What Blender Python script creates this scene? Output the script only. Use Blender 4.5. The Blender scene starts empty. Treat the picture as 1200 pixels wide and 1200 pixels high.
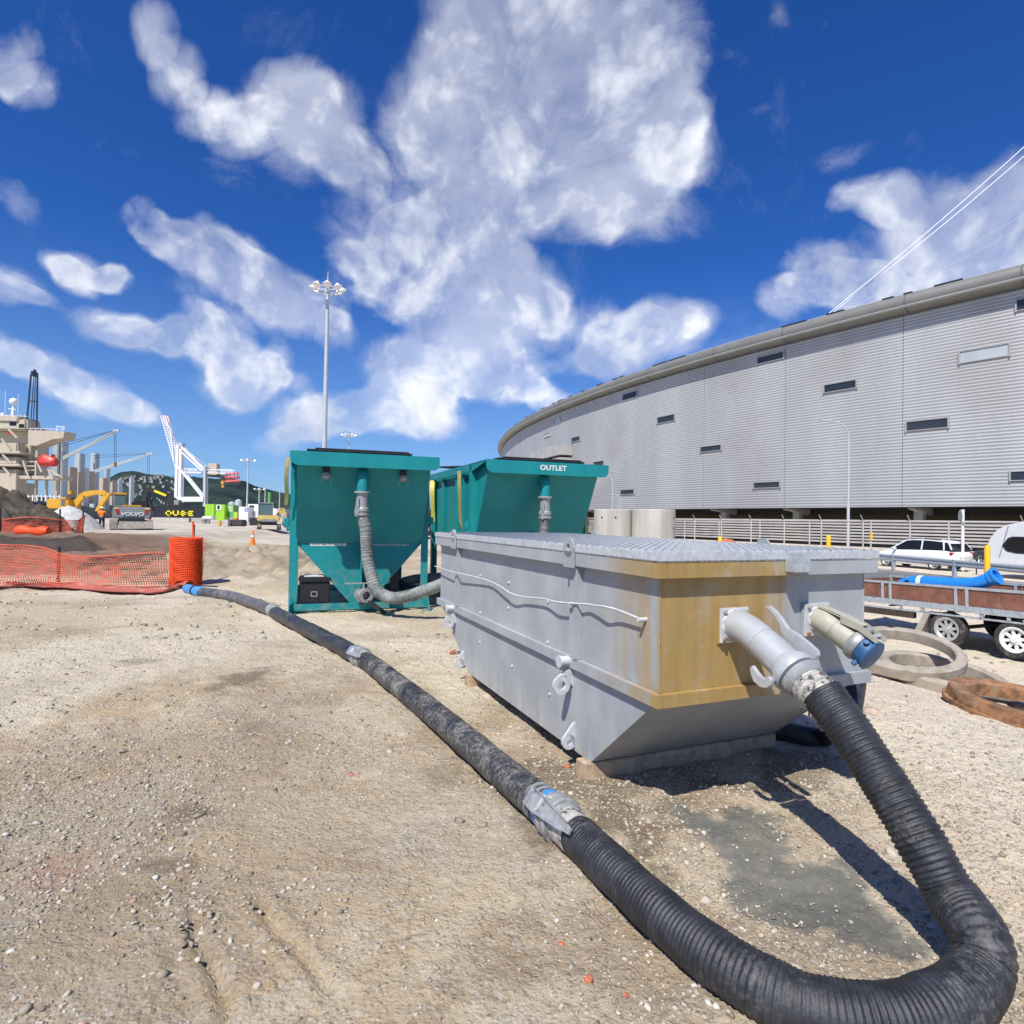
import bpy, bmesh, math, random
import numpy as np
from mathutils import Vector, Matrix
random.seed(7); np.random.seed(7)
sc = bpy.context.scene
COL = sc.collection

# ------------------------------------------------------------------ camera
CAM_H, FPX, PITCH, ROLL = 1.65, 713.84, .0133, .0157
_R = np.array([1, 0, 0.]); _U = np.array([0, -math.sin(PITCH), math.cos(PITCH)]); _F = np.array([0, math.cos(PITCH), math.sin(PITCH)])
CR = _R*math.cos(ROLL)+_U*math.sin(ROLL); CU = _U*math.cos(ROLL)-_R*math.sin(ROLL)
CP = np.array([0, 0, CAM_H])
cam = bpy.data.cameras.new('camera'); camo = bpy.data.objects.new('camera', cam); COL.objects.link(camo)
cam.sensor_width = 36; cam.lens = 36*FPX/1200; cam.clip_start = .05; cam.clip_end = 12000
camo.matrix_world = Matrix(((CR[0], CU[0], -_F[0], CP[0]), (CR[1], CU[1], -_F[1], CP[1]), (CR[2], CU[2], -_F[2], CP[2]), (0, 0, 0, 1)))
sc.camera = camo

def ray(px, py): return CR*(px-600)/FPX+CU*(600-py)/FPX+_F
def at(px, py, Y):
    d = ray(px, py); return CP+d*(Y/d[1])
def atz(px, py, z):
    d = ray(px, py); return CP+d*((z-CAM_H)/d[2])

# ------------------------------------------------------------------ sky and sun
SUN_EL, SUN_DIR = math.radians(53), np.array([-.40, -.917])   # horizontal direction towards the sun
sc.view_settings.view_transform = 'Standard'; sc.view_settings.look = 'None'
sc.view_settings.exposure = 0.28; sc.view_settings.gamma = 1
sun = bpy.data.lights.new('sun', 'SUN'); sun.energy = 4.7; sun.angle = math.radians(.5); sun.color = (1, .955, .88)
suno = bpy.data.objects.new('sun', sun); COL.objects.link(suno)
sv = Vector((SUN_DIR[0]*math.cos(SUN_EL), SUN_DIR[1]*math.cos(SUN_EL), math.sin(SUN_EL)))
suno.rotation_euler = sv.to_track_quat('Z', 'Y').to_euler(); suno.location = sv*60

world = bpy.data.worlds.new('World'); sc.world = world; world.use_nodes = True

class N:
    """tiny node-tree writer"""
    def __init__(s, nt): s.nt = nt; s.n = nt.nodes; s.l = nt.links
    def add(s, t, **kw):
        nd = s.n.new(t)
        for k, v in kw.items(): setattr(nd, k, v)
        return nd
    def put(s, sock, v):
        if isinstance(v, bpy.types.NodeSocket): s.l.new(v, sock)
        elif v is not None: sock.default_value = v
    def math(s, op, a, b=None, c=None, clamp=False):
        nd = s.add('ShaderNodeMath', operation=op, use_clamp=clamp); s.put(nd.inputs[0], a); s.put(nd.inputs[1], b); s.put(nd.inputs[2], c); return nd.outputs[0]
    def vmath(s, op, a, b=None, out=0):
        nd = s.add('ShaderNodeVectorMath', operation=op); s.put(nd.inputs[0], a); s.put(nd.inputs[1], b)
        return nd.outputs[out]
    def noise(s, vec, scale, detail=4, rough=.55, dist=0., out=0, lac=2.):
        nd = s.add('ShaderNodeTexNoise'); s.put(nd.inputs['Vector'], vec); nd.inputs['Scale'].default_value = scale
        nd.inputs['Detail'].default_value = detail; nd.inputs['Roughness'].default_value = rough; nd.inputs['Distortion'].default_value = dist; nd.inputs['Lacunarity'].default_value = lac
        return nd.outputs[out]
    def ramp(s, fac, stops, interp='LINEAR'):
        nd = s.add('ShaderNodeValToRGB'); nd.color_ramp.interpolation = interp; e = nd.color_ramp.elements
        while len(e) > len(stops): e.remove(e[-1])
        while len(e) < len(stops): e.new(.5)
        for i, (p, c) in enumerate(stops):
            e[i].position = p; e[i].color = (c, c, c, 1) if not hasattr(c, '__len__') else (*c[:3], 1)
        s.put(nd.inputs[0], fac); return nd.outputs[0]
    def step(s, v, a, b, smooth=True):
        nd = s.add('ShaderNodeMapRange', interpolation_type='SMOOTHSTEP' if smooth else 'LINEAR'); s.put(nd.inputs[0], v); s.put(nd.inputs[1], a); s.put(nd.inputs[2], b)
        nd.inputs[3].default_value = 0; nd.inputs[4].default_value = 1; return nd.outputs[0]
    def mix(s, f, a, b, blend='MIX'):
        nd = s.add('ShaderNodeMix', data_type='RGBA', blend_type=blend); s.put(nd.inputs[0], f)
        for i, v in ((6, a), (7, b)):
            if not isinstance(v, bpy.types.NodeSocket) and len(v) == 3: v = (*v, 1)
            s.put(nd.inputs[i], v)
        return nd.outputs[2]

def build_world():
    w = N(world.node_tree); w.n.clear()
    sky = w.add('ShaderNodeTexSky', sky_type='NISHITA', sun_disc=False, sun_elevation=SUN_EL,
                sun_rotation=math.atan2(SUN_DIR[0], SUN_DIR[1]), air_density=1.0, dust_density=.25, ozone_density=3.5)
    tc = w.add('ShaderNodeTexCoord'); d = w.vmath('NORMALIZE', tc.outputs['Generated'])
    sep0 = w.add('ShaderNodeSeparateXYZ'); w.l.new(d, sep0.inputs[0])
    hs = w.add('ShaderNodeHueSaturation'); hs.inputs['Saturation'].default_value = SKY_SAT; hs.inputs['Value'].default_value = 1.0; hs.inputs['Hue'].default_value = .5
    w.l.new(sky.outputs[0], hs.inputs['Color'])
    # cloud bank masses at their compass bearing and height, broken up by fractal noise
    wn = w.add('ShaderNodeTexNoise'); wn.inputs['Scale'].default_value = 5; wn.inputs['Detail'].default_value = 4
    w.l.new(d, wn.inputs['Vector'])
    wo = w.vmath('SCALE', w.vmath('SUBTRACT', wn.outputs['Color'], (.5, .5, .5))); wo.node.inputs['Scale'].default_value = .10
    dw = w.vmath('ADD', d, wo)
    sp = w.add('ShaderNodeSeparateXYZ'); w.l.new(w.vmath('NORMALIZE', dw), sp.inputs[0])
    az = w.math('ARCTAN2', sp.outputs[0], sp.outputs[1]); ev = w.math('ARCSINE', sp.outputs[2])   # compass bearing and height of the sight line
    P1 = w.add('ShaderNodeCombineXYZ'); P2 = w.add('ShaderNodeCombineXYZ')
    for k, v in enumerate((w.math('MULTIPLY', az, az), w.math('MULTIPLY', ev, ev), w.math('MULTIPLY', az, ev))): w.put(P1.inputs[k], v)
    for k, v in enumerate((az, ev, 1.0)): w.put(P2.inputs[k], v)
    def bearing(px, py):
        r = ray(px, py); r = r/np.linalg.norm(r); return np.array([math.atan2(r[0], r[1]), math.asin(r[2])])
    tot = None
    for (px, py, rx, ry, ang, st) in CLOUDS:
        rx, ry = rx*1.2, ry*1.2; c = bearing(px, py); J = np.stack([bearing(px+1, py)-c, bearing(px, py+1)-c], 1); t = math.radians(ang)
        E = np.array([[math.cos(t)/rx, math.sin(t)/rx], [-math.sin(t)/ry, math.cos(t)/ry]])@np.linalg.inv(J); Q = E.T@E; l = Q@c
        d1 = w.vmath('DOT_PRODUCT', P1.outputs[0], (-Q[0, 0], -Q[1, 1], -2*Q[0, 1]), 1); d2 = w.vmath('DOT_PRODUCT', P2.outputs[0], (2*l[0], 2*l[1], 1-float(c@l)), 1)
        m = w.math('ADD', d1, d2, clamp=True)
        tot = w.math('MULTIPLY', m, st*1.25) if tot is None else w.math('MULTIPLY_ADD', m, st*1.25, tot)
    # the rest of the sky dome carries the same kind of scattered cloud
    away = w.step(w.vmath('DOT_PRODUCT', d, tuple(_F), 1), .55, .35)
    tot = w.math('ADD', tot, w.math('MULTIPLY', away, w.step(w.noise(d, 2.2, 2), .48, .72)))
    tot = w.math('MINIMUM', tot, 1.15)
    el = w.math('MAXIMUM', sep0.outputs[2], 0.0)
    dn = w.vmath('SCALE', dw); dn.node.inputs['Scale'].default_value = 1.12
    vt = w.add('ShaderNodeTexVoronoi'); w.l.new(dn, vt.inputs['Vector']); vt.inputs['Scale'].default_value = 15; vt.inputs['Detail'].default_value = 2; vt.inputs['Roughness'].default_value = .55
    n1 = w.math('ADD', w.math('MULTIPLY', w.noise(dn, 8.0, 12, .62), .80), w.math('MULTIPLY', w.math('SUBTRACT', 1.0, vt.outputs['Distance']), .20))
    dens_v = w.math('ADD', tot, w.math('MULTIPLY', w.math('SUBTRACT', n1, .5), CL_AMP))
    dens = w.step(dens_v, CL_LO, w.math('ADD', CL_HI-.30, w.math('MULTIPLY', el, .75)))
    veil = w.math('MULTIPLY', w.step(w.math('ADD', w.math('MULTIPLY', tot, .8), w.math('MULTIPLY', w.math('SUBTRACT', w.noise(dw, 4.5, 12, .7, .6), .5), 2.4)), .10, 1.2), .5)
    dens = w.math('MAXIMUM', w.math('POWER', dens, .9), veil)
    # sun-side shading of the cloud body
    sh = w.vmath('ADD', dw, tuple(np.array(sv)*.05))
    shn = w.vmath('SCALE', sh); shn.node.inputs['Scale'].default_value = 1.12
    n2 = w.noise(shn, 8.0, 4, .55)
    n3 = w.noise(dw, 3.2, 3, .5)
    lit = w.math('ADD', w.math('MULTIPLY', w.math('SUBTRACT', w.noise(dn, 8.0, 4, .55), n2), 2.6), w.math('MULTIPLY', w.math('SUBTRACT', .52, n3), 1.6))
    lit = w.math('ADD', lit, .55, clamp=True)
    ccol = w.mix(lit, CL_GREY, CL_WHITE)
    sep = w.add('ShaderNodeSeparateXYZ'); w.l.new(d, sep.inputs[0])
    grade = w.mix(1.0, hs.outputs[0], SKY_TINT, 'MULTIPLY')
    grade = w.mix(w.math('MULTIPLY', w.math('POWER', w.math('SUBTRACT', 1, w.math('MULTIPLY', w.math('ABSOLUTE', sep.outputs[2]), 2.6), clamp=True), 1.6), .55), grade, (4.4, 6.6, 9.6))
    bg = w.add('ShaderNodeBackground'); bg.inputs['Strength'].default_value = SKY_STR
    w.l.new(w.mix(dens, grade, ccol), bg.inputs['Color'])
    out = w.add('ShaderNodeOutputWorld'); w.l.new(bg.outputs[0], out.inputs['Surface'])
SKY_STR, SKY_SAT, SKY_TINT = .074, 1.22, (.47, .80, 1.36)
CL_AMP, CL_LO, CL_HI = 2.7, .18, 1.66
CL_WHITE, CL_GREY = (11.6, 11.9, 12.6), (7.3, 7.9, 9.5)
CLOUDS = [  # px, py, rx, ry, tilt(deg, clockwise), strength
    (185, 30, 34, 34, 0, 1), (215, 75, 36, 38, 0, 1), (250, 128, 42, 36, 20, 1), (300, 155, 52, 36, 10, 1), (345, 117, 52, 42, 20, 1), (385, 152, 46, 58, 0, 1), (412, 200, 36, 42, 0, .9), (372, 205, 42, 30, 0, .7),
    (165, 257, 38, 30, 20, 1.1), (197, 287, 42, 30, 30, 1.1), (237, 302, 48, 36, 20, 1.1), (278, 322, 48, 37, 20, 1.1), (320, 346, 48, 37, 20, 1.1), (360, 366, 42, 33, 20, 1.05), (395, 395, 26, 22, 30, .9), (290, 366, 62, 22, 25, .6), (210, 345, 38, 22, 30, .55),
    (115, 385, 48, 24, 10, .9), (165, 396, 48, 27, 10, 1), (217, 396, 48, 34, 0, 1.1), (248, 402, 42, 37, 0, 1.1), (286, 440, 48, 34, 10, 1.1), (320, 432, 27, 32, 0, .9), (268, 457, 52, 20, 15, .8), (352, 450, 26, 13, 10, .6),
    (70, 310, 27, 19, 30, .85), (100, 320, 42, 27, 20, 1), (132, 326, 27, 19, 10, .85), (8, 340, 44, 30, 20, 1.05), (46, 356, 32, 15, 20, .75), (30, 225, 48, 20, 35, .5), (0, 60, 40, 42, 30, .9), (38, 88, 32, 27, 30, .8), (150, 165, 42, 20, 20, .4),
    (8, 425, 44, 24, 10, 1.1), (60, 440, 48, 26, 15, 1.1), (110, 460, 48, 23, 20, 1.05), (155, 476, 32, 14, 15, .85),
    (545, 60, 58, 95, 0, 1), (600, 55, 74, 84, 0, 1), (680, 48, 94, 72, 0, 1), (770, 50, 54, 64, 0, .9), (650, 130, 112, 84, 0, 1.1), (740, 150, 92, 92, 0, 1.1), (802, 176, 50, 54, 0, .9), (700, 220, 112, 62, 0, 1), (762, 262, 74, 36, 0, .7), (560, 170, 74, 84, 0, 1), (500, 130, 46, 84, 0, .6), (480, 210, 52, 74, 0, .65), (582, 250, 84, 54, 0, 1),
    (440, 282, 62, 52, 0, .85), (500, 290, 68, 52, 0, 1), (560, 310, 74, 47, 0, 1), (620, 332, 47, 42, 0, .85), (420, 320, 47, 36, 0, .8), (520, 356, 62, 37, 0, .9), (600, 372, 68, 42, 0, 1), (642, 356, 32, 32, 0, .7), (465, 350, 62, 30, 0, .55),
    (460, 426, 42, 37, 0, 1), (512, 420, 47, 42, 0, 1.1), (556, 416, 52, 40, 0, 1.1), (602, 441, 52, 34, 0, 1.1), (642, 466, 37, 19, 10, .8), (500, 456, 62, 24, 0, .9),
    (360, 490, 42, 27, 0, .9), (402, 486, 52, 30, 0, 1), (452, 486, 52, 32, 0, 1.1), (500, 491, 47, 30, 0, 1.05), (340, 513, 42, 15, 0, .7),
    (700, 382, 32, 32, 0, .75), (726, 406, 52, 40, 0, 1.05), (776, 396, 47, 37, 0, 1.05), (811, 386, 26, 26, 0, .75), (690, 421, 42, 23, 0, .8),
    (920, 350, 38, 25, 0, 1), (962, 322, 54, 38, 0, 1.05), (1012, 340, 64, 34, 0, 1.05), (1030, 236, 47, 30, 0, .85), (1062, 290, 64, 48, 0, 1), (1112, 300, 64, 44, 0, 1), (1152, 260, 64, 54, 0, 1), (1202, 230, 64, 54, 0, 1), (1182, 300, 64, 34, 0, .9), (1090, 240, 52, 32, 0, .6),
    (1000, 180, 38, 20, -20, .4), (900, 20, 26, 32, 0, .4), (852, 70, 22, 16, 0, .35)]
build_world()

# ------------------------------------------------------------------ materials
MATS = {}
def new_mat(name):
    m = bpy.data.materials.new(name); m.use_nodes = True
    n = N(m.node_tree); b = n.n['Principled BSDF']; MATS[name] = m
    return m, n, b
def paint(name, c, rough=.5, metal=0., var=.12, scale=6., dirt=None, dirt_lo=.55, dirt_hi=.75, dirt_scale=4., bump=0., bump_scale=60., streak=False, spec=.5, fine=0.):
    m, n, b = new_mat(name)
    tc = n.add('ShaderNodeTexCoord'); v = tc.outputs['Object']
    if streak:
        mp = n.add('ShaderNodeMapping'); mp.inputs['Scale'].default_value = (1, 1, .12); n.l.new(v, mp.inputs[0]); vs = mp.outputs[0]
    else: vs = v
    nz = n.noise(vs, scale, 5, .6)
    lo = tuple(x*(1-var) for x in c); hi = tuple(min(1, x*(1+var)) for x in c)
    col = n.mix(n.step(nz, .3, .7), lo, hi)
    if fine:
        col = n.mix(n.math('MULTIPLY', n.step(n.noise(v, 180, 3, .7), .42, .7), fine), col, tuple(x*.55 for x in c))
    if dirt:
        col = n.mix(n.step(n.noise(vs, dirt_scale, 7, .65), dirt_lo, dirt_hi), col, dirt)
    n.l.new(col, b.inputs['Base Color'])
    b.inputs['Roughness'].default_value = rough; b.inputs['Metallic'].default_value = metal; b.inputs['Specular IOR Level'].default_value = spec
    n.l.new(n.math('ADD', n.math('MULTIPLY', n.math('SUBTRACT', n.noise(v, scale*3, 3), .5), .25), rough), b.inputs['Roughness'])
    if bump:
        bp = n.add('ShaderNodeBump'); bp.inputs['Strength'].default_value = 1; bp.inputs['Distance'].default_value = bump
        n.l.new(n.noise(v, bump_scale, 6, .6), bp.inputs['Height']); n.l.new(bp.outputs[0], b.inputs['Normal'])
    return m
def glass(name, c=(.012, .014, .016), rough=.12):
    m, n, b = new_mat(name); b.inputs['Base Color'].default_value = (*c, 1); b.inputs['Roughness'].default_value = rough; b.inputs['Specular IOR Level'].default_value = .35
    return m

DUST = (.36, .32, .26)
def m_teal():
    m, n, b = new_mat('teal'); tc = n.add('ShaderNodeTexCoord'); v = tc.outputs['Object']; s = n.add('ShaderNodeSeparateXYZ'); n.l.new(v, s.inputs[0])
    mp = n.add('ShaderNodeMapping'); mp.inputs['Scale'].default_value = (1, 1, .1); n.l.new(v, mp.inputs[0])
    col = n.mix(n.step(n.noise(v, 1.6, 6, .6), .3, .7), (.007, .215, .235), (.011, .265, .275))
    col = n.mix(n.math('MULTIPLY', n.step(n.noise(mp.outputs[0], 7, 6, .65), .52, .75), .35), col, (.05, .20, .20))
    splash = n.math('MULTIPLY', n.step(s.outputs[2], 1.1, .0), n.step(n.noise(v, 9, 8, .72), .46, .62))
    col = n.mix(n.math('MULTIPLY', splash, .55), col, (.25, .26, .21))
    col = n.mix(n.math('MULTIPLY', n.step(n.noise(v, 22, 8, .75), .66, .70), .7), col, (.10, .21, .19))
    n.l.new(col, b.inputs['Base Color']); b.inputs['Specular IOR Level'].default_value = .35
    n.l.new(n.math('ADD', n.math('MULTIPLY', n.noise(v, 5, 5), .3), .32), b.inputs['Roughness'])
    bp = n.add('ShaderNodeBump'); bp.inputs['Distance'].default_value = .012; n.l.new(n.noise(v, 1.4, 2), bp.inputs['Height']); n.l.new(bp.outputs[0], b.inputs['Normal'])
m_teal()
paint('black_plastic', (.016, .017, .02), .5, var=.2)
paint('black_metal', (.022, .023, .025), .5, var=.25, dirt=(.12, .11, .1), dirt_lo=.68, dirt_hi=.8)
paint('galv_bright', (.50, .53, .55), .45, .1, var=.14, scale=30, dirt=(.34, .38, .41), dirt_lo=.5, dirt_hi=.75, dirt_scale=9)
paint('galv', (.42, .46, .49), .5, .25, var=.16, scale=25, dirt=(.22, .25, .28), dirt_lo=.5, dirt_hi=.75, dirt_scale=9)
paint('grey_fitting', (.36, .37, .37), .45, .3, var=.15, scale=30, dirt=(.16, .15, .14), dirt_lo=.55, dirt_hi=.7, dirt_scale=18)
paint('silver_tape', (.48, .46, .42), .55, .2, var=.25, scale=30, dirt=(.07, .065, .06), dirt_lo=.52, dirt_hi=.6, dirt_scale=22)
paint('elbow_paint', (.43, .45, .465), .38, .15, var=.05, scale=12)
paint('cream_pipe', (.40, .39, .32), .5, var=.08, scale=14, dirt=(.30, .28, .2), dirt_lo=.55, dirt_hi=.8, dirt_scale=7)
paint('lever_zinc', (.55, .56, .57), .4, .35, var=.08, scale=20)
paint('blue_cap', (.025, .10, .235), .5, var=.25, scale=15, dirt=(.2, .24, .3), dirt_lo=.55, dirt_hi=.8, dirt_scale=20)
paint('blue_band', (.05, .26, .66), .45, var=.15, dirt=(.35, .36, .36), dirt_lo=.56, dirt_hi=.7, dirt_scale=20)
paint('timber', (.44, .33, .22), .8, var=.25, scale=14, streak=False, bump=.002)
paint('timber_old', (.17, .13, .10), .85, var=.3, scale=10, bump=.003)
paint('rusty', (.25, .125, .06), .85, var=.5, scale=9, dirt=(.31, .22, .14), dirt_lo=.5, dirt_hi=.7, dirt_scale=6, bump=.004)
paint('concrete', (.40, .375, .335), .9, var=.16, scale=5, dirt=(.24, .21, .17), dirt_lo=.55, dirt_hi=.8, dirt_scale=3, bump=.004, bump_scale=25, fine=.35)
paint('concrete_ring', (.37, .325, .265), .92, var=.2, scale=4, dirt=(.27, .225, .17), dirt_lo=.5, dirt_hi=.7, dirt_scale=5, bump=.006, bump_scale=18, fine=.4)
paint('concrete_pipe', (.47, .45, .40), .9, var=.16, scale=3, dirt=(.33, .30, .23), dirt_lo=.58, dirt_hi=.75, dirt_scale=2.2, streak=True, bump=.004, bump_scale=25)
paint('orange_net', (.80, .085, .012), .6, var=.1)
paint('orange_net_faded', (.50, .075, .032), .7, var=.1)
paint('red_hose', (.44, .115, .08), .6, var=.15, dirt=(.5, .30, .22), dirt_lo=.5, dirt_hi=.72, dirt_scale=5)
paint('white_paint', (.74, .74, .73), .4, var=.04, scale=3)
paint('white_car', (.78, .79, .80), .22, var=.02, scale=3)
paint('dark_car', (.03, .035, .045), .25, var=.1)
paint('tyre', (.035, .035, .036), .8, var=.25, dirt=(.2, .19, .17), dirt_lo=.5, dirt_hi=.72, dirt_scale=8)
paint('alloy', (.55, .56, .57), .35, .6, var=.08)
paint('yellow_machine', (.62, .34, .03), .5, var=.12, dirt=(.35, .26, .12), dirt_lo=.6, dirt_hi=.8)
paint('pale_yellow', (.60, .46, .14), .5, var=.12, dirt=(.4, .34, .2), dirt_lo=.6, dirt_hi=.8)
paint('yellow_bollard', (.85, .48, .01), .5, var=.05)
paint('yellow_text', (.80, .66, .02), .6, var=.02)
paint('machine_grey', (.25, .265, .28), .5, var=.1)
paint('track_steel', (.10, .095, .085), .8, var=.35, dirt=(.3, .27, .22), dirt_lo=.5, dirt_hi=.7)
paint('blade_steel', (.42, .38, .33), .7, var=.2, dirt=(.2, .17, .14), dirt_lo=.55, dirt_hi=.7)
paint('red_light', (.45, .02, .02), .3, var=.05)
paint('container_black', (.022, .026, .034), .5, var=.15)
paint('lime', (.33, .62, .05), .5, var=.07)
paint('green_dark', (.12, .35, .10), .5, var=.1)
paint('green_pale', (.40, .58, .28), .5, var=.1)
paint('ship_cream', (.49, .43, .33), .6, var=.06, scale=.6, dirt=(.40, .33, .25), dirt_lo=.66, dirt_hi=.85, dirt_scale=.5, streak=True)
paint('ship_grey', (.40, .43, .44), .6, var=.08, scale=.5)
paint('ship_hull', (.012, .014, .018), .5, var=.2, scale=.3)
paint('ship_hold', (.46, .38, .29), .7, var=.1, scale=.6)
paint('lifeboat_red', (.52, .035, .02), .4, var=.06)
paint('crane_white', (.80, .81, .83), .45, var=.03, scale=.2)
paint('crane_red', (.70, .17, .15), .5, var=.1, scale=.2)
paint('crane_blue', (.30, .34, .70), .5, var=.1, scale=.2)
paint('mast_grey', (.50, .54, .56), .45, .2, var=.05, scale=1)
paint('roof_metal', (.215, .215, .20), .5, .2, var=.08, scale=.3, dirt=(.24, .22, .17), dirt_lo=.6, dirt_hi=.8, dirt_scale=.4)
paint('roof_light', (.36, .36, .35), .5, .1, var=.06, scale=.3)
paint('soffit', (.12, .12, .12), .7, var=.1, scale=.5)
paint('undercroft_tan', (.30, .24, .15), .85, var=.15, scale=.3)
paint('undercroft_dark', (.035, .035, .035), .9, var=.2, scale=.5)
paint('concrete_far', (.38, .38, .37), .9, var=.1, scale=.4)
paint('slat', (.47, .44, .41), .6, var=.1, scale=.6)
paint('orange_vest', (.85, .22, .01), .7, var=.08)
paint('navy_cloth', (.03, .04, .075), .85, var=.2, scale=20)
paint('skin', (.42, .25, .17), .6, var=.05)
paint('hat_yellow', (.75, .72, .22), .4, var=.03)
paint('soil_dark', (.072, .060, .046), .95, var=.45, scale=1.3, dirt=(.125, .105, .08), dirt_lo=.5, dirt_hi=.75, dirt_scale=2, bump=.08, bump_scale=4)
paint('gravel_grey', (.50, .49, .47), .95, var=.15, scale=3, bump=.03, bump_scale=12)
paint('trailer_board', (.20, .085, .055), .7, var=.3, scale=4, dirt=(.30, .16, .11), dirt_lo=.52, dirt_hi=.7, dirt_scale=6, bump=.002)
paint('blue_pipe', (.02, .22, .66), .35, var=.08)
paint('sling_olive', (.30, .29, .10), .8, var=.2, scale=30)
paint('sling_yellow', (.75, .62, .10), .7, var=.1, scale=30)
paint('conduit', (.52, .53, .55), .5, var=.1, scale=20)
paint('asphalt', (.15, .15, .155), .9, var=.15, scale=1.5, bump=.003, bump_scale=120, fine=.4)
paint('line_white', (.6, .6, .58), .8, var=.15)
paint('sign_back', (.42, .48, .44), .5, var=.05)
paint('brick_bit', (.46, .15, .075), .9, var=.3, scale=30, bump=.003)
paint('rock', (.40, .33, .25), .9, var=.3, scale=20, bump=.006, bump_scale=30)
paint('tarp_dark', (.02, .02, .022), .75, var=.3, scale=3)
paint('hillhouse', (.36, .35, .34), .8, var=.2, scale=.05)
paint('hillroof', (.22, .19, .18), .8, var=.3, scale=.05)
paint('plate_white', (.7, .7, .7), .5, var=.02)
glass('glass_dark'); glass('glass_cab', (.10, .16, .17), .08)
paint('slot_glass', (.03, .035, .045), .12, var=.2, scale=.5)
paint('slot_pale', (.40, .44, .46), .35, var=.08, scale=.5)

def m_skip():
    """grey enamel with an ochre silt stain that has run over one corner of the skip; coordinates are the skip's own"""
    m, n, b = new_mat('skip_paint')
    tc = n.add('ShaderNodeTexCoord'); v = tc.outputs['Object']
    sx = n.add('ShaderNodeSeparateXYZ'); n.l.new(v, sx.inputs[0]); X, Y, Z = sx.outputs
    mp = n.add('ShaderNodeMapping'); mp.inputs['Scale'].default_value = (1, 1, .09); n.l.new(v, mp.inputs[0])
    nz = n.noise(v, 3.5, 6, .6); st = n.noise(mp.outputs[0], 11, 6, .65); st2 = n.noise(mp.outputs[0], 34, 4, .6)
    base = n.mix(n.step(nz, .3, .7), (.315, .335, .352), (.39, .41, .425))
    base = n.mix(n.math('MULTIPLY', n.step(st2, .45, .75), .3), base, (.27, .285, .305))
    base = n.mix(n.math('MULTIPLY', n.step(n.noise(v, 1.7, 7, .62), .50, .68), .4), base, (.43, .445, .455))
    base = n.mix(n.math('MULTIPLY', n.math('MULTIPLY', n.step(Z, .5, .08), n.step(n.noise(v, 8, 8, .72), .44, .60)), .6), base, (.40, .365, .30))
    base = n.mix(n.math('MULTIPLY', n.step(n.noise(mp.outputs[0], 16, 5, .6), .64, .72), .35), base, (.33, .25, .15))
    base = n.mix(n.step(n.noise(v, 26, 7, .75), .70, .74), base, (.20, .19, .18))
    base = n.mix(n.math('MULTIPLY', n.step(n.noise(v, 9, 8, .7), .63, .70), .5), base, (.52, .54, .55))
    # pale chalky scuffs near the base
    base = n.mix(n.math('MULTIPLY', n.math('MULTIPLY', n.step(Z, .45, .1), n.step(st, .42, .62)), .5), base, (.50, .52, .48))
    near = n.step(Y, .34, .02)                                   # end wall and the strip of side wall beside it
    edge = n.math('ADD', X, n.math('MULTIPLY', n.math('SUBTRACT', nz, .5), .25))
    across = n.step(n.math('ADD', edge, n.math('MULTIPLY', n.math('SUBTRACT', st, .5), .5)), .98, .72)
    front = n.math('MULTIPLY', across, n.step(Y, .05, .02))
    sidew = n.math('MULTIPLY', n.math('MULTIPLY', n.step(Y, .75, .02), n.step(st, .34, .60)), n.step(X, .06, .03))
    rimw = n.math('MULTIPLY', n.math('MULTIPLY', n.step(n.math('ADD', Y, n.math('MULTIPLY', n.math('SUBTRACT', nz, .5), .5)), .55, .15), n.step(Z, 1.33, 1.35)), n.step(X, .06, .03))
    sidew = n.math('MAXIMUM', sidew, rimw)
    dg = n.add('ShaderNodeMapping'); dg.inputs['Rotation'].default_value = (0, 0, .5); dg.inputs['Scale'].default_value = (1, .12, .12); n.l.new(v, dg.inputs[0])
    low = n.math('MULTIPLY', n.step(Z, .665, .64), n.math('SUBTRACT', 1, n.math('MULTIPLY', n.step(n.noise(dg.outputs[0], 7, 4), .52, .66), .55)))
    ochre = n.math('MULTIPLY', n.math('MAXIMUM', front, n.math('MULTIPLY', sidew, .8)), n.math('SUBTRACT', 1, low))
    bare = n.math('MULTIPLY', n.math('MULTIPLY', n.step(n.math('ABSOLUTE', n.math('SUBTRACT', Y, n.math('MULTIPLY', nz, .075))), .05, .01), n.step(X, .02, .0)), n.math('MULTIPLY', n.step(Z, .74, .80), n.step(Z, 1.36, 1.34)))
    ochre = n.math('MULTIPLY', ochre, n.math('SUBTRACT', 1, n.math('MULTIPLY', bare, .7)))
    oc = n.mix(n.step(st, .3, .7), (.33, .205, .05), (.40, .265, .085))
    oc = n.mix(n.math('MULTIPLY', n.step(st2, .5, .8), .28), oc, (.27, .155, .03))
    oc = n.mix(n.math('MULTIPLY', n.step(n.noise(v, 5, 6, .65), .5, .7), .45), oc, (.42, .31, .14))
    ochre = n.math('MULTIPLY', ochre, n.math('SUBTRACT', 1, n.math('MULTIPLY', n.step(n.noise(v, 4.5, 8, .68), .50, .68), .38)))
    n.l.new(n.mix(n.math('MULTIPLY', ochre, .95), base, oc), b.inputs['Base Color'])
    b.inputs['Roughness'].default_value = .48
    bp = n.add('ShaderNodeBump'); bp.inputs['Distance'].default_value = .012; bp.inputs['Strength'].default_value = .7
    n.l.new(n.noise(v, 2.2, 4, .5), bp.inputs['Height']); n.l.new(bp.outputs[0], b.inputs['Normal'])
m_skip()

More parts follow.
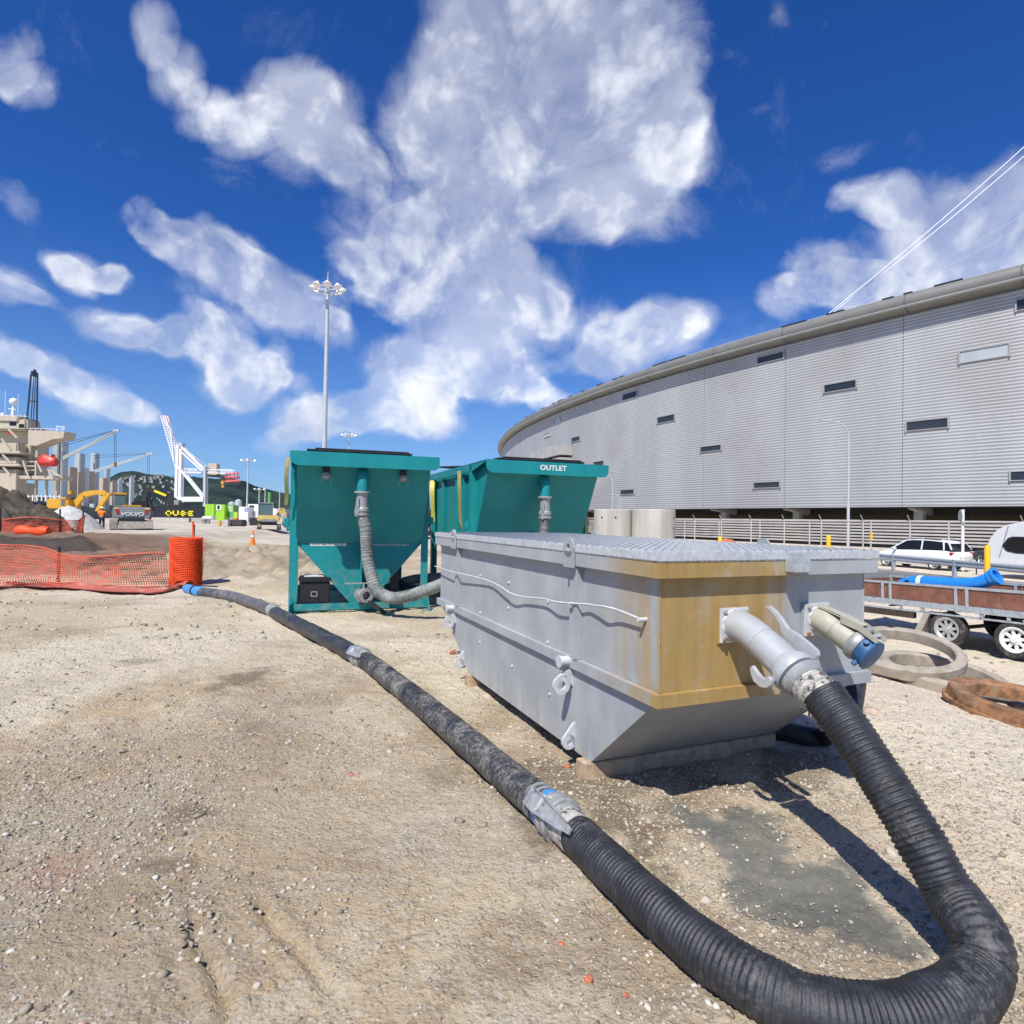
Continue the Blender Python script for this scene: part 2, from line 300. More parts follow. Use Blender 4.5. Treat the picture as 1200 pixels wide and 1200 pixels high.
def m_hose(name, dust, c=(.017, .018, .022), dustc=(.34, .32, .28)):
    m, n, b = new_mat(name)
    tc = n.add('ShaderNodeTexCoord'); v = tc.outputs['Object']
    a = n.noise(v, 3.5, 6, .65); f = n.noise(v, 40, 6, .75)
    s = n.math('ADD', n.math('MULTIPLY', a, .55), n.math('MULTIPLY', f, .55))
    k = n.step(s, .74-dust, .95-dust*.7)
    gm = n.add('ShaderNodeNewGeometry'); sz = n.add('ShaderNodeSeparateXYZ'); n.l.new(gm.outputs['Normal'], sz.inputs[0])
    col = n.mix(n.step(n.noise(v, 12, 4), .35, .7), c, tuple(x*2.1 for x in c))
    col = n.mix(k, col, dustc)
    n.l.new(col, b.inputs['Base Color']); b.inputs['Roughness'].default_value = .5
    n.l.new(n.math('ADD', n.math('MULTIPLY', k, .35), .42), b.inputs['Roughness'])
    bp = n.add('ShaderNodeBump'); bp.inputs['Distance'].default_value = .003; n.l.new(n.noise(v, 90, 5, .7), bp.inputs['Height']); n.l.new(bp.outputs[0], b.inputs['Normal'])
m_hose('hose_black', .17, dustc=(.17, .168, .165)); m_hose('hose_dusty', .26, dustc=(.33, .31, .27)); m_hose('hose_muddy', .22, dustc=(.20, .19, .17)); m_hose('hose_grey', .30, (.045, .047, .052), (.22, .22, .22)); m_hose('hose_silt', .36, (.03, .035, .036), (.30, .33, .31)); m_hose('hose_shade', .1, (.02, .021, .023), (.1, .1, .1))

def m_ground():
    m, n, b = new_mat('site_ground')
    at_ = n.add('ShaderNodeAttribute', attribute_name='tint'); wt = n.add('ShaderNodeAttribute', attribute_name='wet_shade')
    g = n.add('ShaderNodeNewGeometry'); v = g.outputs['Position']
    col = at_.outputs['Color']
    vo = n.add('ShaderNodeTexVoronoi'); vo.inputs['Scale'].default_value = 62; n.l.new(n.vmath('ADD', v, n.vmath('SCALE', n.noise(v, 30, 3, .6, out=1), None)), vo.inputs['Vector'])
    vo2 = n.add('ShaderNodeTexVoronoi'); vo2.inputs['Scale'].default_value = 21; n.l.new(v, vo2.inputs['Vector'])
    for nd in n.n:
        if nd.type == 'VECT_MATH' and nd.operation == 'SCALE': nd.inputs['Scale'].default_value = .012
    sx = n.add('ShaderNodeSeparateColor'); n.l.new(vo.outputs['Color'], sx.inputs[0])
    sx2 = n.add('ShaderNodeSeparateColor'); n.l.new(vo2.outputs['Color'], sx2.inputs[0])
    dry = n.math('SUBTRACT', 1, wt.outputs['Fac'], clamp=True)
    amt = n.math('MULTIPLY', n.step(n.noise(v, 3.2, 5, .65), .36, .62), dry)
    col = n.mix(n.math('MULTIPLY', amt, n.step(sx.outputs[0], .55, .9)), col, n.mix(.5, col, (.56, .53, .47)))
    col = n.mix(n.math('MULTIPLY', amt, n.step(sx.outputs[1], .7, .95)), col, n.mix(.45, col, (.16, .14, .12)))
    col = n.mix(n.math('MULTIPLY', n.step(n.noise(v, 14, 6, .7), .48, .75), .35), col, n.mix(.5, col, (.14, .11, .08)))
    col = n.mix(n.math('MULTIPLY', n.step(n.noise(v, 48, 5, .7), .5, .72), .30), col, n.mix(.5, col, (.60, .57, .51)))
    n.l.new(col, b.inputs['Base Color'])
    n.l.new(n.math('SUBTRACT', .95, n.math('MULTIPLY', wt.outputs['Fac'], .35)), b.inputs['Roughness'])
    b.inputs['Specular IOR Level'].default_value = .25
    h = n.math('ADD', n.math('MULTIPLY', n.math('MULTIPLY', n.math('SUBTRACT', 1, vo.outputs['Distance']), n.step(sx.outputs[2], .3, .9)), .7),
               n.math('ADD', n.math('MULTIPLY', n.noise(v, 34, 7, .7), 1.3), n.math('MULTIPLY', n.math('SUBTRACT', 1, vo2.outputs['Distance']), n.math('MULTIPLY', sx2.outputs[0], .8))))
    bp = n.add('ShaderNodeBump'); bp.inputs['Distance'].default_value = .017; n.l.new(h, bp.inputs['Height'])
    n.l.new(n.math('ADD', .2, n.math('MULTIPLY', dry, .8)), bp.inputs['Strength']); n.l.new(bp.outputs[0], b.inputs['Normal'])
m_ground()

def m_stones():
    m, n, b = new_mat('stone_mix')
    g = n.add('ShaderNodeNewGeometry'); r = g.outputs['Random Per Island']
    col = n.ramp(r, [(0, (.20, .165, .125)), (.25, (.31, .265, .205)), (.6, (.42, .375, .30)), (.9, (.50, .46, .39)), (.985, (.58, .55, .49)), (1, (.42, .20, .12))])
    v = g.outputs['Position']
    col = n.mix(n.math('MULTIPLY', n.step(n.noise(v, 90, 4, .7), .4, .75), .5), col, n.mix(.5, col, (.30, .25, .19)))
    n.l.new(col, b.inputs['Base Color']); b.inputs['Roughness'].default_value = .92; b.inputs['Specular IOR Level'].default_value = .2
m_stones()

def m_cladding():
    m, n, b = new_mat('ribbed_cladding')
    g = n.add('ShaderNodeNewGeometry'); s = n.add('ShaderNodeSeparateXYZ'); n.l.new(g.outputs['Position'], s.inputs[0])
    z = s.outputs[2]
    w = n.math('SINE', n.math('MULTIPLY', z, 2*math.pi/.38))
    mp = n.add('ShaderNodeMapping'); mp.inputs['Scale'].default_value = (1, 1, .15); n.l.new(g.outputs['Position'], mp.inputs[0])
    col = n.mix(n.step(n.noise(mp.outputs[0], .12, 5, .6), .3, .7), (.385, .39, .40), (.455, .46, .465))
    col = n.mix(n.math('MULTIPLY', n.step(n.noise(g.outputs['Position'], .045, 3, .5), .54, .66), .45), col, (.31, .295, .285))
    col = n.mix(n.math('MULTIPLY', n.step(n.noise(mp.outputs[0], .9, 5, .7), .5, .8), .3), col, (.30, .30, .30))
    col = n.mix(n.math('MULTIPLY', n.step(w, .2, .9), .22), col, (.23, .23, .24))
    n.l.new(col, b.inputs['Base Color']); b.inputs['Roughness'].default_value = .55; b.inputs['Metallic'].default_value = .15
    bp = n.add('ShaderNodeBump'); bp.inputs['Distance'].default_value = .02; n.l.new(w, bp.inputs['Height']); n.l.new(bp.outputs[0], b.inputs['Normal'])
m_cladding()

def m_hill():
    m, n, b = new_mat('hill_bush')
    g = n.add('ShaderNodeNewGeometry'); v = g.outputs['Position']
    col = n.mix(n.step(n.noise(v, .012, 6, .65), .35, .65), (.022, .036, .040), (.046, .068, .058))  # bluish base: distance haze painted into the bush colour
    col = n.mix(n.step(n.noise(v, .05, 5, .7), .55, .75), col, (.085, .115, .075))
    n.l.new(col, b.inputs['Base Color']); b.inputs['Roughness'].default_value = 1; b.inputs['Specular IOR Level'].default_value = 0
    bp = n.add('ShaderNodeBump'); bp.inputs['Distance'].default_value = 8; n.l.new(n.noise(v, .06, 6, .7), bp.inputs['Height']); n.l.new(bp.outputs[0], b.inputs['Normal'])
m_hill()

# ------------------------------------------------------------------ geometry helpers
def link(o): COL.objects.link(o); return o
def thing(name, label, cat, loc=(0, 0, 0), rz=0., group=None):
    o = link(bpy.data.objects.new(name, None)); o.empty_display_size = .2
    o.location = tuple(float(x) for x in loc); o.rotation_euler = (0, 0, rz); tag(o, label, cat, group); return o
def tag(o, label=None, cat=None, group=None, kind=None):
    if label: o['label'] = label
    if cat: o['category'] = cat
    if group: o['group'] = group
    if kind: o['kind'] = kind
    return o
def copy_tree(o, parent=None):
    c = o.copy(); link(c)
    if parent is not None: c.parent = parent
    for ch in list(o.children): copy_tree(ch, c)
    return c

class G:
    """collects shapes; build() makes them one mesh object"""
    def __init__(s): s.v = []; s.f = []; s.n = 0
    def add(s, v, f):
        v = np.asarray(v, float).reshape(-1, 3); s.v.append(v); s.f += [tuple(i+s.n for i in q) for q in f]; s.n += len(v); return s
    def box(s, lo, hi, M=None):
        x0, y0, z0 = lo; x1, y1, z1 = hi
        v = np.array([(x0, y0, z0), (x1, y0, z0), (x1, y1, z0), (x0, y1, z0), (x0, y0, z1), (x1, y0, z1), (x1, y1, z1), (x0, y1, z1)], float)
        if M is not None: v = xf(M, v)
        return s.add(v, [(3, 2, 1, 0), (4, 5, 6, 7), (0, 1, 5, 4), (1, 2, 6, 5), (2, 3, 7, 6), (3, 0, 4, 7)])
    def cbox(s, c, d, M=None):
        c = np.asarray(c, float); d = np.asarray(d, float)/2; return s.box(c-d, c+d, M)
    def bar(s, p, q, w, h=None, up=(0, 0, 1)):
        """square bar from p to q"""
        p = np.asarray(p, float); q = np.asarray(q, float); h = h or w
        d = q-p; L = np.linalg.norm(d); d = d/L; u = np.asarray(up, float)
        if abs(np.dot(u, d)) > .95: u = np.array([0, 1, 0.]) if abs(d[1]) < .9 else np.array([1, 0, 0.])
        r = np.cross(d, u); r /= np.linalg.norm(r); u = np.cross(r, d)
        v = [p+r*a*w/2+u*b*h/2 for a, b in ((-1, -1), (1, -1), (1, 1), (-1, 1))]+[q+r*a*w/2+u*b*h/2 for a, b in ((-1, -1), (1, -1), (1, 1), (-1, 1))]
        return s.add(v, [(3, 2, 1, 0), (4, 5, 6, 7), (0, 1, 5, 4), (1, 2, 6, 5), (2, 3, 7, 6), (3, 0, 4, 7)])
    def cyl(s, p, q, r0, r1=None, seg=16, caps=True):
        r1 = r0 if r1 is None else r1
        return s.tube([p, q], [r0, r1], seg, caps)
    def tube(s, P, r, seg=12, caps=True, closed=False):
        P = np.asarray(P, float); n = len(P); r = np.broadcast_to(np.asarray(r, float), (n,))
        T = np.gradient(P, axis=0) if n > 2 else np.repeat((P[1]-P[0])[None], 2, 0)
        T /= np.linalg.norm(T, axis=1)[:, None]
        u = np.array([0, 0, 1.]) if abs(T[0, 2]) < .9 else np.array([0, 1., 0])
        Ns = []
        for t in T:
            u = u-t*np.dot(u, t); u /= np.linalg.norm(u); Ns.append(u)
        Nn = np.array(Ns); B = np.cross(T, Nn); a = np.linspace(0, 2*np.pi, seg, endpoint=False)
        V = P[:, None]+r[:, None, None]*(np.cos(a)[None, :, None]*Nn[:, None]+np.sin(a)[None, :, None]*B[:, None])
        f = [(i*seg+j, i*seg+(j+1) % seg, (i+1)*seg+(j+1) % seg, (i+1)*seg+j) for i in range(n-1) for j in range(seg)]
        if caps: f += [tuple(range(seg-1, -1, -1)), tuple((n-1)*seg+j for j in range(seg))]
        return s.add(V.reshape(-1, 3), f)
    def lathe(s, o, d, prof, seg=24, closed=False):
        """profile [(t, r)] turned round the axis o + d*t"""
        o = np.asarray(o, float); d = np.asarray(d, float)/np.linalg.norm(d)
        u = np.cross(d, (0, 0, 1.)); u = np.array([1., 0, 0]) if np.linalg.norm(u) < 1e-3 else u/np.linalg.norm(u)
        w = np.cross(d, u); a = np.linspace(0, 2*np.pi, seg, endpoint=False); n = len(prof)
        V = np.array([o+d*t+r*(np.cos(x)*u+np.sin(x)*w) for t, r in prof for x in a])
        m = n if closed else n-1
        f = [(i*seg+(j+1) % seg, i*seg+j, ((i+1) % n)*seg+j, ((i+1) % n)*seg+(j+1) % seg) for i in range(m) for j in range(seg)]
        return s.add(V, f)
    def prism(s, poly, off, M=None):
        """planar polygon (3-D points) pushed by vector off"""
        p = np.asarray(poly, float); n = len(p); v = np.vstack([p, p+np.asarray(off, float)])
        if M is not None: v = xf(M, v)
        return s.add(v, [tuple(range(n-1, -1, -1)), tuple(range(n, 2*n))]+[(i, (i+1) % n, n+(i+1) % n, n+i) for i in range(n)])
    def ring(s, o, d, ro, ri, t, seg=40):
        return s.lathe(o, d, [(0, ri), (0, ro), (t, ro), (t, ri)], seg, closed=True)
    def build(s, name, mat, parent=None, label=None, cat=None, group=None, kind=None, smooth=None, bevel=0., loc=None, rz=None):
        me = bpy.data.meshes.new(name); me.from_pydata(np.vstack(s.v).tolist(), [], s.f)
        bm = bmesh.new(); bm.from_mesh(me); bmesh.ops.recalc_face_normals(bm, faces=bm.faces)
        if bevel:
            bmesh.ops.bevel(bm, geom=[e for e in bm.edges if len(e.link_faces) == 2 and e.calc_face_angle(0) > .5], offset=bevel, segments=2, affect='EDGES', clamp_overlap=True)
        bm.to_mesh(me); bm.free()
        if smooth:
            me.shade_smooth(); me.set_sharp_from_angle(angle=math.radians(smooth))
        me.materials.append(MATS[mat] if isinstance(mat, str) else mat)
        o = link(bpy.data.objects.new(name, me))
        if parent is not None: o.parent = parent
        if loc is not None: o.location = tuple(float(x) for x in loc)
        if rz is not None: o.rotation_euler = (0, 0, rz)
        return tag(o, label, cat, group, kind)
def xf(M, v): M = np.array(M); return v@M[:3, :3].T+M[:3, 3]
def text(body, name, mat, parent, M, size, extrude=.001, sx=1., bold=0.):
    cu = bpy.data.curves.new(name, 'FONT'); cu.body = body; cu.size = size; cu.extrude = extrude; cu.align_x = 'CENTER'; cu.align_y = 'CENTER'; cu.offset = bold
    tmp = link(bpy.data.objects.new(name+'_outline', cu)); dg = bpy.context.evaluated_depsgraph_get(); me = bpy.data.meshes.new_from_object(tmp.evaluated_get(dg)); bpy.data.objects.remove(tmp); me.materials.clear(); me.materials.append(MATS[mat]); me.name = name
    o = link(bpy.data.objects.new(name, me)); o.parent = parent
    o.matrix_local = M@Matrix.Diagonal((sx, 1, 1, 1)); return o
def frame(o, x, y):
    """matrix whose x and y axes are given"""
    x = Vector(x).normalized(); y = Vector(y); z = x.cross(y).normalized(); y = z.cross(x)
    return Matrix(((x[0], y[0], z[0], o[0]), (x[1], y[1], z[1], o[1]), (x[2], y[2], z[2], o[2]), (0, 0, 0, 1)))
def spline(P, step):
    """Catmull-Rom through P, resampled evenly"""
    P = np.asarray(P, float); Q = np.vstack([2*P[0]-P[1], P, 2*P[-1]-P[-2]]); out = []
    for i in range(1, len(Q)-2):
        p0, p1, p2, p3 = Q[i-1:i+3]; t = np.linspace(0, 1, 60, endpoint=False)[:, None]
        out.append(.5*((2*p1)+(p2-p0)*t+(2*p0-5*p1+4*p2-p3)*t**2+(3*p1-p0-3*p2+p3)*t**3))
    out.append(P[-1:]); C = np.vstack(out); s = np.r_[0, np.cumsum(np.linalg.norm(np.diff(C, axis=0), axis=1))]
    n = max(2, int(s[-1]/step)+1); u = np.linspace(0, s[-1], n)
    return np.stack([np.interp(u, s, C[:, k]) for k in range(3)], 1), u

# numpy value noise
def vnoise(x, y, seed=0):
    xi = np.floor(x).astype(np.int64); yi = np.floor(y).astype(np.int64); fx = x-xi; fy = y-yi
    fx = fx*fx*fx*(fx*(fx*6-15)+10); fy = fy*fy*fy*(fy*(fy*6-15)+10)
    def h(a, b):
        k = (a*374761393+b*668265263+seed*1442695041) & 0xffffffff
        k = ((k ^ (k >> 13))*1274126177) & 0xffffffff
        return ((k ^ (k >> 16)) & 0xffff)/65535.
    a, b, c, d = h(xi, yi), h(xi+1, yi), h(xi, yi+1), h(xi+1, yi+1)
    return a+(b-a)*fx+(c-a)*fy+(a-b-c+d)*fx*fy
def fbm(x, y, oct=4, seed=0, gain=.5):
    t = 0; a = 1; s = 0
    for i in range(oct):
        t = t+a*vnoise(x*2**i+i*17.3, y*2**i-i*9.1, seed+i); s += a; a *= gain
    return t/s
def sst(v, a, b):
    t = np.clip((v-a)/(b-a), 0, 1); return t*t*(3-2*t)

# ------------------------------------------------------------------ ground
def poly_sd(x, y, P):
    """signed distance to a polygon (negative inside)"""
    P = np.asarray(P); d = np.full(x.shape, 1e9); ins = np.zeros(x.shape, bool); n = len(P)
    for i in range(n):
        a, b = P[i], P[(i+1) % n]; ex, ey = b-a; wx, wy = x-a[0], y-a[1]
        t = np.clip((wx*ex+wy*ey)/(ex*ex+ey*ey), 0, 1); d = np.minimum(d, np.hypot(wx-ex*t, wy-ey*t))
        c = ((a[1] > y) != (b[1] > y)); 
        with np.errstate(divide='ignore', invalid='ignore'): c &= x < (b[0]-a[0])*(y-a[1])/(b[1]-a[1])+a[0]
        ins ^= c
    return np.where(ins, -d, d)
def H(x, y):
    """lie of the land: level yard, falling to the road on the right, dug pit and raised bank on the left"""
    x = np.asarray(x, float); y = np.asarray(y, float)
    h = -.75*sst(x, 3.0, 8.0)*sst(y, 2., 7.)
    bank = sst(y+.9*(fbm(x*.35, y*.35, 3, 5)-.5)*2, 28.9, 29.7)*(1-sst(x+.08*y, -18.6, -16.6))*(1-sst(y, 58, 80))
    pit = sst(y, 14.2, 18)*(1-sst(y, 31, 33))*(1-sst(x, -16, -11))
    h = h+bank*(.42+.25*(1-sst(y, 30, 35)))-.28*pit
    h = h+.45*np.exp(-((x+7.6)/2.0)**2-((y-19)/1.7)**2)+.25*np.exp(-((x+10.5)/1.5)**2-((y-22)/1.5)**2)
    return h
def Hs(x, y): return float(H(np.array([x]), np.array([y]))[0])
def rough_mask(x, y):
    m = sst(y, 14.5, 17)*(1-sst(x, -6, -4.2))*(1-sst(y, 30, 36))
    return m
def Hfull(x, y):
    h = H(x, y)
    road = sst(x, 7., 9.)*sst(y, 17, 19)
    near = 1-sst(np.hypot(x, y), 8, 16)
    a = (fbm(x*1.1, y*1.1, 3, 11)-.5)*.075
    b = (fbm(x*6, y*6, 4, 12)-.5)*.038*(.35+1.1*fbm(x*.8, y*.8, 2, 40))
    c = (fbm(x*24, y*24, 2, 13)-.5)*.019*near*(.5+fbm(x*1.5, y*1.5, 2, 41))
    clod = (np.abs(fbm(x*1.6, y*1.6, 4, 15)-.5)*2)*.42*rough_mask(x, y)
    # wheel ruts running out of the frame at the lower left
    rut = 0
    for (x0, y0, x1, y1, w, dp) in RUTS:
        ex, ey = x1-x0, y1-y0; L = math.hypot(ex, ey); t = ((x-x0)*ex+(y-y0)*ey)/L; dd = ((x-x0)*-ey+(y-y0)*ex)/L+.03*np.sin(t*7)
        k = sst(t, 0, .15)*(1-sst(t, L-.15, L)); rut = rut-dp*k*np.exp(-(dd/w)**2)+dp*.5*k*np.exp(-((np.abs(dd)-2*w)/w)**2)
    return h+(a+b+c+rut)*(1-road)+clod*(1-road)
_q = lambda px, py: atz(px, py, 0)[:2]
RUTS = []
for a_, b_, w_, d_ in (((232, 1050), (262, 1230), .022, .036), ((303, 1045), (392, 1190), .024, .026), ((215, 1075), (215, 1230), .03, .008)):
    p, q = _q(*a_), _q(*b_); RUTS.append((p[0], p[1], q[0], q[1], w_, d_))
TYRE = [(-3.2, 3.2, .2, 9.5, .11), (-4.5, 3.4, -1.3, 9.8, .11), (-1.7, 2.0, -2.4, 6.5, .1), (2.0, 2.2, 5.2, 5.6, .12), (-9, 8, -3.6, 9.3, .16)]
SLURRY = [_q(700+a/2.4, 850+b/2.4) for a, b in ((195, 225), (330, 262), (420, 200), (470, 215), (480, 280), (560, 375), (700, 365), (790, 470), (860, 540), (925, 640), (935, 690), (830, 660), (700, 640), (560, 560), (430, 545), (340, 405), (270, 310))]
BROWN = [_q(*p) for p in ((560, 905), (620, 880), (690, 905), (770, 935), (830, 930), (800, 975), (770, 1000), (800, 1040), (760, 1030), (700, 965), (660, 940), (665, 985), (640, 1000), (600, 950))]
SKIP_SHADE = [_q(*p) for p in ((700, 915), (880, 905), (905, 880), (1000, 880), (985, 930), (800, 935))]
def axis(dense0, dense1, step, grow, lo, hi):
    a = list(np.arange(dense0, dense1+1e-6, step)); s = step
    while a[-1] < hi: s = max(s, min(s*1.08, grow*abs(a[-1]-dense1)+step, 400)); a.append(a[-1]+s)
    b = []; x = dense0; s = step
    while x > lo: s = max(s, min(s*1.08, grow*abs(x-dense0)+step, 400)); x -= s; b.append(x)
    return np.array(b[::-1]+a)
def build_ground():
    xs = axis(-3.4, 3.4, .025, .013, -4200, 4200); ys = axis(1.0, 6.0, .025, .0085, -60, 4200)
    X, Y = np.meshgrid(xs, ys); nx, ny = len(xs), len(ys)
    Z = Hfull(X, Y)
    far = sst(np.hypot(X, Y), 400, 900); Z = Z*(1-far)-1.2*far
    # colour of the fill: cream limestone, brown fines, grey crusher dust
    n1 = fbm(X*.55, Y*.55, 5, 21); n2 = fbm(X*1.7, Y*1.7, 5, 22); n3 = fbm(X*.25+3, Y*.25, 3, 23); n4 = fbm(X*5, Y*5, 4, 24); n5 = fbm(X*.9-8, Y*.9+4, 4, 29)
    def lerp(a, b, t): return a+(np.asarray(b)-a)*t[..., None]
    col = np.zeros(X.shape+(3,))+np.array((.40, .335, .245))
    col = lerp(col, (.50, .44, .34), sst(n1, .42, .62))
    col = lerp(col, (.30, .235, .165), sst(n2, .52, .72)*.75)
    col = lerp(col, (.42, .385, .33), sst(n5, .52, .68)*.5)
    col = lerp(col, (.52, .46, .355), sst(Y, 4.5, 9)*(1-sst(Y, 20, 30))*.55)
    col = lerp(col, (.36, .265, .15), sst(n3+.3*(n4-.5), .58, .72)*.6)
    col = lerp(col, (.50, .46, .39), sst(n4, .55, .8)*.4)
    # right of the skip the stone is paler; the far yard is grey gravel
    col = lerp(col, (.66, .60, .52), sst(X-.25*Y+.8*(n2-.5), .6, 2.2)*.85*sst(Y, 1.3, 3.0))
    col = lerp(col, (.45, .43, .40), sst(Y+6*(n1-.5), 36, 44)*.85)
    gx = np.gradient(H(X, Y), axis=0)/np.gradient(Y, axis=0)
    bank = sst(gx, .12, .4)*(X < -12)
    dark = (1-sst(X+.35*(Y-18)+3*(n2-.5), -13.0, -10.0))*sst(Y, 14.5, 17)*(1-sst(Y, 36, 40))
    wet_shade = np.zeros(X.shape)
    def blob(px, py, rx, ry, amp):
        c = _q(px, py); e = _q(px+rx, py)[0]-c[0]; f = abs(_q(px, py-ry)[1]-_q(px, py+ry)[1])/2
        return amp*sst(1-np.hypot((X-c[0])/e, (Y-c[1])/f)+1.6*(n4-.5)+1.0*(n2-.5), .1, .75)
    brown = np.zeros(X.shape)
    for b_ in ((290, 797, 48, 20, .9), (222, 952, 55, 24, .95), (205, 1010, 45, 9, .8), (165, 775, 28, 6, .6), (510, 905, 55, 26, .6), (640, 975, 45, 50, .85), (300, 850, 20, 20, .5)):
        brown = np.maximum(brown, blob(*b_))
    near = (Y < 9) & (np.abs(X) < 4)
    sd = np.full(X.shape, 9.); sb = sd.copy(); su = sd.copy()
    sd[near] = poly_sd(X[near], Y[near], SLURRY); sb[near] = poly_sd(X[near], Y[near], BROWN); su[near] = poly_sd(X[near], Y[near], SKIP_SHADE)
    jag = .34*(n4-.5)+.30*(n2-.5)+.16*(fbm(X*18, Y*18, 3, 31)-.5)
    tr = 0
    for (x0, y0, x1, y1, w_) in TYRE:
        ex, ey = x1-x0, y1-y0; L = math.hypot(ex, ey); t = ((X-x0)*ex+(Y-y0)*ey)/L; dd = ((X-x0)*-ey+(Y-y0)*ex)/L+.10*np.sin(t*.9); tr = np.maximum(tr, np.exp(-(dd/w_)**4)*sst(t, 0, .8)*(1-sst(t, L-.8, L))*(.45+.55*np.sin(t*2*math.pi/.11)**2))
    col = lerp(col, (.33, .275, .20), tr*.55*sst(n2, .3, .5))
    chalk = fbm(X*.42+11, Y*.42-3, 6, 61); mud = fbm(X*.5-7, Y*.6+5, 6, 62)
    col = lerp(col, (.62, .58, .50), sst(chalk, .50, .64)*.6*(1-dark)); col = lerp(col, (.25, .20, .145), sst(mud, .56, .70)*.38*(1-sst(X, .8, 2.0)))
    col = col*np.array((1.17, 1.11, .995))
    col = lerp(col, (.31, .245, .17), rough_mask(X, Y)*(.45+.45*sst(n2, .35, .6))); col = lerp(col, (.155, .085, .055), dark*.85); col = lerp(col, (.035, .026, .019), np.clip(bank*1.5, 0, 1))  # bank face goes near black: its shade is painted into the soil colour
    brown = np.maximum(brown, .95*sst(-(sb+jag*1.1), -.04, .08)*sst(n4, .24, .38))
    brown = np.maximum(brown, .85*sst(-(su+jag), -.05, .1))  # shadow area below the skip, painted into the ground as dark brown
    col = lerp(col, (.135, .10, .062), brown*.9)
    slur = sst(-(sd+jag*.85+.10*(fbm(X*9, Y*9, 4, 33)-.5)), -.03, .07)*(.90+.10*sst(n4, .38, .5))
    col = lerp(col, (.115, .122, .112), slur*.96); col = lerp(col, (.20, .19, .155), slur*sst(n4, .48, .62)*.6); col = lerp(col, (.075, .078, .07), slur*sst(n2, .46, .62)*.55)
    red = blob(78, 1010, 55, 30, .55); col = lerp(col, (.40, .17, .10), red*.6)
    red = blob(655, 985, 28, 22, .8); col = lerp(col, (.33, .15, .09), red*.6)
    clay = np.maximum(blob(140, 900, 45, 16, .7), blob(60, 745, 60, 14, .7)); col = lerp(col, (.40, .27, .13), clay*.6)
    wet_shade = np.clip(slur*.9+brown*.45+np.maximum(dark*.7, np.clip(bank, 0, 1)*.9), 0, 1)  # real damp, raised as well over the painted shade of bank and skip
    Z = Z-.004*slur
    me = bpy.data.meshes.new('ground'); nv = nx*ny
    me.vertices.add(nv); me.vertices.foreach_set('co', np.stack([X, Y, Z], -1).ravel().astype('f'))
    i = (np.arange(ny-1)[:, None]*nx+np.arange(nx-1)[None]).ravel(); q = np.stack([i, i+1, i+nx+1, i+nx], 1).ravel(); nf = len(i)
    me.loops.add(nf*4); me.loops.foreach_set('vertex_index', q.astype('i')); me.polygons.add(nf)
    me.polygons.foreach_set('loop_start', np.arange(0, nf*4, 4, dtype='i')); me.polygons.foreach_set('use_smooth', np.ones(nf, bool))
    me.update(calc_edges=True)
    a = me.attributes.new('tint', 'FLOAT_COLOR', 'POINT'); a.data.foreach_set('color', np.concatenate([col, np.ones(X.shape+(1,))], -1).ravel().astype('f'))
    w = me.attributes.new('wet_shade', 'FLOAT', 'POINT'); w.data.foreach_set('value', wet_shade.ravel().astype('f'))
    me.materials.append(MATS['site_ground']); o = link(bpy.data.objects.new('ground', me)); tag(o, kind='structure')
    print('ground verts', nv)
build_ground()

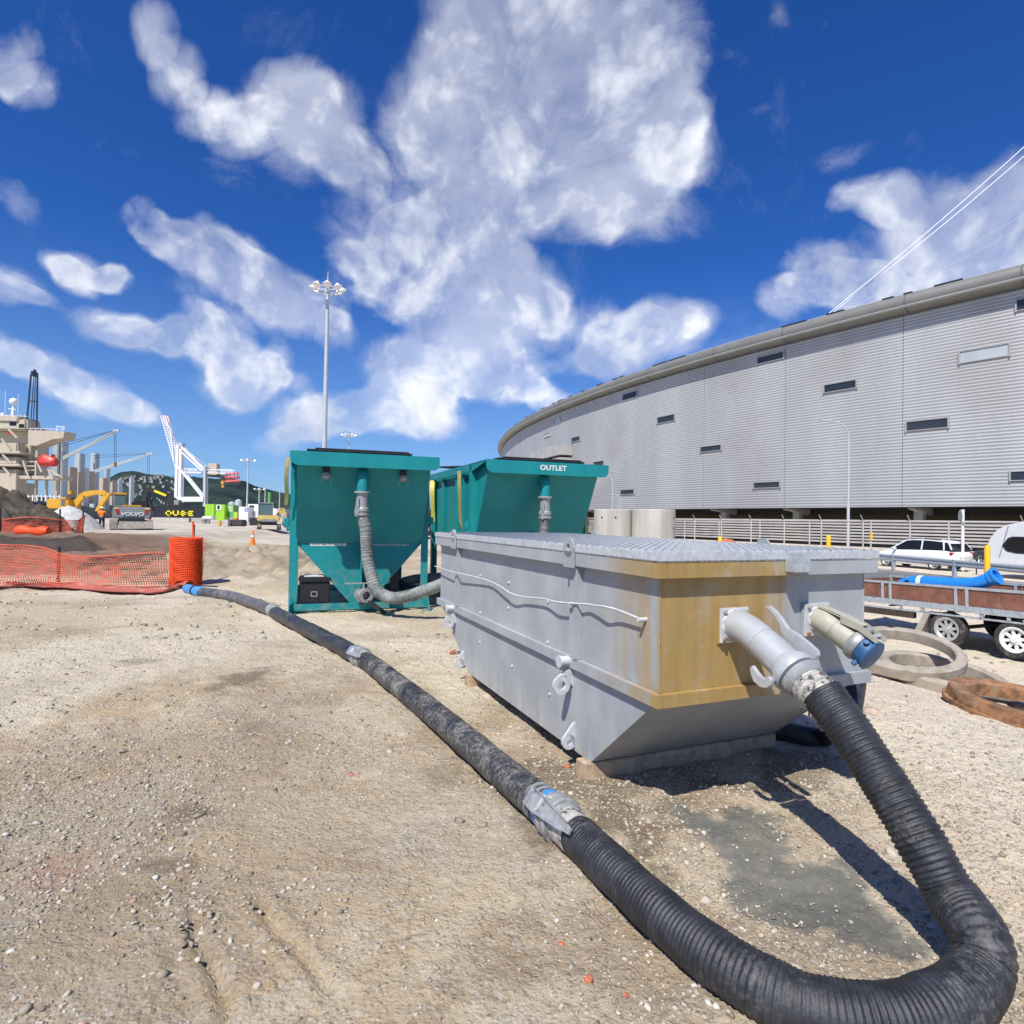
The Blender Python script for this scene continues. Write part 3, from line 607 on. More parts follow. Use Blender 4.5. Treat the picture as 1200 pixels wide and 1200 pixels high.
def build_stones():
    """loose crushed stone lying on the yard: nobody could count it"""
    bm = bmesh.new(); bmesh.ops.create_icosphere(bm, subdivisions=1, radius=1); bv = np.array([v.co[:] for v in bm.verts]); bf = np.array([[v.index for v in f.verts] for f in bm.faces]); bm.free()
    rng = np.random.default_rng(3)
    def scatter(n, y0, y1, xr, rmin, rmax, pw):
        y = y0+(y1-y0)*rng.random(n)**1.0; x = (rng.random(n)*2-1)*(y*.92+.4)+0
        keep = rng.random(n) < np.clip(.10+2.6*(fbm(x*.8, y*.8, 4, 51)-.40)*2, .06, 1)
        sd = np.full(n, 9.); m = (np.abs(x) < 4) & (y < 5); sd[m] = poly_sd(x[m], y[m], SLURRY); keep &= (sd > .0) | (rng.random(n) < np.clip(.35+sd*3, .07, 1))
        x, y = x[keep], y[keep]; r = rmin+(rmax-rmin)*rng.random(len(x))**pw
        return x, y, r
    S = [scatter(36000, 1.35, 4.2, 1, .0025, .010, 2.2), scatter(16000, 3.5, 9, 1, .004, .014, 2), scatter(5200, 1.4, 5, 1, .006, .017, 2.0), scatter(700, 1.5, 7, 1, .012, .026, 2.2), scatter(110, 1.4, 6, 1, .016, .030, 1.6), scatter(3500, 8, 20, 1, .012, .045, 2)]
    # denser drifts at places seen in the yard
    for px, py, s, n, rm in ((205, 1040, .16, 120, .028), (225, 1090, .1, 60, .026), (375, 1065, .13, 90, .024), (10, 835, .5, 200, .03), (190, 1000, .25, 120, .02), (120, 940, .5, 260, .02), (60, 1080, .45, 380, .018), (690, 1010, .2, 90, .018), (760, 985, .18, 160, .022), (640, 905, .12, 60, .026), (785, 965, .12, 70, .024), (830, 1110, .1, 60, .014), (720, 930, .25, 90, .016), (945, 1085, .12, 50, .014), (860, 1060, .08, 40, .016), (1040, 930, .25, 120, .018), (650, 1110, .25, 110, .016), (450, 1020, .5, 220, .014)):
        c = _q(px, py); x = c[0]+rng.normal(0, s, n); y = c[1]+rng.normal(0, s*1.3, n); S.append((x, y, .004+(rm*.72-.004)*rng.random(n)**1.8))
    x = np.concatenate([a[0] for a in S]); y = np.concatenate([a[1] for a in S]); r = np.concatenate([a[2] for a in S]); n = len(x)
    a0 = rng.random((n, 3))*6.283; ca, sa = np.cos(a0), np.sin(a0); Rm = np.zeros((n, 3, 3)); Rm[:, 0] = np.stack([ca[:, 0]*ca[:, 1], -sa[:, 0], ca[:, 0]*sa[:, 1]], 1); Rm[:, 1] = np.stack([sa[:, 0]*ca[:, 1], ca[:, 0], sa[:, 0]*sa[:, 1]], 1); Rm[:, 2] = np.stack([-sa[:, 1], 0*ca[:, 1], ca[:, 1]], 1)
    bvr = np.einsum('nij,kj->nki', Rm, bv); bvr = bvr/np.abs(bvr).max(2, keepdims=True)**(.35+.6*rng.random((n, 1, 1)))*.88
    V = bvr*(1+.26*(rng.random((n, 12, 1))-.5)*2)+.24*(rng.random((n, 12, 3))-.5)*2
    V = V*np.stack([.6+.7*rng.random(n), .7+.5*rng.random(n), .38+.4*rng.random(n)], 1)[:, None]
    # random tilt
    a = rng.random(n)*6.283; b = rng.normal(0, .35, n); ca, sa, cb, sb = np.cos(a), np.sin(a), np.cos(b), np.sin(b)
    X_, Y_, Z_ = V[..., 0], V[..., 1], V[..., 2]
    Y2 = Y_*cb[:, None]-Z_*sb[:, None]; Z2 = Y_*sb[:, None]+Z_*cb[:, None]
    X3 = X_*ca[:, None]-Y2*sa[:, None]; Y3 = X_*sa[:, None]+Y2*ca[:, None]
    z = Hfull(x, y)
    P = np.stack([X3*r[:, None]+x[:, None], Y3*r[:, None]+y[:, None], Z2*r[:, None]+(z+r*.12)[:, None]], -1).reshape(-1, 3)
    F = (bf[None]+np.arange(n)[:, None, None]*12).reshape(-1)
    me = bpy.data.meshes.new('loose_stones'); me.vertices.add(len(P)); me.vertices.foreach_set('co', P.ravel().astype('f'))
    nf = len(F)//3; me.loops.add(len(F)); me.loops.foreach_set('vertex_index', F.astype('i')); me.polygons.add(nf); me.polygons.foreach_set('loop_start', np.arange(0, nf*3, 3, dtype='i')); me.update(calc_edges=True)
    me.materials.append(MATS['stone_mix']); o = link(bpy.data.objects.new('loose_stones', me)); tag(o, kind='stuff'); print('stones', n)
build_stones()

def chunk(name, px, py, r, mat, label, cat, group=None, sq=(1, 1, .6), seed=0):
    rng = np.random.default_rng(seed+int(px)); bm = bmesh.new(); bmesh.ops.create_icosphere(bm, subdivisions=2, radius=1)
    for v in bm.verts:
        k = 1+.5*(fbm(np.array([v.co.x*1.3+seed]), np.array([v.co.y*1.3+v.co.z*2]), 3, seed+70)[0]-.5)*2
        v.co = Vector((v.co.x*sq[0], v.co.y*sq[1], max(v.co.z, -.5)*sq[2]))*r*k
    me = bpy.data.meshes.new(name); bm.to_mesh(me); bm.free(); me.materials.append(MATS[mat])
    p = atz(px, py, Hs(*atz(px, py, 0)[:2])); p[2] = float(Hfull(np.array([p[0]]), np.array([p[1]]))[0])
    o = link(bpy.data.objects.new(name, me)); o.location = (p[0], p[1], p[2]+r*sq[2]*.3); o.rotation_euler = (0, 0, rng.random()*6); return tag(o, label, cat, group)
bg = 'orange brick fragments on the gravel'
chunk('brick_fragment', 690, 1156, .019, 'brick_bit', 'largest orange brick fragment, near the bottom edge below the long hose', 'brick', bg, (1, .8, .8), 1)
chunk('brick_fragment', 657, 1105, .012, 'brick_bit', 'small angular orange brick chip just above two pale pink stones', 'brick', bg, (1, .7, .8), 2)
chunk('brick_fragment', 664, 900, .022, 'brick_bit', 'orange brick chip beside the timber block under the skip', 'brick', bg, (1.2, .7, .6), 3)
chunk('brick_fragment', 412, 905, .014, 'brick_bit', 'lone orange brick chip on open gravel left of the hose', 'brick', bg, (1, .8, .7), 4)
chunk('brick_fragment', 734, 1170, .012, 'brick_bit', 'faded pink brick chip right of the largest brick fragment', 'brick', bg, (1, .8, .6), 5)
chunk('brick_fragment', 530, 767, .05, 'brick_bit', 'flat orange brick piece beside the far end of the skip', 'brick', bg, (1.2, .7, .5), 6)
chunk('stone', 1022, 833, .10, 'rock', 'flat brown rock lying below the concrete rings', 'rock', None, (1.5, .8, .45), 7)
chunk('stone', 76, 1048, .0, 'rock', 'x', 'rock') if False else None

# ------------------------------------------------------------------ hills
def build_hills():
    xs = np.linspace(-1900, 60, 150); ys = np.linspace(1300, 2500, 60); X, Y = np.meshgrid(xs, ys)
    # skyline measured as pixel heights at a distance of 1900 m
    sk = [(-60, 585), (100, 578), (140, 556), (158, 553), (180, 556), (205, 560), (240, 562), (270, 560), (285, 562), (300, 570), (335, 577), (380, 584), (440, 592), (520, 602), (600, 612)]
    sx = [at(p, q, 1900)[0] for p, q in sk]; sz = [at(p, q, 1900)[2] for p, q in sk]
    ridge = np.interp(X*1900/Y, sx, sz)
    prof = sst(Y, 1350, 1900)*(1-.4*sst(Y, 1950, 2500))
    Z = ridge*prof*(Y/1900)+(fbm(X*.006, Y*.006, 5, 61)-.5)*46*sst(Y, 1350, 1600)-2
    g = G(); nx = len(xs); ny = len(ys)
    g.add(np.stack([X, Y, Z], -1).reshape(-1, 3), [(j*nx+i, j*nx+i+1, (j+1)*nx+i+1, (j+1)*nx+i) for j in range(ny-1) for i in range(nx-1)])
    g.build('hills', 'hill_bush', kind='structure', smooth=180)
    def zat(x, y):
        r = np.interp(x*1900/y, sx, sz); p = float(sst(np.array(y), 1350, 1900)*(1-.4*sst(np.array(y), 1950, 2500)))
        return r*p*(y/1900)+(float(fbm(np.array([x*.006]), np.array([y*.006]), 5, 61)[0])-.5)*46*float(sst(np.array(y), 1350, 1600))-2
    # houses on the hillside
    t = thing('hillside_house', 'small pale house among trees on the hillside', 'house', (0, 0, 0), 0, 'houses on the green hillside')
    G().box((-7, -5, -4), (7, 5, 7)).build('wall', 'hillhouse', t)
    r = G(); r.prism([(-8, -6, 7), (8, -6, 7), (8, 0, 10.5), (-8, 0, 10.5)], (0, 0, .4)); r.prism([(-8, 6, 7), (8, 6, 7), (8, 0, 10.5), (-8, 0, 10.5)], (0, 0, .4)); r.build('roof', 'hillroof', t)
    rng = random.Random(5); first = True
    spots = []
    for k in range(110): spots.append((rng.uniform(128, 205), rng.uniform(.05, .97)**.8))
    for k in range(16): spots.append((rng.uniform(298, 333), rng.uniform(.0, .35)))
    for px, u in spots:
        y = 1450+u*430; x = at(px, 600, y)[0]
        o = t if first else copy_tree(t); first = False
        o.location = (x, y, zat(x, y)+1); o.rotation_euler = (0, 0, rng.uniform(-.9, .9)); s = rng.uniform(.3, .62); o.scale = (s, s, s*rng.uniform(.8, 1.2))
build_hills()

# ------------------------------------------------------------------ stadium
SC = np.array([263.94, 231.68]); SR = 269.61
def arc(th, r, z): return np.array([SC[0]+r*math.cos(th), SC[1]+r*math.sin(th), z])
def hit_arc(px, py, r):
    d = ray(px, py); ox, oy = -SC; a = d[0]**2+d[1]**2; b = 2*(ox*d[0]+oy*d[1]); c = ox*ox+oy*oy-r*r
    t = (-b-math.sqrt(max(0, b*b-4*a*c)))/(2*a); p = CP+d*t; return math.atan2(p[1]-SC[1], p[0]-SC[0]) % (2*math.pi), p[2]
def ring_strip(g, prof, t0, t1, n, closed=True):
    """sweep a closed (r, z) profile along the stadium arc"""
    th = np.linspace(t0, t1, n); m = len(prof)
    V = np.array([arc(t, r, z) for t in th for r, z in prof])
    f = [(i*m+j, i*m+(j+1) % m, (i+1)*m+(j+1) % m, (i+1)*m+j) for i in range(n-1) for j in range(m if closed else m-1)]
    if closed: f += [tuple(range(m)), tuple((n-1)*m+j for j in range(m))]
    return g.add(V, f)
def build_stadium():
    T0, T1 = math.radians(160), math.radians(238)
    st = thing('stadium', 'big curved stadium wall of ribbed grey metal cladding with a rounded roof rim', 'stadium', (0, 0, 0))
    RW = SR-1.6; ZB, ZT = 4.0, 27.25
    # panels between the seams seen in the photograph, carried on at the same pitch out of frame
    seams = sorted(hit_arc(px, py, RW)[0] for px, py in ((1058, 470), (920, 500), (825, 500), (747, 520), (696, 520), (657, 500), (632, 500), (612, 510)))
    pitch = (seams[-1]-seams[-4])/3
    a = seams[0]
    while a > T0: a -= pitch; seams.insert(0, a)
    a = seams[-1]
    while a < T1: a += pitch; seams.append(a)
    gap = .035/SR
    for s0, s1 in zip(seams, seams[1:]):
        g = G(); ring_strip(g, [(RW, ZB), (RW+.0, ZT), (RW-.5, ZT), (RW-.5, ZB)], s0+gap, s1-gap, max(3, int((s1-s0)*SR/1.5))); g.build('cladding_panel', 'ribbed_cladding', st, smooth=40)
    g = G(); ring_strip(g, [(RW-.12, ZB+.1), (RW-.12, ZT-.1), (RW-.45, ZT-.1), (RW-.45, ZB+.1)], T0, T1, 200); g.build('backing_wall', 'ship_grey', st, smooth=40)
    # rounded roof rim, lighter roof edge above it, recessed soffit below
    pr = [(SR-1.2+1.25*math.cos(q), 28.55+1.08*math.sin(q)) for q in np.linspace(math.radians(88), math.radians(-75), 10)]+[(SR-1.5, 27.48), (SR-1.5, 28.0), (SR-6, 29.4)]
    g = G(); ring_strip(g, pr, T0, T1, 240); g.build('roof_rim', 'roof_metal', st, smooth=45)
    g = G(); ring_strip(g, [(SR-.1, 27.75), (SR+.12, 27.9), (SR+.12, 28.02), (SR-.1, 28.05)], T0, T1, 240); g.build('gutter', 'roof_light', st, smooth=45)
    g = G(); ring_strip(g, [(SR-1.0, 29.62), (SR-1.3, 29.82), (SR-40, 32.5), (SR-40, 31.8), (SR-6, 29.45)], T0, T1, 160); g.build('roof', 'roof_light', st, smooth=45)
    rng = random.Random(4); g = G()
    for k in range(46):
        a = math.radians(rng.uniform(182, 224)); ring_strip(g, [(SR-.75, 29.64), (SR-.75, 29.76), (SR-1.15, 29.80), (SR-1.15, 29.64)], a, a+rng.uniform(.003, .012), 4)
    g.build('flashing', 'tarp_dark', st)
    g = G(); ring_strip(g, [(SR-1.45, 27.32), (SR-1.45, 27.40), (SR-3, 27.40), (SR-3, 27.32)], T0, T1, 160); g.build('soffit', 'soffit', st)
    # rim joints
    for px, py in ((916, 395), (1059, 352), (835, 412), (757, 437), (655, 478), (1196, 312)):
        th, z = hit_arc(px, py, SR); g = G(); ring_strip(g, [(SR-1.2+1.29*math.cos(q), 28.55+1.12*math.sin(q)) for q in np.linspace(math.radians(80), math.radians(-70), 8)]+[(SR-1.4, 27.4)], th, th+.0006, 2); g.build('rim_joint', 'soffit', st)
    # undercroft: floor slab, columns, tan back wall
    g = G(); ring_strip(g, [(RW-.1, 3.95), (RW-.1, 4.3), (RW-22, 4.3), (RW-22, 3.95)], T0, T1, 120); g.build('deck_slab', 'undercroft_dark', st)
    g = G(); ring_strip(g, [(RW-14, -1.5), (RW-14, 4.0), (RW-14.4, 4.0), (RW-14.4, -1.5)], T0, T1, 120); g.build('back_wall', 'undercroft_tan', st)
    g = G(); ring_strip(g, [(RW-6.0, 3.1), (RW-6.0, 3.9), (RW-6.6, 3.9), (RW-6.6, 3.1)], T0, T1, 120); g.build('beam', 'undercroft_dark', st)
    for px in (560, 640, 705, 770, 850, 935, 1078, 1230, 1400):
        th, _ = hit_arc(px, 600, RW-4); p = arc(th, RW-4, 0); u = np.array([math.cos(th), math.sin(th), 0]); w = np.array([-u[1], u[0], 0])
        g = G(); g.bar((p[0], p[1], -1.2), (p[0], p[1], 3.95), 1.0, 1.0, up=u)
        g.prism([p+u*-2+np.array([0, 0, 3.1]), p+u*3.6+np.array([0, 0, 3.75]), p+u*3.6+np.array([0, 0, 3.94]), p+u*-2+np.array([0, 0, 3.94])], w*.7)
        g.build('column', 'concrete_far', st)
    # slot windows
    W = [(653.6, 494.7, 7, 5, 2), (675, 516, 10, 5, 1), (738.6, 466, 16, 7, 1), (781, 493, 20, 7, 1), (833.5, 527, 24, 6, 1), (702, 544, 12, 5, 1), (735.5, 577, 16, 5, 1), (903.6, 423, 30, 7, 1), (985, 456, 37, 8, 1),
         (1087, 500, 48, 9, 1), (899, 569, 30, 6, 1), (1207, 558, 44, 8, 1), (1154, 419, 57, 11, 2), (1212, 358, 40, 10, 1), (642, 511, 7, 4, 2)]
    for px, py, w, h, kind in W:
        t0, z = hit_arc(px-w/2, py, RW); t1, _ = hit_arc(px+w/2, py, RW); c = arc((t0+t1)/2, RW, z); hh = h*np.linalg.norm(c[:2])/FPX/2*.95
        g = G(); ring_strip(g, [(RW+.16, z-hh-.09), (RW+.16, z-hh), (RW-.1, z-hh), (RW-.1, z-hh-.09)], t0, t1, 6); ring_strip(g, [(RW+.16, z+hh), (RW+.16, z+hh+.09), (RW-.1, z+hh+.09), (RW-.1, z+hh)], t0, t1, 6)
        e = .16/SR
        ring_strip(g, [(RW+.22, z-hh-.15), (RW+.22, z+hh+.15), (RW-.1, z+hh+.15), (RW-.1, z-hh-.15)], t0-e, t0, 2); ring_strip(g, [(RW+.22, z-hh-.15), (RW+.22, z+hh+.15), (RW-.1, z+hh+.15), (RW-.1, z-hh-.15)], t1, t1+e, 2)
        f = g.build('window', 'roof_light', st)
        g = G(); ring_strip(g, [(RW+.05, z-hh), (RW+.05, z+hh), (RW-.05, z+hh), (RW-.05, z-hh)], t0, t1, 6); g.build('pane', 'slot_glass' if kind == 1 else 'slot_pale', f)
    # stair box against the wall
    g = G(); t0, z1 = hit_arc(622, 530, RW+3); t1, _ = hit_arc(657, 530, RW+3)
    for za, zb in ((z1-12, z1-6), (z1-5.4, z1-3), (z1-2.4, z1+.0)):
        ring_strip(g, [(RW+3.2, za), (RW+3.2, zb), (RW+.05, zb), (RW+.05, za)], t0, t1, 6)
    g.build('stair_landing', 'concrete_far', st)
build_stadium()

def build_fences():
    RD_ = np.array([.34, -.94, 0])
    # slatted fence that follows the stadium
    T0, T1 = math.radians(172), math.radians(232); RF = SR+7.5
    f = thing('slat_fence', 'long grey fence of horizontal slats below the stadium wall', 'fence')
    for k in range(7):
        z = -.35+k*.35; g = G(); ring_strip(g, [(RF, z), (RF+.02, z+.2), (RF-.06, z+.2), (RF-.06, z)], T0, T1, 120); g.build('slat', 'slat', f)
    g = G(); ring_strip(g, [(RF+.06, 2.18), (RF+.06, 2.30), (RF-.1, 2.30), (RF-.1, 2.18)], T0, T1, 120); g.build('top_rail', 'slat', f)
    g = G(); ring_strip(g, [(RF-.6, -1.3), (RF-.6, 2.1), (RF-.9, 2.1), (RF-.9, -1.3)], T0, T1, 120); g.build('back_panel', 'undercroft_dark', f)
    post = None; th = T0
    while th < T1:
        p = arc(th, RF+.09, 0); g = G(); g.bar((p[0], p[1], -1), (p[0], p[1], 2.2), .12)
        g.build('post', 'slat', f)
        if math.radians(190) < th: g = G(); g.bar((p[0], p[1], 2.2), (p[0]-.35, p[1]-.1, 2.85), .07); g.build('arm', 'roof_light', f)
        th += 4.6/SR
    # pipe fence in front of the parked cars: thin posts under one rail
    pf = thing('pipe_fence', 'thin grey pipe fence with tall posts and one top rail before the white car', 'fence')
    P = [np.array([24.1, 33.6, 0])-RD_*4.8*k for k in range(-2, 8)]
    for p in P:
        z = Hs(p[0], p[1]); G().cyl((p[0], p[1], z-.1), (p[0], p[1], 1.92), .045, seg=8).build('post', 'slat', pf)
    g = G(); g.cyl((P[0][0], P[0][1], 1.92), (P[-1][0], P[-1][1], 1.92), .04, seg=8); g.build('top_rail', 'slat', pf)
    g = G(); p = P[3]; g.cbox((p[0], p[1]-.06, 1.0), (.12, .03, .5)); g.build('tag', 'yellow_bollard', pf)
    # guard rail along the kerb
    gr = thing('guard_rail', 'galvanised steel guard rail along the road in front of the white car', 'guard rail')
    A = np.array([20.2, 38, -.05]); B = np.array([21.25, 23.3, -.05])
    g = G(); prof = [(0, -.16), (.05, -.12), (.05, -.05), (0, -.01), (0, .01), (.05, .05), (.05, .12), (0, .16)]
    d = (B-A)/np.linalg.norm(B-A); nrm = np.cross(d, (0, 0, 1.)); nrm = nrm if nrm[1] < 0 else -nrm
    V = np.array([Q+nrm*(a+o)+np.array([0, 0, z]) for Q in (A, B) for o, sgn in ((0, 1), (-.03, -1)) for a, z in (prof if sgn > 0 else prof[::-1])]); m = 16
    g.add(V, [(j, (j+1) % m, m+(j+1) % m, m+j) for j in range(m)]); g.build('rail', 'galv', gr)
    for t in (.08, .36, .64, .92):
        p = A+(B-A)*t; z = Hs(p[0], p[1]); G().cbox((p[0], p[1]+.12, (z+p[2]+.16)/2), (.13, .16, p[2]+.16-z)).build('post', 'galv', gr)
    # road
    g = G(); z = -.746
    g.add([(9.0, 39, z), (18.5, 39, z), (26.5, 16, z), (16.8, 16, z)], [(0, 1, 2, 3)]); g.build('road', 'asphalt', kind='structure')
    g = G()
    for a, b in (((9.6, 39), (17.4, 16)), ((17.6, 39), (25.6, 16))):
        g.add([(a[0], a[1], z+.004), (b[0], b[1], z+.004), (b[0]+.15, b[1], z+.004), (a[0]+.15, a[1], z+.004)], [(0, 1, 2, 3)])
    g.build('road_marking', 'line_white', kind='structure')
build_fences()

# ------------------------------------------------------------------ the grey skip
YAW = .4; P0 = np.array([.8017, 3.2672, 0]); D1 = np.array([-math.sin(YAW), math.cos(YAW), 0]); D2 = np.array([math.cos(YAW), math.sin(YAW), 0])
SL, SW, ZRB, ZRT, ZG, ZFT, ZFB, PR, PF, EN, EF, ZBOT = 4.153, 1.56, 1.352, 1.437, 1.494, .735, .662, .058, .036, .703, 1.019, .11
def skip_w(b, a, z): return P0+b*D2+a*D1+np.array([0, 0, z])
def on_b(px, py, b):
    """skip coordinates (a, z) where the sight line meets the upright plane at b across the skip"""
    d = ray(px, py); t = np.dot(P0+b*D2-CP, D2)/np.dot(d, D2); q = CP+d*t-P0; return float(q@D1), float(q[2])
def build_skip():
    s = thing('skip_bin', 'large grey steel skip with a silt-stained ochre end and a galvanised grating lid', 'skip', P0, YAW)
    T = .008
    side = [(0, ZRT-.005), (0, .70), (EN, ZBOT), (SL-EF, ZBOT), (SL, .70), (SL, ZRT-.005)]
    for x in (0, SW-T):
        G().prism([(x, a, z) for a, z in side], (T, 0, 0)).build('side_wall', 'skip_paint', s)
    def plate(p, q, nm):
        (a0, z0), (a1, z1) = p, q; d = np.array([a1-a0, z1-z0]); d /= np.hypot(*d); n_ = np.array([d[1], -d[0]])*T
        mid = np.array([SL/2, .8]); 
        if np.dot(n_, mid-np.array([a0, z0])) < 0: n_ = -n_
        G().prism([(T, a0, z0), (T, a1, z1), (T, a1+n_[0], z1+n_[1]), (T, a0+n_[0], z0+n_[1])], (SW-2*T, 0, 0)).build(nm, 'skip_paint', s)
    plate((0, ZRT-.005), (0, .70), 'end_wall'); plate((0, .70), (EN, ZBOT), 'sloped_end'); plate((EN, ZBOT), (SL-EF, ZBOT), 'floor_plate'); plate((SL-EF, ZBOT), (SL, .70), 'sloped_end'); plate((SL, .70), (SL, ZRT-.005), 'end_wall')
    def band(nm, p, z0, z1, mat='skip_paint', inner=0., bevel=.003):
        for lo, hi in (((-p, -p, z0), (-inner, SL+p, z1)), ((SW+inner, -p, z0), (SW+p, SL+p, z1)), ((-inner+.0004, -p, z0), (SW+inner-.0004, -inner, z1)), ((-inner+.0004, SL+inner, z0), (SW+inner-.0004, SL+p, z1))):
            G().box(lo, hi).build(nm, mat, s, bevel=bevel)
    band('rim_band', PR, ZRB, ZRT)
    band('middle_band', PF, ZFB, ZFT)
    # weld beads at the two near corners
    for x, y in ((-.001, -.001), (SW+.001, -.001)):
        G().tube([(x, y, z) for z in np.linspace(ZFT+.004, ZRB-.004, 40)], [.003+.0025*random.random() for _ in range(40)], 6).build('weld', 'skip_paint', s, smooth=60)
    # grating lid
    gl = G(); p = PR+.004
    gl.box((-p, -p, ZRT+.009), (-p+.012, SL+p, ZG)); gl.box((SW+p-.012, -p, ZRT+.009), (SW+p, SL+p, ZG)); gl.box((-p+.0125, -p, ZRT+.009), (SW+p-.0125, -p+.012, ZG)); gl.box((-p+.0125, SL+p-.012, ZRT+.009), (SW+p-.0125, SL+p, ZG))
    gl.box((-p+.0125, SL*.5-.012, ZRT+.009), (SW+p-.0125, SL*.5+.012, ZG-.001))
    gl.build('grating_frame', 'galv_bright', s, bevel=.002)
    gb = G()
    x0_, x1_, y0_, y1_ = -p+.012, SW+p-.012, -p+.012, SL+p-.012
    for ang, pit, w_, h_, zt_ in ((math.radians(50), .046, .005, .034, ZG+.006), (math.radians(-40), .104, .006, .012, ZG+.004)):
        dr_ = np.array([math.cos(ang), math.sin(ang)]); nr_ = np.array([-dr_[1], dr_[0]]); ks = [np.dot(nr_, (a, b)) for a in (x0_, x1_) for b in (y0_, y1_)]; k = min(ks)+pit/2
        while k < max(ks):
            ts = []
            for ax, (lo, hi) in ((0, (x0_, x1_)), (1, (y0_, y1_))): a, b = (lo-nr_[ax]*k)/dr_[ax], (hi-nr_[ax]*k)/dr_[ax]; ts.append((min(a, b), max(a, b)))
            ta, tb = max(t[0] for t in ts), min(t[1] for t in ts)
            if tb-ta > .02: q = nr_*k; gb.bar((*(q+dr_*ta), zt_-h_/2), (*(q+dr_*tb), zt_-h_/2), w_, h_)
            k += pit
    gb.build('grating_bars', 'galv_bright', s, kind='stuff')
    wb = G(); wb.box((T, .3, 1.05), (SW-T, SL-.3, 1.052)); wb.build('silt_surface', 'soil_dark', s)
    # stiffeners, lifting lugs, pins and hooks on the long side
    for a in (.90, 3.46):
        for x, sg in ((0, -1), (SW, 1)):
            e = .045*sg
            g = G(); g.box((min(x, x+e), a-.065, ZFT+.001), (max(x, x+e), a-.02, ZRB-.001)); g.box((min(x, x+e*.7), a-.018, ZFT+.001), (max(x, x+e*.7), a+.06, ZRB-.001)); g.build('stiffener', 'skip_paint', s, bevel=.002)
            xo = x+sg*(PR+.006); g = G()
            g.ring((xo, a, 1.475), (sg, 0, 0), .068, .024, .016, 28); g.box((min(xo, xo+sg*.016), a-.066, ZRB-.01), (max(xo, xo+sg*.016), a+.066, 1.449)); g.build('lifting_lug', 'skip_paint', s, smooth=40)
    for a, zp in ((.955, .705), (3.55, .70)):
        g = G(); g.cyl((-PF, a, zp), (-PF-.06, a, zp), .034, seg=18); g.cyl((-PF-.06, a, zp), (-PF-.075, a, zp), .042, seg=18); g.build('pin', 'conduit', s, smooth=40)
        g = G(); g.ring((-.088, a-.012, .545), (0, 1, 0), .062, .030, .024, 26); g.prism([(-.001, a-.012, .655), (-.03, a-.012, .655), (-.118, a-.012, .602), (-.06, a-.012, .610), (-.03, a-.012, .56), (-.001, a-.012, .53)], (0, .024, 0)); g.build('hook_plate', 'conduit', s, smooth=40)
    for a in (.915, 3.27):
        g = G(); g.ring((-.048, a-.012, .175), (0, 1, 0), .05, .02, .024, 24); g.prism([(-.001, a-.012, .30), (-.012, a-.012, .30), (-.085, a-.012, .21), (-.05, a-.012, .224), (-.012, a-.012, .15), (-.001, a-.012, .13)], (0, .024, 0)); g.build('tie_down_lug', 'conduit', s, smooth=40)
    # thin conduit sagging along the side
    R_ = [(4.22, 1.096), (3.49, 1.093), (2.82, 1.10), (2.45, 1.094), (2.13, 1.078), (1.9, 1.05), (1.70, 1.046), (1.34, 1.076), (1.1, 1.085), (.897, 1.101), (.72, 1.118), (.58, 1.128), (.45, 1.14), (.33, 1.136), (.125, 1.114)]
    C, u = spline([(-.052-.015*math.sin(i*1.7), a, z) for i, (a, z) in enumerate(R_)], .03)
    G().tube(C, .007, 8).build('conduit', 'conduit', s, smooth=60)
    g = G(); g.cyl((-.0, .125, 1.112), (-.055, .125, 1.112), .012, seg=10); g.cyl((0, .9, 1.1), (-.07, .9, 1.1), .01, seg=8); g.build('conduit_clip', 'conduit', s)
    for a, z in ((2.79, .479), (1.34, .755), (1.294, .386), (2.10, 1.117), (1.342, 1.055), (2.808, 1.115), (2.0, .43), (2.79, .76), (2.1, .9)):
        G().cyl((.001, a, z), (-.012, a, z), .012, .008, 8).build('bolt', 'conduit', s, smooth=40)
    for a in (2.58, 2.787, 2.115):
        G().box((-.0025, a-.006, ZFT+.05), (.002, a+.006, ZRB-.05)).build('seam', 'skip_paint', s)
    G().box((.829, -PR-.075, 1.375), (.948, -PR-.0005, 1.488)).build('end_socket', 'galv', s, bevel=.003)
    # inlet and outlet stubs
    STUB_E = np.array([1.13, -.09, 1.068]); STUB_T = np.array([.13, -.87, -.47]); STUB_T /= np.linalg.norm(STUB_T)
    for b, mt in ((.49, 'elbow_paint'), (1.13, 'cream_pipe')):
        g = G(); g.box((b-.108, -.012, .975), (b+.108, -.0005, 1.185)); g.build('weld_pad', 'skip_paint', s, bevel=.003)
        g = G(); g.box((b-.1, -.030, .983), (b+.1, -.0125, 1.177)); f = g.build('pipe_flange', 'conduit', s, bevel=.003)
        for dx in (-.078, .078):
            for z in (1.0, 1.16): G().cyl((b+dx, -.03, z), (b+dx, -.045, z), .012, seg=6).build('flange_bolt', 'cream_pipe' if z > 1.1 else 'rusty', f)
        if b < 1:
            pth = [(0, 1.08), (-.06, 1.08), (-.14, 1.060), (-.22, 1.024), (-.30, .984), (-.402, .930)]
        if b < 1: C, u = spline([(b, a, z) for a, z in pth], .015); pr_ = .0865
        else: C, u = spline([(b, 0, 1.08), (b, -.05, 1.079), STUB_E+np.array([-.002, .0, .0]), STUB_E+STUB_T*.06, STUB_E+STUB_T*.19], .015); pr_ = .073
        r = np.where(u < .02, pr_+.0015, pr_); G().tube(C, r, 32).build('pipe_elbow', mt, s, smooth=50)
        g = G(); g.tube([(b+(pr_+.002)*math.cos(t), -.032+.004*math.sin(t*9), 1.08+(pr_+.002)*math.sin(t)) for t in np.linspace(0, 2*math.pi, 40)], .007, 6); g.build('weld', 'conduit', s, smooth=60)
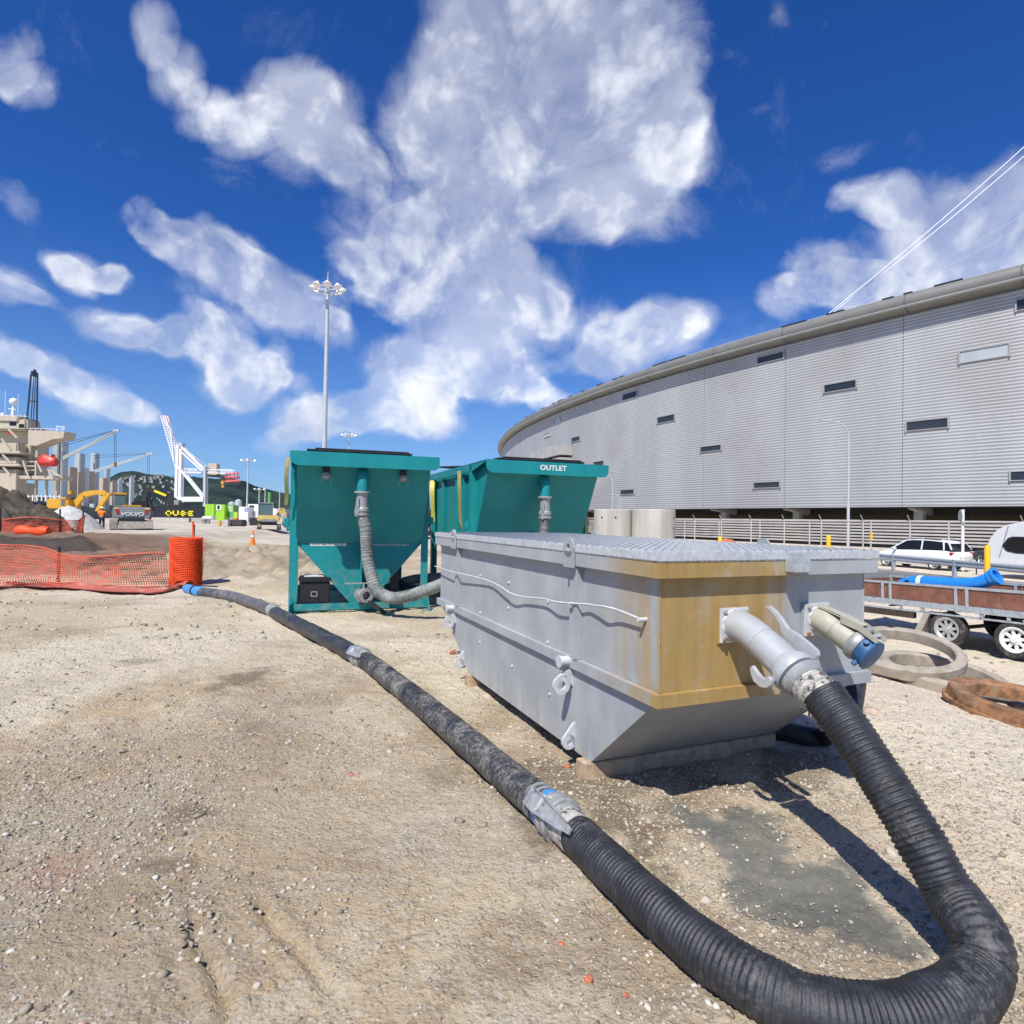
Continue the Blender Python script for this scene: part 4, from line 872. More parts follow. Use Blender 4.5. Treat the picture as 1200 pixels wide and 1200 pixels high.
        k = int(len(C)*.55); t = C[k+1]-C[k]; g = G(); g.lathe(C[k]-t/np.linalg.norm(t)*.002, t, [(0, pr_+.0003), (.001, pr_+.002), (.003, pr_+.002), (.004, pr_+.0003)], 32); g.build('pipe_seam', 'grey_fitting', s, smooth=60)
    # socket of the stub that carries the long hose
    t = np.array([0, -.46, -.246]); t /= np.linalg.norm(t); o = np.array([.49, -.395, .934])
    g = G(); g.lathe(o, t, [(-.02, .087), (-.01, .093), (.012, .098), (.02, .111), (.045, .115), (.066, .111), (.07, .095), (.07, .05)], 36); g.build('coupling_socket', 'elbow_paint', s, smooth=40)
    # capped stub
    o = STUB_E+STUB_T*.185; t = STUB_T; xx = np.cross(t, (0, 0, 1.)); xx /= np.linalg.norm(xx); xx = xx if xx[0] > 0 else -xx; up = np.cross(xx, t); up = up if up[2] > 0 else -up
    g = G(); g.lathe(o, t, [(-.012, .073), (-.008, .080), (.005, .088), (.03, .090), (.05, .080), (.052, .07)], 32); g.build('coupling_socket', 'grey_fitting', s, smooth=40)
    g = G(); g.lathe(o, t, [(.052, .06), (.054, .08), (.09, .082), (.104, .080), (.106, .090), (.118, .092), (.122, .086), (.122, 0)], 32); c = g.build('end_cap', 'blue_cap', s, smooth=35)
    for q in (.5, 2.3, 4.0, 5.4):
        dr = math.cos(q)*xx+math.sin(q)*up; g = G(); g.cyl(o+t*.08+dr*.08, o+t*.08+dr*.105, .017, .013, 10); g.build('cap_knob', 'blue_cap', c, smooth=40)
    def U(l, h, x): return o+t*l+up*h+xx*x
    for x in (-.042, .038): G().prism([U(-.10, .068, x), U(.0, .092, x), U(.115, .088, x), U(.125, .115, x), U(.0, .128, x), U(-.12, .108, x)], xx*.004).build('lever_cheek', 'cream_pipe', s)
    g = G(); g.prism([U(-.265, .060, -.022), U(-.265, .070, -.022), U(-.13, .104, -.037), U(.0, .120, -.037), U(.0, .112, -.037), U(-.12, .094, -.037)], xx*.075); g.build('lever_web', 'cream_pipe', s)
    G().ring(U(.03, .108, -.03), xx, .018, .010, .060, 20).build('lever_spring', 'grey_fitting', s, smooth=40)
    G().cyl(U(.08, .108, -.036), U(.08, .108, .036), .010, seg=10).build('lever_pin', 'lever_zinc', s, smooth=40)
build_skip()
TB = 'timber blocks under the skip'
o = G().box((-.05, EN-.015, -.02), (SW+.0, EN+.10, ZBOT-.002)).build('timber_bearer', 'timber', None, loc=P0, rz=YAW, bevel=.004); tag(o, 'pale timber bearer under the near end of the skip', 'timber', TB)
o = G().box((-.04, SL-EF-.13, -.02), (SW+.0, SL-EF-.02, ZBOT-.002)).build('timber_bearer', 'timber', None, loc=P0, rz=YAW, bevel=.004); tag(o, 'timber bearer under the far end of the skip', 'timber', TB)

# ------------------------------------------------------------------ hoses
def hose_mesh(g, P, r, pitch, amp, seg=28, per=5, wob=.02, seed=0, smooth_n=0):
    C, u = spline(P, pitch/per); ph = (u+.35*pitch*np.sin(u*13+seed)+pitch*1.2*(fbm(u*6, u*0, 2, 300+seed)-.5))/pitch*2*math.pi; amp = amp*(.45+1.1*fbm(u*7, u*0+3, 3, 310+seed))
    rr = r*(1-amp+amp*(np.abs(np.sin(ph/2))**.6)*2-amp)+0*u
    rr = rr+r*wob*(fbm(u*9, u*0, 3, 90+seed)-.5)*2
    for _ in range(smooth_n): C[1:-1] = .25*C[:-2]+.5*C[1:-1]+.25*C[2:]
    C = C+np.stack([(fbm(u*3, u*0+k, 2, 95+seed+k)-.5)*.012 for k in range(3)], 1)
    g.tube(C, rr, seg); return C
def grnd(px, py, r=.1):
    p = atz(px, py, r)
    for _ in range(4): p = atz(px, py, r*.96+Hs(p[0], p[1]))
    return p
def coupling(parent, o, d, r, lever=True, band='blue_band', lever_side=-1, big=1., tail=.16):
    o = np.asarray(o, float); d = np.asarray(d, float)/np.linalg.norm(d); up = np.array([0, 0, 1.]); sd = np.cross(d, up); sd /= np.linalg.norm(sd); up = np.cross(sd, d)
    g = G(); g.lathe(o, d, [(-.10, r*.98), (-.098, r*1.06), (-.05, r*1.07), (-.048, r*1.0)], 30); g.build('band', band, parent, smooth=35)
    g = G(); g.lathe(o, d, [(-.048, r*1.0), (-.045, r*1.12), (-.03, r*1.2), (-.01, r*1.2), (.0, r*1.12), (.03, r*1.12), (.045, r*1.24), (.06, r*1.26), (.072, r*1.2), (.074, r*1.05), (.10, r*.99)], 34); g.build('collar', 'grey_fitting', parent, smooth=35)
    g = G(); g.lathe(o, d, [(.10, r*.97), (.102, r*1.02), (.10+tail, r*1.03), (.102+tail, r*.96)], 30); g.build('hose_tail', 'silver_tape', parent, smooth=35)
    g = G()
    for a in (-.20, -.15): g.lathe(o, d, [(a, r*.98), (a+.001, r*1.045), (a+.022, r*1.045), (a+.023, r*.98)], 30)
    g.build('clamp', 'grey_fitting', parent, smooth=35)
    if lever:
        n = up*.62+sd*lever_side*.78; n /= np.linalg.norm(n); w = np.cross(d, n)
        def U(l, h, x): return o+d*l+n*h*r+w*x
        g = G(); g.prism([U(-.15, 1.22, -.04), U(-.03, 1.42, -.046), U(.25, 1.36, -.02), U(.29, 1.28, -.016), U(.29, 1.28, .016), U(.25, 1.36, .02), U(-.03, 1.42, .046), U(-.15, 1.22, .04)], -n*.012)
        for q in (-1, 1): g.prism([U(-.16, 1.06, q*.041), U(-.15, 1.25, q*.041), U(-.03, 1.47, q*.047), U(.25, 1.42, q*.021), U(.25, 1.30, q*.021), U(-.03, 1.22, q*.047)], w*.006*q)
        g.build('lever', 'grey_fitting', parent)
        g = G(); g.ring(U(-.02, 1.12, -.055), w, .03, .018, .11, 18); g.build('latch', 'grey_fitting', parent, smooth=40)
def hose(name, label, pts, r, mat, pitch, amp, **kw):
    base = pts[0]; t = thing(name, label, 'hose', (base[0], base[1], 0), 0, 'big suction hoses'); g = G()
    P = [np.asarray(p, float)-np.array([base[0], base[1], 0]) for p in pts]
    hose_mesh(g, P, r, pitch, amp, **kw); g.build('hose_body', mat, t, smooth=180); return t, np.array([base[0], base[1], 0])
RH = .098
_a = [skip_w(.49, a, z) for a, z in ((-.60, .842), (-.70, .76), (-.857, .606), (-1.0, .455), (-1.10, .335), (-1.19, .225))]
tail_pts = _a+[at(1150, 1098, 2.21), grnd(1150, 1138, RH), grnd(1108, 1175, RH), grnd(1035, 1192, RH), grnd(945, 1180, RH), grnd(862, 1138, RH), grnd(780, 1076, RH), grnd(722, 1022, RH), grnd(690, 990, RH), grnd(668, 971, RH)]
t, b0 = hose('suction_hose', 'thick black ribbed hose looping across the foreground up to the skip inlet', tail_pts, RH, 'hose_black', .0215, .046, seed=1, wob=.05, smooth_n=60)
# silver tail and levers at the skip end
o = skip_w(.49, -.468, .898)-b0; d = np.array([0, 0, 0.])+(-D1*.46-np.array([0, 0, .246])); d /= np.linalg.norm(d)
g = G(); g.lathe(o, d, [(-.005, .06), (-.005, .094), (0, .108), (.028, .112), (.04, .104), (.05, .094), (.052, .08)], 34); g.build('collar', 'grey_fitting', t, smooth=35)
g = G(); rr = [(.05+.11*i/24, .088+.006*random.random()+(.008 if i in (5, 6, 13, 14) else 0)) for i in range(25)]
g.lathe(o, d, rr, 34); g.build('hose_tail', 'silver_tape', t, smooth=50)
def traced(b, pts, thick, org):
    P = []
    for x, y in pts:
        a, z = on_b(830+x/8.57, 690+y/8.57, b); P.append(skip_w(b, a, z)-org)
    return G().prism(P, D2*thick)
traced(.605, [(555, 178), (610, 172), (680, 230), (740, 310), (800, 400), (900, 460), (1000, 540), (1090, 620), (1100, 670), (1070, 715), (1030, 715), (1000, 675), (920, 640), (860, 560), (770, 490), (725, 440), (710, 350), (660, 270), (600, 200)], .022, b0).build('coupling_lever', 'lever_zinc', t, bevel=.003)
traced(.365, [(415, 790), (440, 770), (480, 830), (520, 880), (560, 905), (600, 880), (635, 920), (630, 970), (580, 1000), (520, 990), (450, 930), (420, 850)], .022, b0).build('coupling_hook', 'lever_zinc', t, bevel=.003)
g = G()
for k in range(5):
    p = o+d*(.10+.02*k)+np.array([-.03*D2[0], 0, -.095]); g.prism([p, p+np.array([.01, .004, 0]), p+np.array([.008, 0, -.03-.02*random.random()]), p+np.array([-.004, .0, -.035])], D2*.003)
g.build('tape_shreds', 'silver_tape', t, kind='stuff')

pts = [grnd(655, 960, RH), grnd(620, 930, RH), grnd(560, 880, RH), grnd(500, 829, RH), grnd(458, 796, RH), grnd(428, 774, RH)]
t2, b2 = hose('suction_hose', 'dusty black hose with pale dried mud beside the skip', pts, RH, 'hose_dusty', .030, .03, seed=2)
c4 = grnd(652, 957, RH); dr = grnd(690, 990, RH)-grnd(640, 946, RH); coupling(t2, c4-b2, dr, RH, True, 'blue_band', 1, tail=.11)
pts = [grnd(419, 768, RH), grnd(395, 755, RH), grnd(370, 742, RH), grnd(345, 729, RH), grnd(322, 718, RH)]
t3, b3 = hose('suction_hose', 'mottled black hose in front of the first teal tank', pts, RH, 'hose_muddy', .045, .012, seed=3, per=3)
c3 = grnd(422, 770, RH); coupling(t3, c3-b3, grnd(428, 774, RH)-grnd(419, 768, RH), RH*.98, True, 'blue_band', 1, tail=.08)
pts = [grnd(317, 715, RH), grnd(300, 708, RH), grnd(275, 700, RH), grnd(255, 696, RH), grnd(236, 694, RH)]
t4, b4 = hose('suction_hose', 'smooth grey hose with a blue end coupling by the orange net roll', pts, RH, 'hose_grey', .06, .008, seed=4, per=3)
c2 = grnd(320, 716, RH); coupling(t4, c2-b4, grnd(326, 719, RH)-grnd(312, 712, RH), RH*.95, False, 'grey_fitting', tail=.06)
c1 = grnd(236, 694, RH)-b4; dd = grnd(218, 689.5, .09)-grnd(236, 694, RH); L_ = np.linalg.norm(dd)
g = G(); g.lathe(c1, dd, [(-.05, RH), (-.04, RH*1.1), (.12, RH*1.12), (.13, RH*1.02), (L_*.9, RH*1.0), (L_, RH*.8)], 26); g.build('blue_coupling', 'blue_band', t4, smooth=40)
g = G(); g.lathe(c1+dd*.35, dd, [(0, RH), (0, RH*1.16), (.05, RH*1.16), (.05, RH)], 26); g.bar(c1+dd*.3+np.array([0, 0, RH*1.15]), c1+dd*.3+np.array([.5, -.15, RH*1.2]), .05, .02); g.build('strap', 'black_plastic', t4, smooth=40)
# flat red hose lying collapsed along the foot of the net
def layflat():
    px = [(219, 689), (205, 690), (185, 697), (160, 696), (135, 695), (105, 693), (75, 691), (50, 690), (30, 688), (8, 690), (-30, 692), (-90, 694)]
    C, u = spline([atz(a, b, .0) for a, b in px], .06); n = len(C); g = G(); V = []
    for i in range(n):
        w = .17+.08*sst(u[i], 0, .9); f = fbm(np.array([u[i]*1.4]), np.array([0.]), 3, 77)[0]; k = fbm(np.array([u[i]*1.1]), np.array([5.]), 3, 78)[0]
        h0 = Hs(C[i, 0], C[i, 1])+.02; lift = .03+.16*max(0, f-.42); e = float(sst(np.array(u[i]), .5, .0))
        row = []
        for j in range(7):
            v = (j/6-.5)*2
            row.append((C[i, 0]+.02*v, C[i, 1]+v*w+.1, h0+.02+lift*(abs(v)**2)*(1 if v > 0 else .5)+e*.10*(1-v*v)+.03*(k-.5)))
        for j in range(5, 0, -1):
            v = (j/6-.5)*2
            row.append((C[i, 0]+.02*v, C[i, 1]+v*w+.1, h0+lift*(abs(v)**2)*(1 if v > 0 else .5)-e*.02))
        V.append(row)
    m = 12; V = np.array(V).reshape(-1, 3)
    g.add(V, [(i*m+j, i*m+(j+1) % m, (i+1)*m+(j+1) % m, (i+1)*m+j) for i in range(n-1) for j in range(m)])
    o = g.build('flat_hose', 'red_hose', smooth=50); tag(o, 'collapsed flat red hose lying along the foot of the orange net', 'hose')
layflat()
# hose behind the near corner of the skip
pts = [at(1003, 790, 4.35), at(998, 822, 4.2), at(990, 846, 4.05), grnd(966, 862, .07), grnd(945, 862, .07), grnd(915, 856, .07), grnd(880, 850, .07)]
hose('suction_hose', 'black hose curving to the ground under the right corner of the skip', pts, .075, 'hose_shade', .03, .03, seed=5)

# ------------------------------------------------------------------ teal settling tanks
def valve_clamp(par, o, r):
    g = G(); g.lathe(o, (0, 0, -1), [(0, r), (0, r*1.45), (.03, r*1.45), (.03, r*1.0), (.26, r*1.0), (.27, r*1.15), (.30, r*1.25), (.33, r*1.25), (.335, r*1.05), (.36, r*1.05), (.365, r*1.3), (.40, r*1.3), (.405, r*.95)], 26); return g
def build_tank(nm, loc, yaw, label, outlet, pipe_x):
    W, L = 2.4, 4.5
    t = thing(nm, label, 'tank', loc, yaw, 'teal settling tanks')
    def B(name, *boxes, mat='teal', bevel=.004, par=t):
        g = G()
        for lo, hi in boxes: g.box(lo, hi)
        return g.build(name, mat, par, bevel=bevel)
    ZT, ZL, ZF = 2.70, 2.47, 1.20
    # lip: a deep folded edge with rounded lower corners
    q = [(0, 0, ZT), (W, 0, ZT)]+[(W-.11+.11*math.cos(a), 0, ZL+.11-.11*math.sin(a)) for a in np.linspace(0, math.pi/2, 7)]+[(.13-.13*math.sin(a), 0, ZL+.13-.13*math.cos(a)) for a in np.linspace(0, math.pi/2, 7)]
    G().prism(q, (0, .012, 0)).build('front_lip', 'teal', t)
    B('top_deck', ((.0, .0125, ZT-.02), (W, .95, ZT-.002)), ((.13, .95, ZT-.02), (W-.13, L, ZT-.004)))
    G().prism([(.12, .14, ZL+.18), (W-.12, .14, ZL+.18), (W-.12, .95, ZF), (.12, .95, ZF)], (0, .015, -.004)).build('front_panel', 'teal', t)
    # triangular cheeks of the leaning front and the side walls
    for x in (.105, W-.12):
        G().prism([(x, .14, ZL+.2), (x, .95, ZF), (x, .95, ZL+.2)], (.0145, 0, 0)).build('cheek_plate', 'teal', t)
        B('side_wall', ((x, 1.02, ZF), (x+.0145, L-.2, ZT-.02)))
    for y in (1.6, 2.1, 3.2):
        B('side_rib', ((.04, y, ZF), (.104, y+.05, ZT-.16))); B('side_rib', ((W-.104, y, ZF), (W-.04, y+.05, ZT-.16)))
    B('back_wall', ((.12, L-.2, ZF), (W-.12, L-.185, ZT-.02)))
    # frame
    for x in (0, W-.13):
        for y in (.90, L-.5):
            B('frame_post', ((x, y, .0), (x+.13, y+.012, ZT-.02)), ((x+(.0 if x == 0 else .118), y+.0125, .0), (x+(.012 if x == 0 else .13), y+.13, ZT-.02)), bevel=.002)
        B('top_rail', ((x, .9, ZT-.15), (x+.012, L, ZT-.001)) if x == 0 else ((W-.012, .9, ZT-.15), (W, L, ZT-.001)), bevel=.002)
        B('skid_beam', ((x, 1.05, .0), (x+.13, L, .13)))
    G().prism([(.005, .0125, ZT-.025), (.005, .9, ZT-.16), (.005, .9, ZT-.025)], (.012, 0, 0)).build('rail_gusset', 'teal', t)
    B('base_beam', ((.0, .84, .02), (W, .895, .15)), bevel=.02)
    B('base_beam', ((.13, L-.4, .0), (W-.13, L-.3, .13)))
    # V-shaped hopper below
    cx = W/2
    G().prism([(.105, .97, ZF), (W-.105, .97, ZF), (cx+.16, .97, .12), (cx-.16, .97, .12)], (0, .014, 0)).build('hopper_front', 'teal', t)
    G().prism([(.105, L-.3, ZF), (W-.105, L-.3, ZF), (cx+.16, L-.3, .12), (cx-.16, L-.3, .12)], (0, .014, 0)).build('hopper_back', 'teal', t)
    for sx in (-1, 1):
        G().prism([(cx+sx*(cx-.11), .985, ZF), (cx+sx*.16, .985, .12), (cx+sx*.16, L-.301, .12), (cx+sx*(cx-.11), L-.301, ZF)], (0, 0, .014)).build('hopper_side', 'teal', t)
    B('hopper_fin', ((cx-.01, .78, .15), (cx+.012, .969, ZF+.25)), bevel=.002)
    B('hopper_rib', ((cx+.10, .90, .15), (cx+.19, .969, 1.0)), bevel=.004)
    # foot plates
    for x in (.02, W-.02):
        s_ = 1 if x > 1 else -1
        G().prism([(x, .55, .0), (x, .83, .0), (x, .83, .32)], (.014*s_, 0, 0)).build('foot_gusset', 'teal', t)
        B('foot_plate', ((x-.11, .52, -.02), (x+.11, .83, .0)))
    # covers lying on top
    g = G(); g.box((.25, .10, ZT+.02), (W-.45, 1.7, ZT+.05)); g.box((.38, .12, ZT+.052), (W-.5, 1.2, ZT+.075)); g.build('cover', 'tarp_dark', t, bevel=.006)
    g = G(); g.prism([(.15, 1.9, ZT+.01), (W-.6, 1.9, ZT+.02), (W-.6, 4.1, ZT+.10), (.1, 4.1, ZT+.16)], (0, 0, .03)); g.build('cover', 'tarp_dark', t)
    # hanging cam fittings
    for x in (.56, W-.58) if not outlet else ():
        g = G(); g.box((x-.055, .20, ZL-.12), (x+.055, .30, ZL+.05)); f = g.build('fitting_bracket', 'black_plastic', t, bevel=.01)
        g = G(); g.lathe((x, .23, ZL-.11), (0, -.35, -1), [(0, .05), (.0, .065), (.06, .068), (.075, .055), (.08, .0)], 20); g.build('cam_cap', 'grey_fitting', f, smooth=40)
        for s_ in (-1, 1): G().tube(spline([(x+s_*.07, .2, ZL-.13), (x+s_*.085, .18, ZL-.2), (x+s_*.06, .17, ZL-.27)], .02)[0], .006, 6).build('cam_lever', 'grey_fitting', f)
    # outlet pipe and valve
    px = pipe_x
    C, u = spline([(px, .40, ZL-.02), (px, .30, ZL-.03), (px, .22, ZL-.09), (px, .19, ZL-.2), (px, .185, ZL-.38)], .02)
    G().tube(C, .095, 26).build('outlet_pipe', 'teal', t, smooth=50)
    valve_clamp(t, np.array([px, .185, ZL-.38]), .092).build('outlet_valve', 'grey_fitting', t, smooth=40)
    g = G(); g.prism([(px-.10, .08, ZL-.5), (px-.06, .08, ZL-.48), (px-.05, .08, ZL-.72), (px-.07, .08, ZL-.80), (px-.12, .08, ZL-.80), (px-.13, .08, ZL-.72)], (0, .02, 0)); g.build('valve_lever', 'grey_fitting', t, bevel=.004)
    # drain valve at the hopper foot
    o = np.array([cx+.02, .80, .30]); g = G(); g.lathe(o, (.28, -1, 0), [(-.05, .11), (0, .11), (.005, .14), (.04, .14), (.045, .10), (.18, .10), (.185, .125), (.23, .125), (.232, .075), (.1, .07), (.1, 0)], 26); v = g.build('drain_valve', 'grey_fitting', t, smooth=40)
    g = G(); g.cyl(o+np.array([.02, -.08, .1]), o+np.array([.02, -.08, .2]), .02, seg=10); g.box(o+np.array([-.30, -.10, .195]), o+np.array([.10, -.06, .215])); g.build('valve_handle', 'grey_fitting', v)
    g = G(); g.bar(o+np.array([.10, -.25, -.1]), o+np.array([.35, -.42, -.28]), .08, .05); g.build('valve_paddle', 'black_metal', v)
    B('prop_leg', ((W-.62, 1.3, .0), (W-.46, 1.42, 1.15)), mat='black_metal')
    B('lug_plate', ((-.10, .93, 1.46), (-.001, .96, 1.62)), ((-.06, .925, 1.40), (.135, .955, 1.46)), bevel=.01)
    B('lug_plate', ((W+.001, .93, 1.55), (W+.10, .96, 1.68)), bevel=.01)
    return t
TY = .33
tank1 = build_tank('settling_tank', (-3.516, 9.6, 0), TY, 'teal tank with a V hopper and dusty hose, left of the other tank', False, 1.14)
M = lambda x, y, z, rx: frame((x, y, z), (1, 0, 0), (0, math.sin(rx), math.cos(rx)))
text('SLUDGE DRAIN VALVE', 'drain_lettering', 'plate_white', tank1, M(.64, .966, 1.165, 0), .060, .001, 1, .004)
text('CHECK SLUDGE LEVEL DAILY', 'level_lettering', 'plate_white', tank1, M(1.74, .966, 1.165, 0), .050, .001)
tank2 = build_tank('settling_tank', (-.456, 10.5, 0), TY+.03, 'teal tank lettered OUTLET on its lip, behind the skip', True, 1.20)
text('OUTLET', 'outlet_lettering', 'plate_white', tank2, M(1.27, -.003, 2.595, 0), .125, .001, 1.12, .004)
def tw(t, x, y, z):
    c, s = math.cos(t.rotation_euler.z), math.sin(t.rotation_euler.z); return np.array([t.location.x+c*x-s*y, t.location.y+s*x+c*y, z])
# hose hanging from the first tank
p0 = tw(tank1, 1.14, .185, 1.72); y0 = p0[1]
pts = [p0, at(428.5, 620, y0), at(430, 645, y0), at(433, 668, y0-.02), at(441, 690, y0-.08), at(456, 700, y0-.16), at(478, 699, y0-.25), at(498, 692, y0-.32), at(520, 684, y0-.40)]
hose('discharge_hose', 'dusty ribbed hose hanging from the left teal tank and running behind the skip', pts, .102, 'hose_silt', .05, .05, seed=6)
p0 = tw(tank2, 1.20, .185, 1.72); y0 = p0[1]
pts = [p0, p0+np.array([-.01, -.01, -.2]), p0+np.array([-.05, -.05, -.45]), p0+np.array([-.15, -.2, -.8]), p0+np.array([-.4, -.5, -1.2]), p0+np.array([-.9, -.8, -1.55])]
hose('discharge_hose', 'grey hose dropping from the OUTLET tank down behind the skip', pts, .092, 'hose_grey', .05, .05, seed=7)
hose('suction_hose', 'grey hose on the ground in the gap between the two teal tanks', [at(472, 682, 11.8), at(490, 678, 11.9), at(520, 676, 12), at(560, 676, 12)], .09, 'hose_grey', .06, .01, seed=8, per=3)
hose('suction_hose', 'black hose arching under the hopper of the left teal tank', [at(432, 676, 12), at(450, 668, 11.9), at(462, 678, 11.8), at(480, 690, 11.7), at(520, 690, 11.6)], .085, 'hose_black', .05, .02, seed=9, per=3)
# toolbox on the base of the first tank
tb = thing('toolbox', 'black plastic toolbox standing inside the frame of the left teal tank', 'toolbox', tw(tank1, .17, .92, 0), TY)
G().box((0, .02, .13), (.52, .46, .50)).build('body', 'black_plastic', tb, bevel=.02)
G().box((-.012, .01, .505), (.532, .47, .60)).build('lid', 'black_plastic', tb, bevel=.025)
g = G(); g.box((.20, .005, .34), (.30, .018, .355)); g.box((.195, .005, .27), (.21, .018, .355)); g.box((.29, .005, .27), (.305, .018, .355)); g.box((.20, .005, .265), (.30, .018, .28)); g.build('latch', 'grey_fitting', tb)
G().box((.17, .003, .14), (.33, .019, .26)).build('latch_panel', 'black_plastic', tb, bevel=.005)
o = G().box((.08, .1, .602), (.42, .38, .622)).build('folder', 'white_paint', None, loc=tw(tank1, .17, .92, 0), rz=TY); tag(o, 'white folder lying on the lid of the black toolbox', 'folder')
# webbing slings
def sling(label, P, w, mat):
    C, u = spline(P, .05); t = np.array([1, .2, 0.])*w/2; g = G(); n = len(C); dn = np.array([0, .012, 0])
    ang = .7*np.sin(u*2.1); V = []
    for i in range(n):
        tt = np.array([math.cos(ang[i]), math.sin(ang[i]), 0])*w/2; V += [C[i]-tt, C[i]+tt, C[i]+tt+dn, C[i]-tt+dn]
    g.add(V, [(i*4+j, i*4+(j+1) % 4, (i+1)*4+(j+1) % 4, (i+1)*4+j) for i in range(n-1) for j in range(4)]); o = g.build('lifting_sling', mat); tag(o, label, 'sling', 'webbing slings on the tanks')
sling('yellow-green sling hanging at the left side of the left tank', [at(338, 536, 10.3), at(336, 546, 10.25), at(335.5, 562, 10.25), at(336, 580, 10.3), at(335, 592, 10.3)], .065, 'sling_olive')
sling('olive sling hanging between the two teal tanks', [at(496, 548, 11.4), at(499, 565, 11.3), at(501, 585, 11.3), at(502, 604, 11.3)], .09, 'sling_olive')
sling('bright yellow labelled sling at the left edge of the OUTLET tank', [at(507, 563, 14.2), at(506.5, 575, 14.1), at(507, 595, 14.1), at(507.5, 611, 14.1)], .10, 'sling_yellow')
sling('olive sling with a black end at the right side of the OUTLET tank', [at(686, 585, 12.2), at(686, 596, 12.15), at(687, 610, 12.15), at(688, 626, 12.15)], .09, 'sling_olive')
sling('pale sling hooked on the side post of the OUTLET tank', [at(538, 552, 11.4), at(538.5, 575, 11.35), at(539, 598, 11.35), at(540, 620, 11.35)], .07, 'sling_olive')

# ------------------------------------------------------------------ concrete rings and pipes, right side
def ring_thing(name, label, px, py, Y, ro, ri, h, mat, tilt, az, lift=0., group='concrete manhole rings', flange=False, seed=0):
    c = at(px, py, Y); zg = Hs(c[0], c[1]); rng = np.random.default_rng(seed); n = 72; g = G(); V = []
    prof = [(ri+.012, 0), (ro-.015, 0), (ro, .015), (ro, h-.03), (ro-.03, h), (ri+.02, h), (ri, h-.02), (ri, .012)]
    if flange: prof = [(ri, 0), (ro, 0), (ro, .035), (ro-.035, .04), (ro-.04, h), (ri+.03, h), (ri, h-.02)]
    a = np.linspace(0, 2*math.pi, n, endpoint=False); ch = fbm(a*4, a*0, 4, 200+seed)
    for i in range(n):
        k = 0 if flange else max(0, ch[i]-.62)*.25
        for j, (r, z) in enumerate(prof):
            r2 = r-(k if j in (2, 3, 4) else 0)+.004*(rng.random()-.5); z2 = z-(k*.8 if j in (4,) else 0)
            V.append((r2*math.cos(a[i]), r2*math.sin(a[i]), z2))
    m = len(prof); g.add(V, [(i*m+j, i*m+(j+1) % m, ((i+1) % n)*m+(j+1) % m, ((i+1) % n)*m+j) for i in range(n) for j in range(m)])
    o = g.build(name, mat, smooth=35); o.rotation_euler = (tilt[0], tilt[1], az); o.location = (c[0], c[1], zg+lift); tag(o, label, 'concrete ring' if 'conc' in mat else 'iron ring', group); return o
ring_thing('concrete_ring', 'upper concrete ring leaning on another ring beside the skip', 1057, 799, 7.7, .66, .54, .15, 'concrete_ring', (math.radians(13), math.radians(-5)), 0, .25, seed=1)
ring_thing('concrete_ring', 'wide concrete ring lying underneath the leaning ring', 1100, 812, 7.5, .68, .54, .17, 'concrete_ring', (math.radians(7), math.radians(3)), .2, .08, seed=2)
ring_thing('concrete_ring', 'small concrete ring seen through the opening of the upper ring', 1070, 805, 7.8, .34, .2, .12, 'concrete_ring', (0, 0), .2, .0, seed=5)
ring_thing('concrete_ring', 'pale ring half hidden between the leaning pair and the rusty one', 1156, 836, 6.9, .48, .3, .10, 'concrete_ring', (math.radians(4), 0), 1., .05, seed=3)
ring_thing('iron_ring', 'rusty orange flanged ring at the right edge of the picture', 1199, 864, 6.0, .66, .46, .14, 'rusty', (math.radians(6), math.radians(3)), .3, .08, None, True, seed=4)
for k, (px, Y, r, lb) in enumerate(((719, 19, .60, 'left one of two upright concrete pipe sections behind the skip'), (766, 18.4, .64, 'right one of two upright concrete pipe sections, with brown seep stains'))):
    c = at(px, 598, Y); z0 = Hs(c[0], c[1]); t = thing('concrete_pipe', lb, 'concrete pipe', (c[0], c[1], z0), .6*k, 'upright concrete pipes')
    h = c[2]-z0+.02; g = G(); g.lathe((0, 0, 0), (0, 0, 1), [(0, r*.8), (0, r), (h-.02, r), (h, r-.02), (h, r*.82), (h-.02, r*.8)], 48, closed=True); g.build('shell', 'concrete_pipe', t, smooth=35)
    g = G(); rng = random.Random(k+3)
    for q in range(12):
        a = rng.uniform(0, 6.28); z = h-rng.choice((.25, .55, .85, .9)); u = np.array([math.cos(a), math.sin(a), 0]); g.lathe(u*(r-.03)+np.array([0, 0, z]), u, [(0, .0), (.033, .03), (.034, .03), (.034, .0)], 10)
    g.build('lifting_holes', 'undercroft_dark', t)

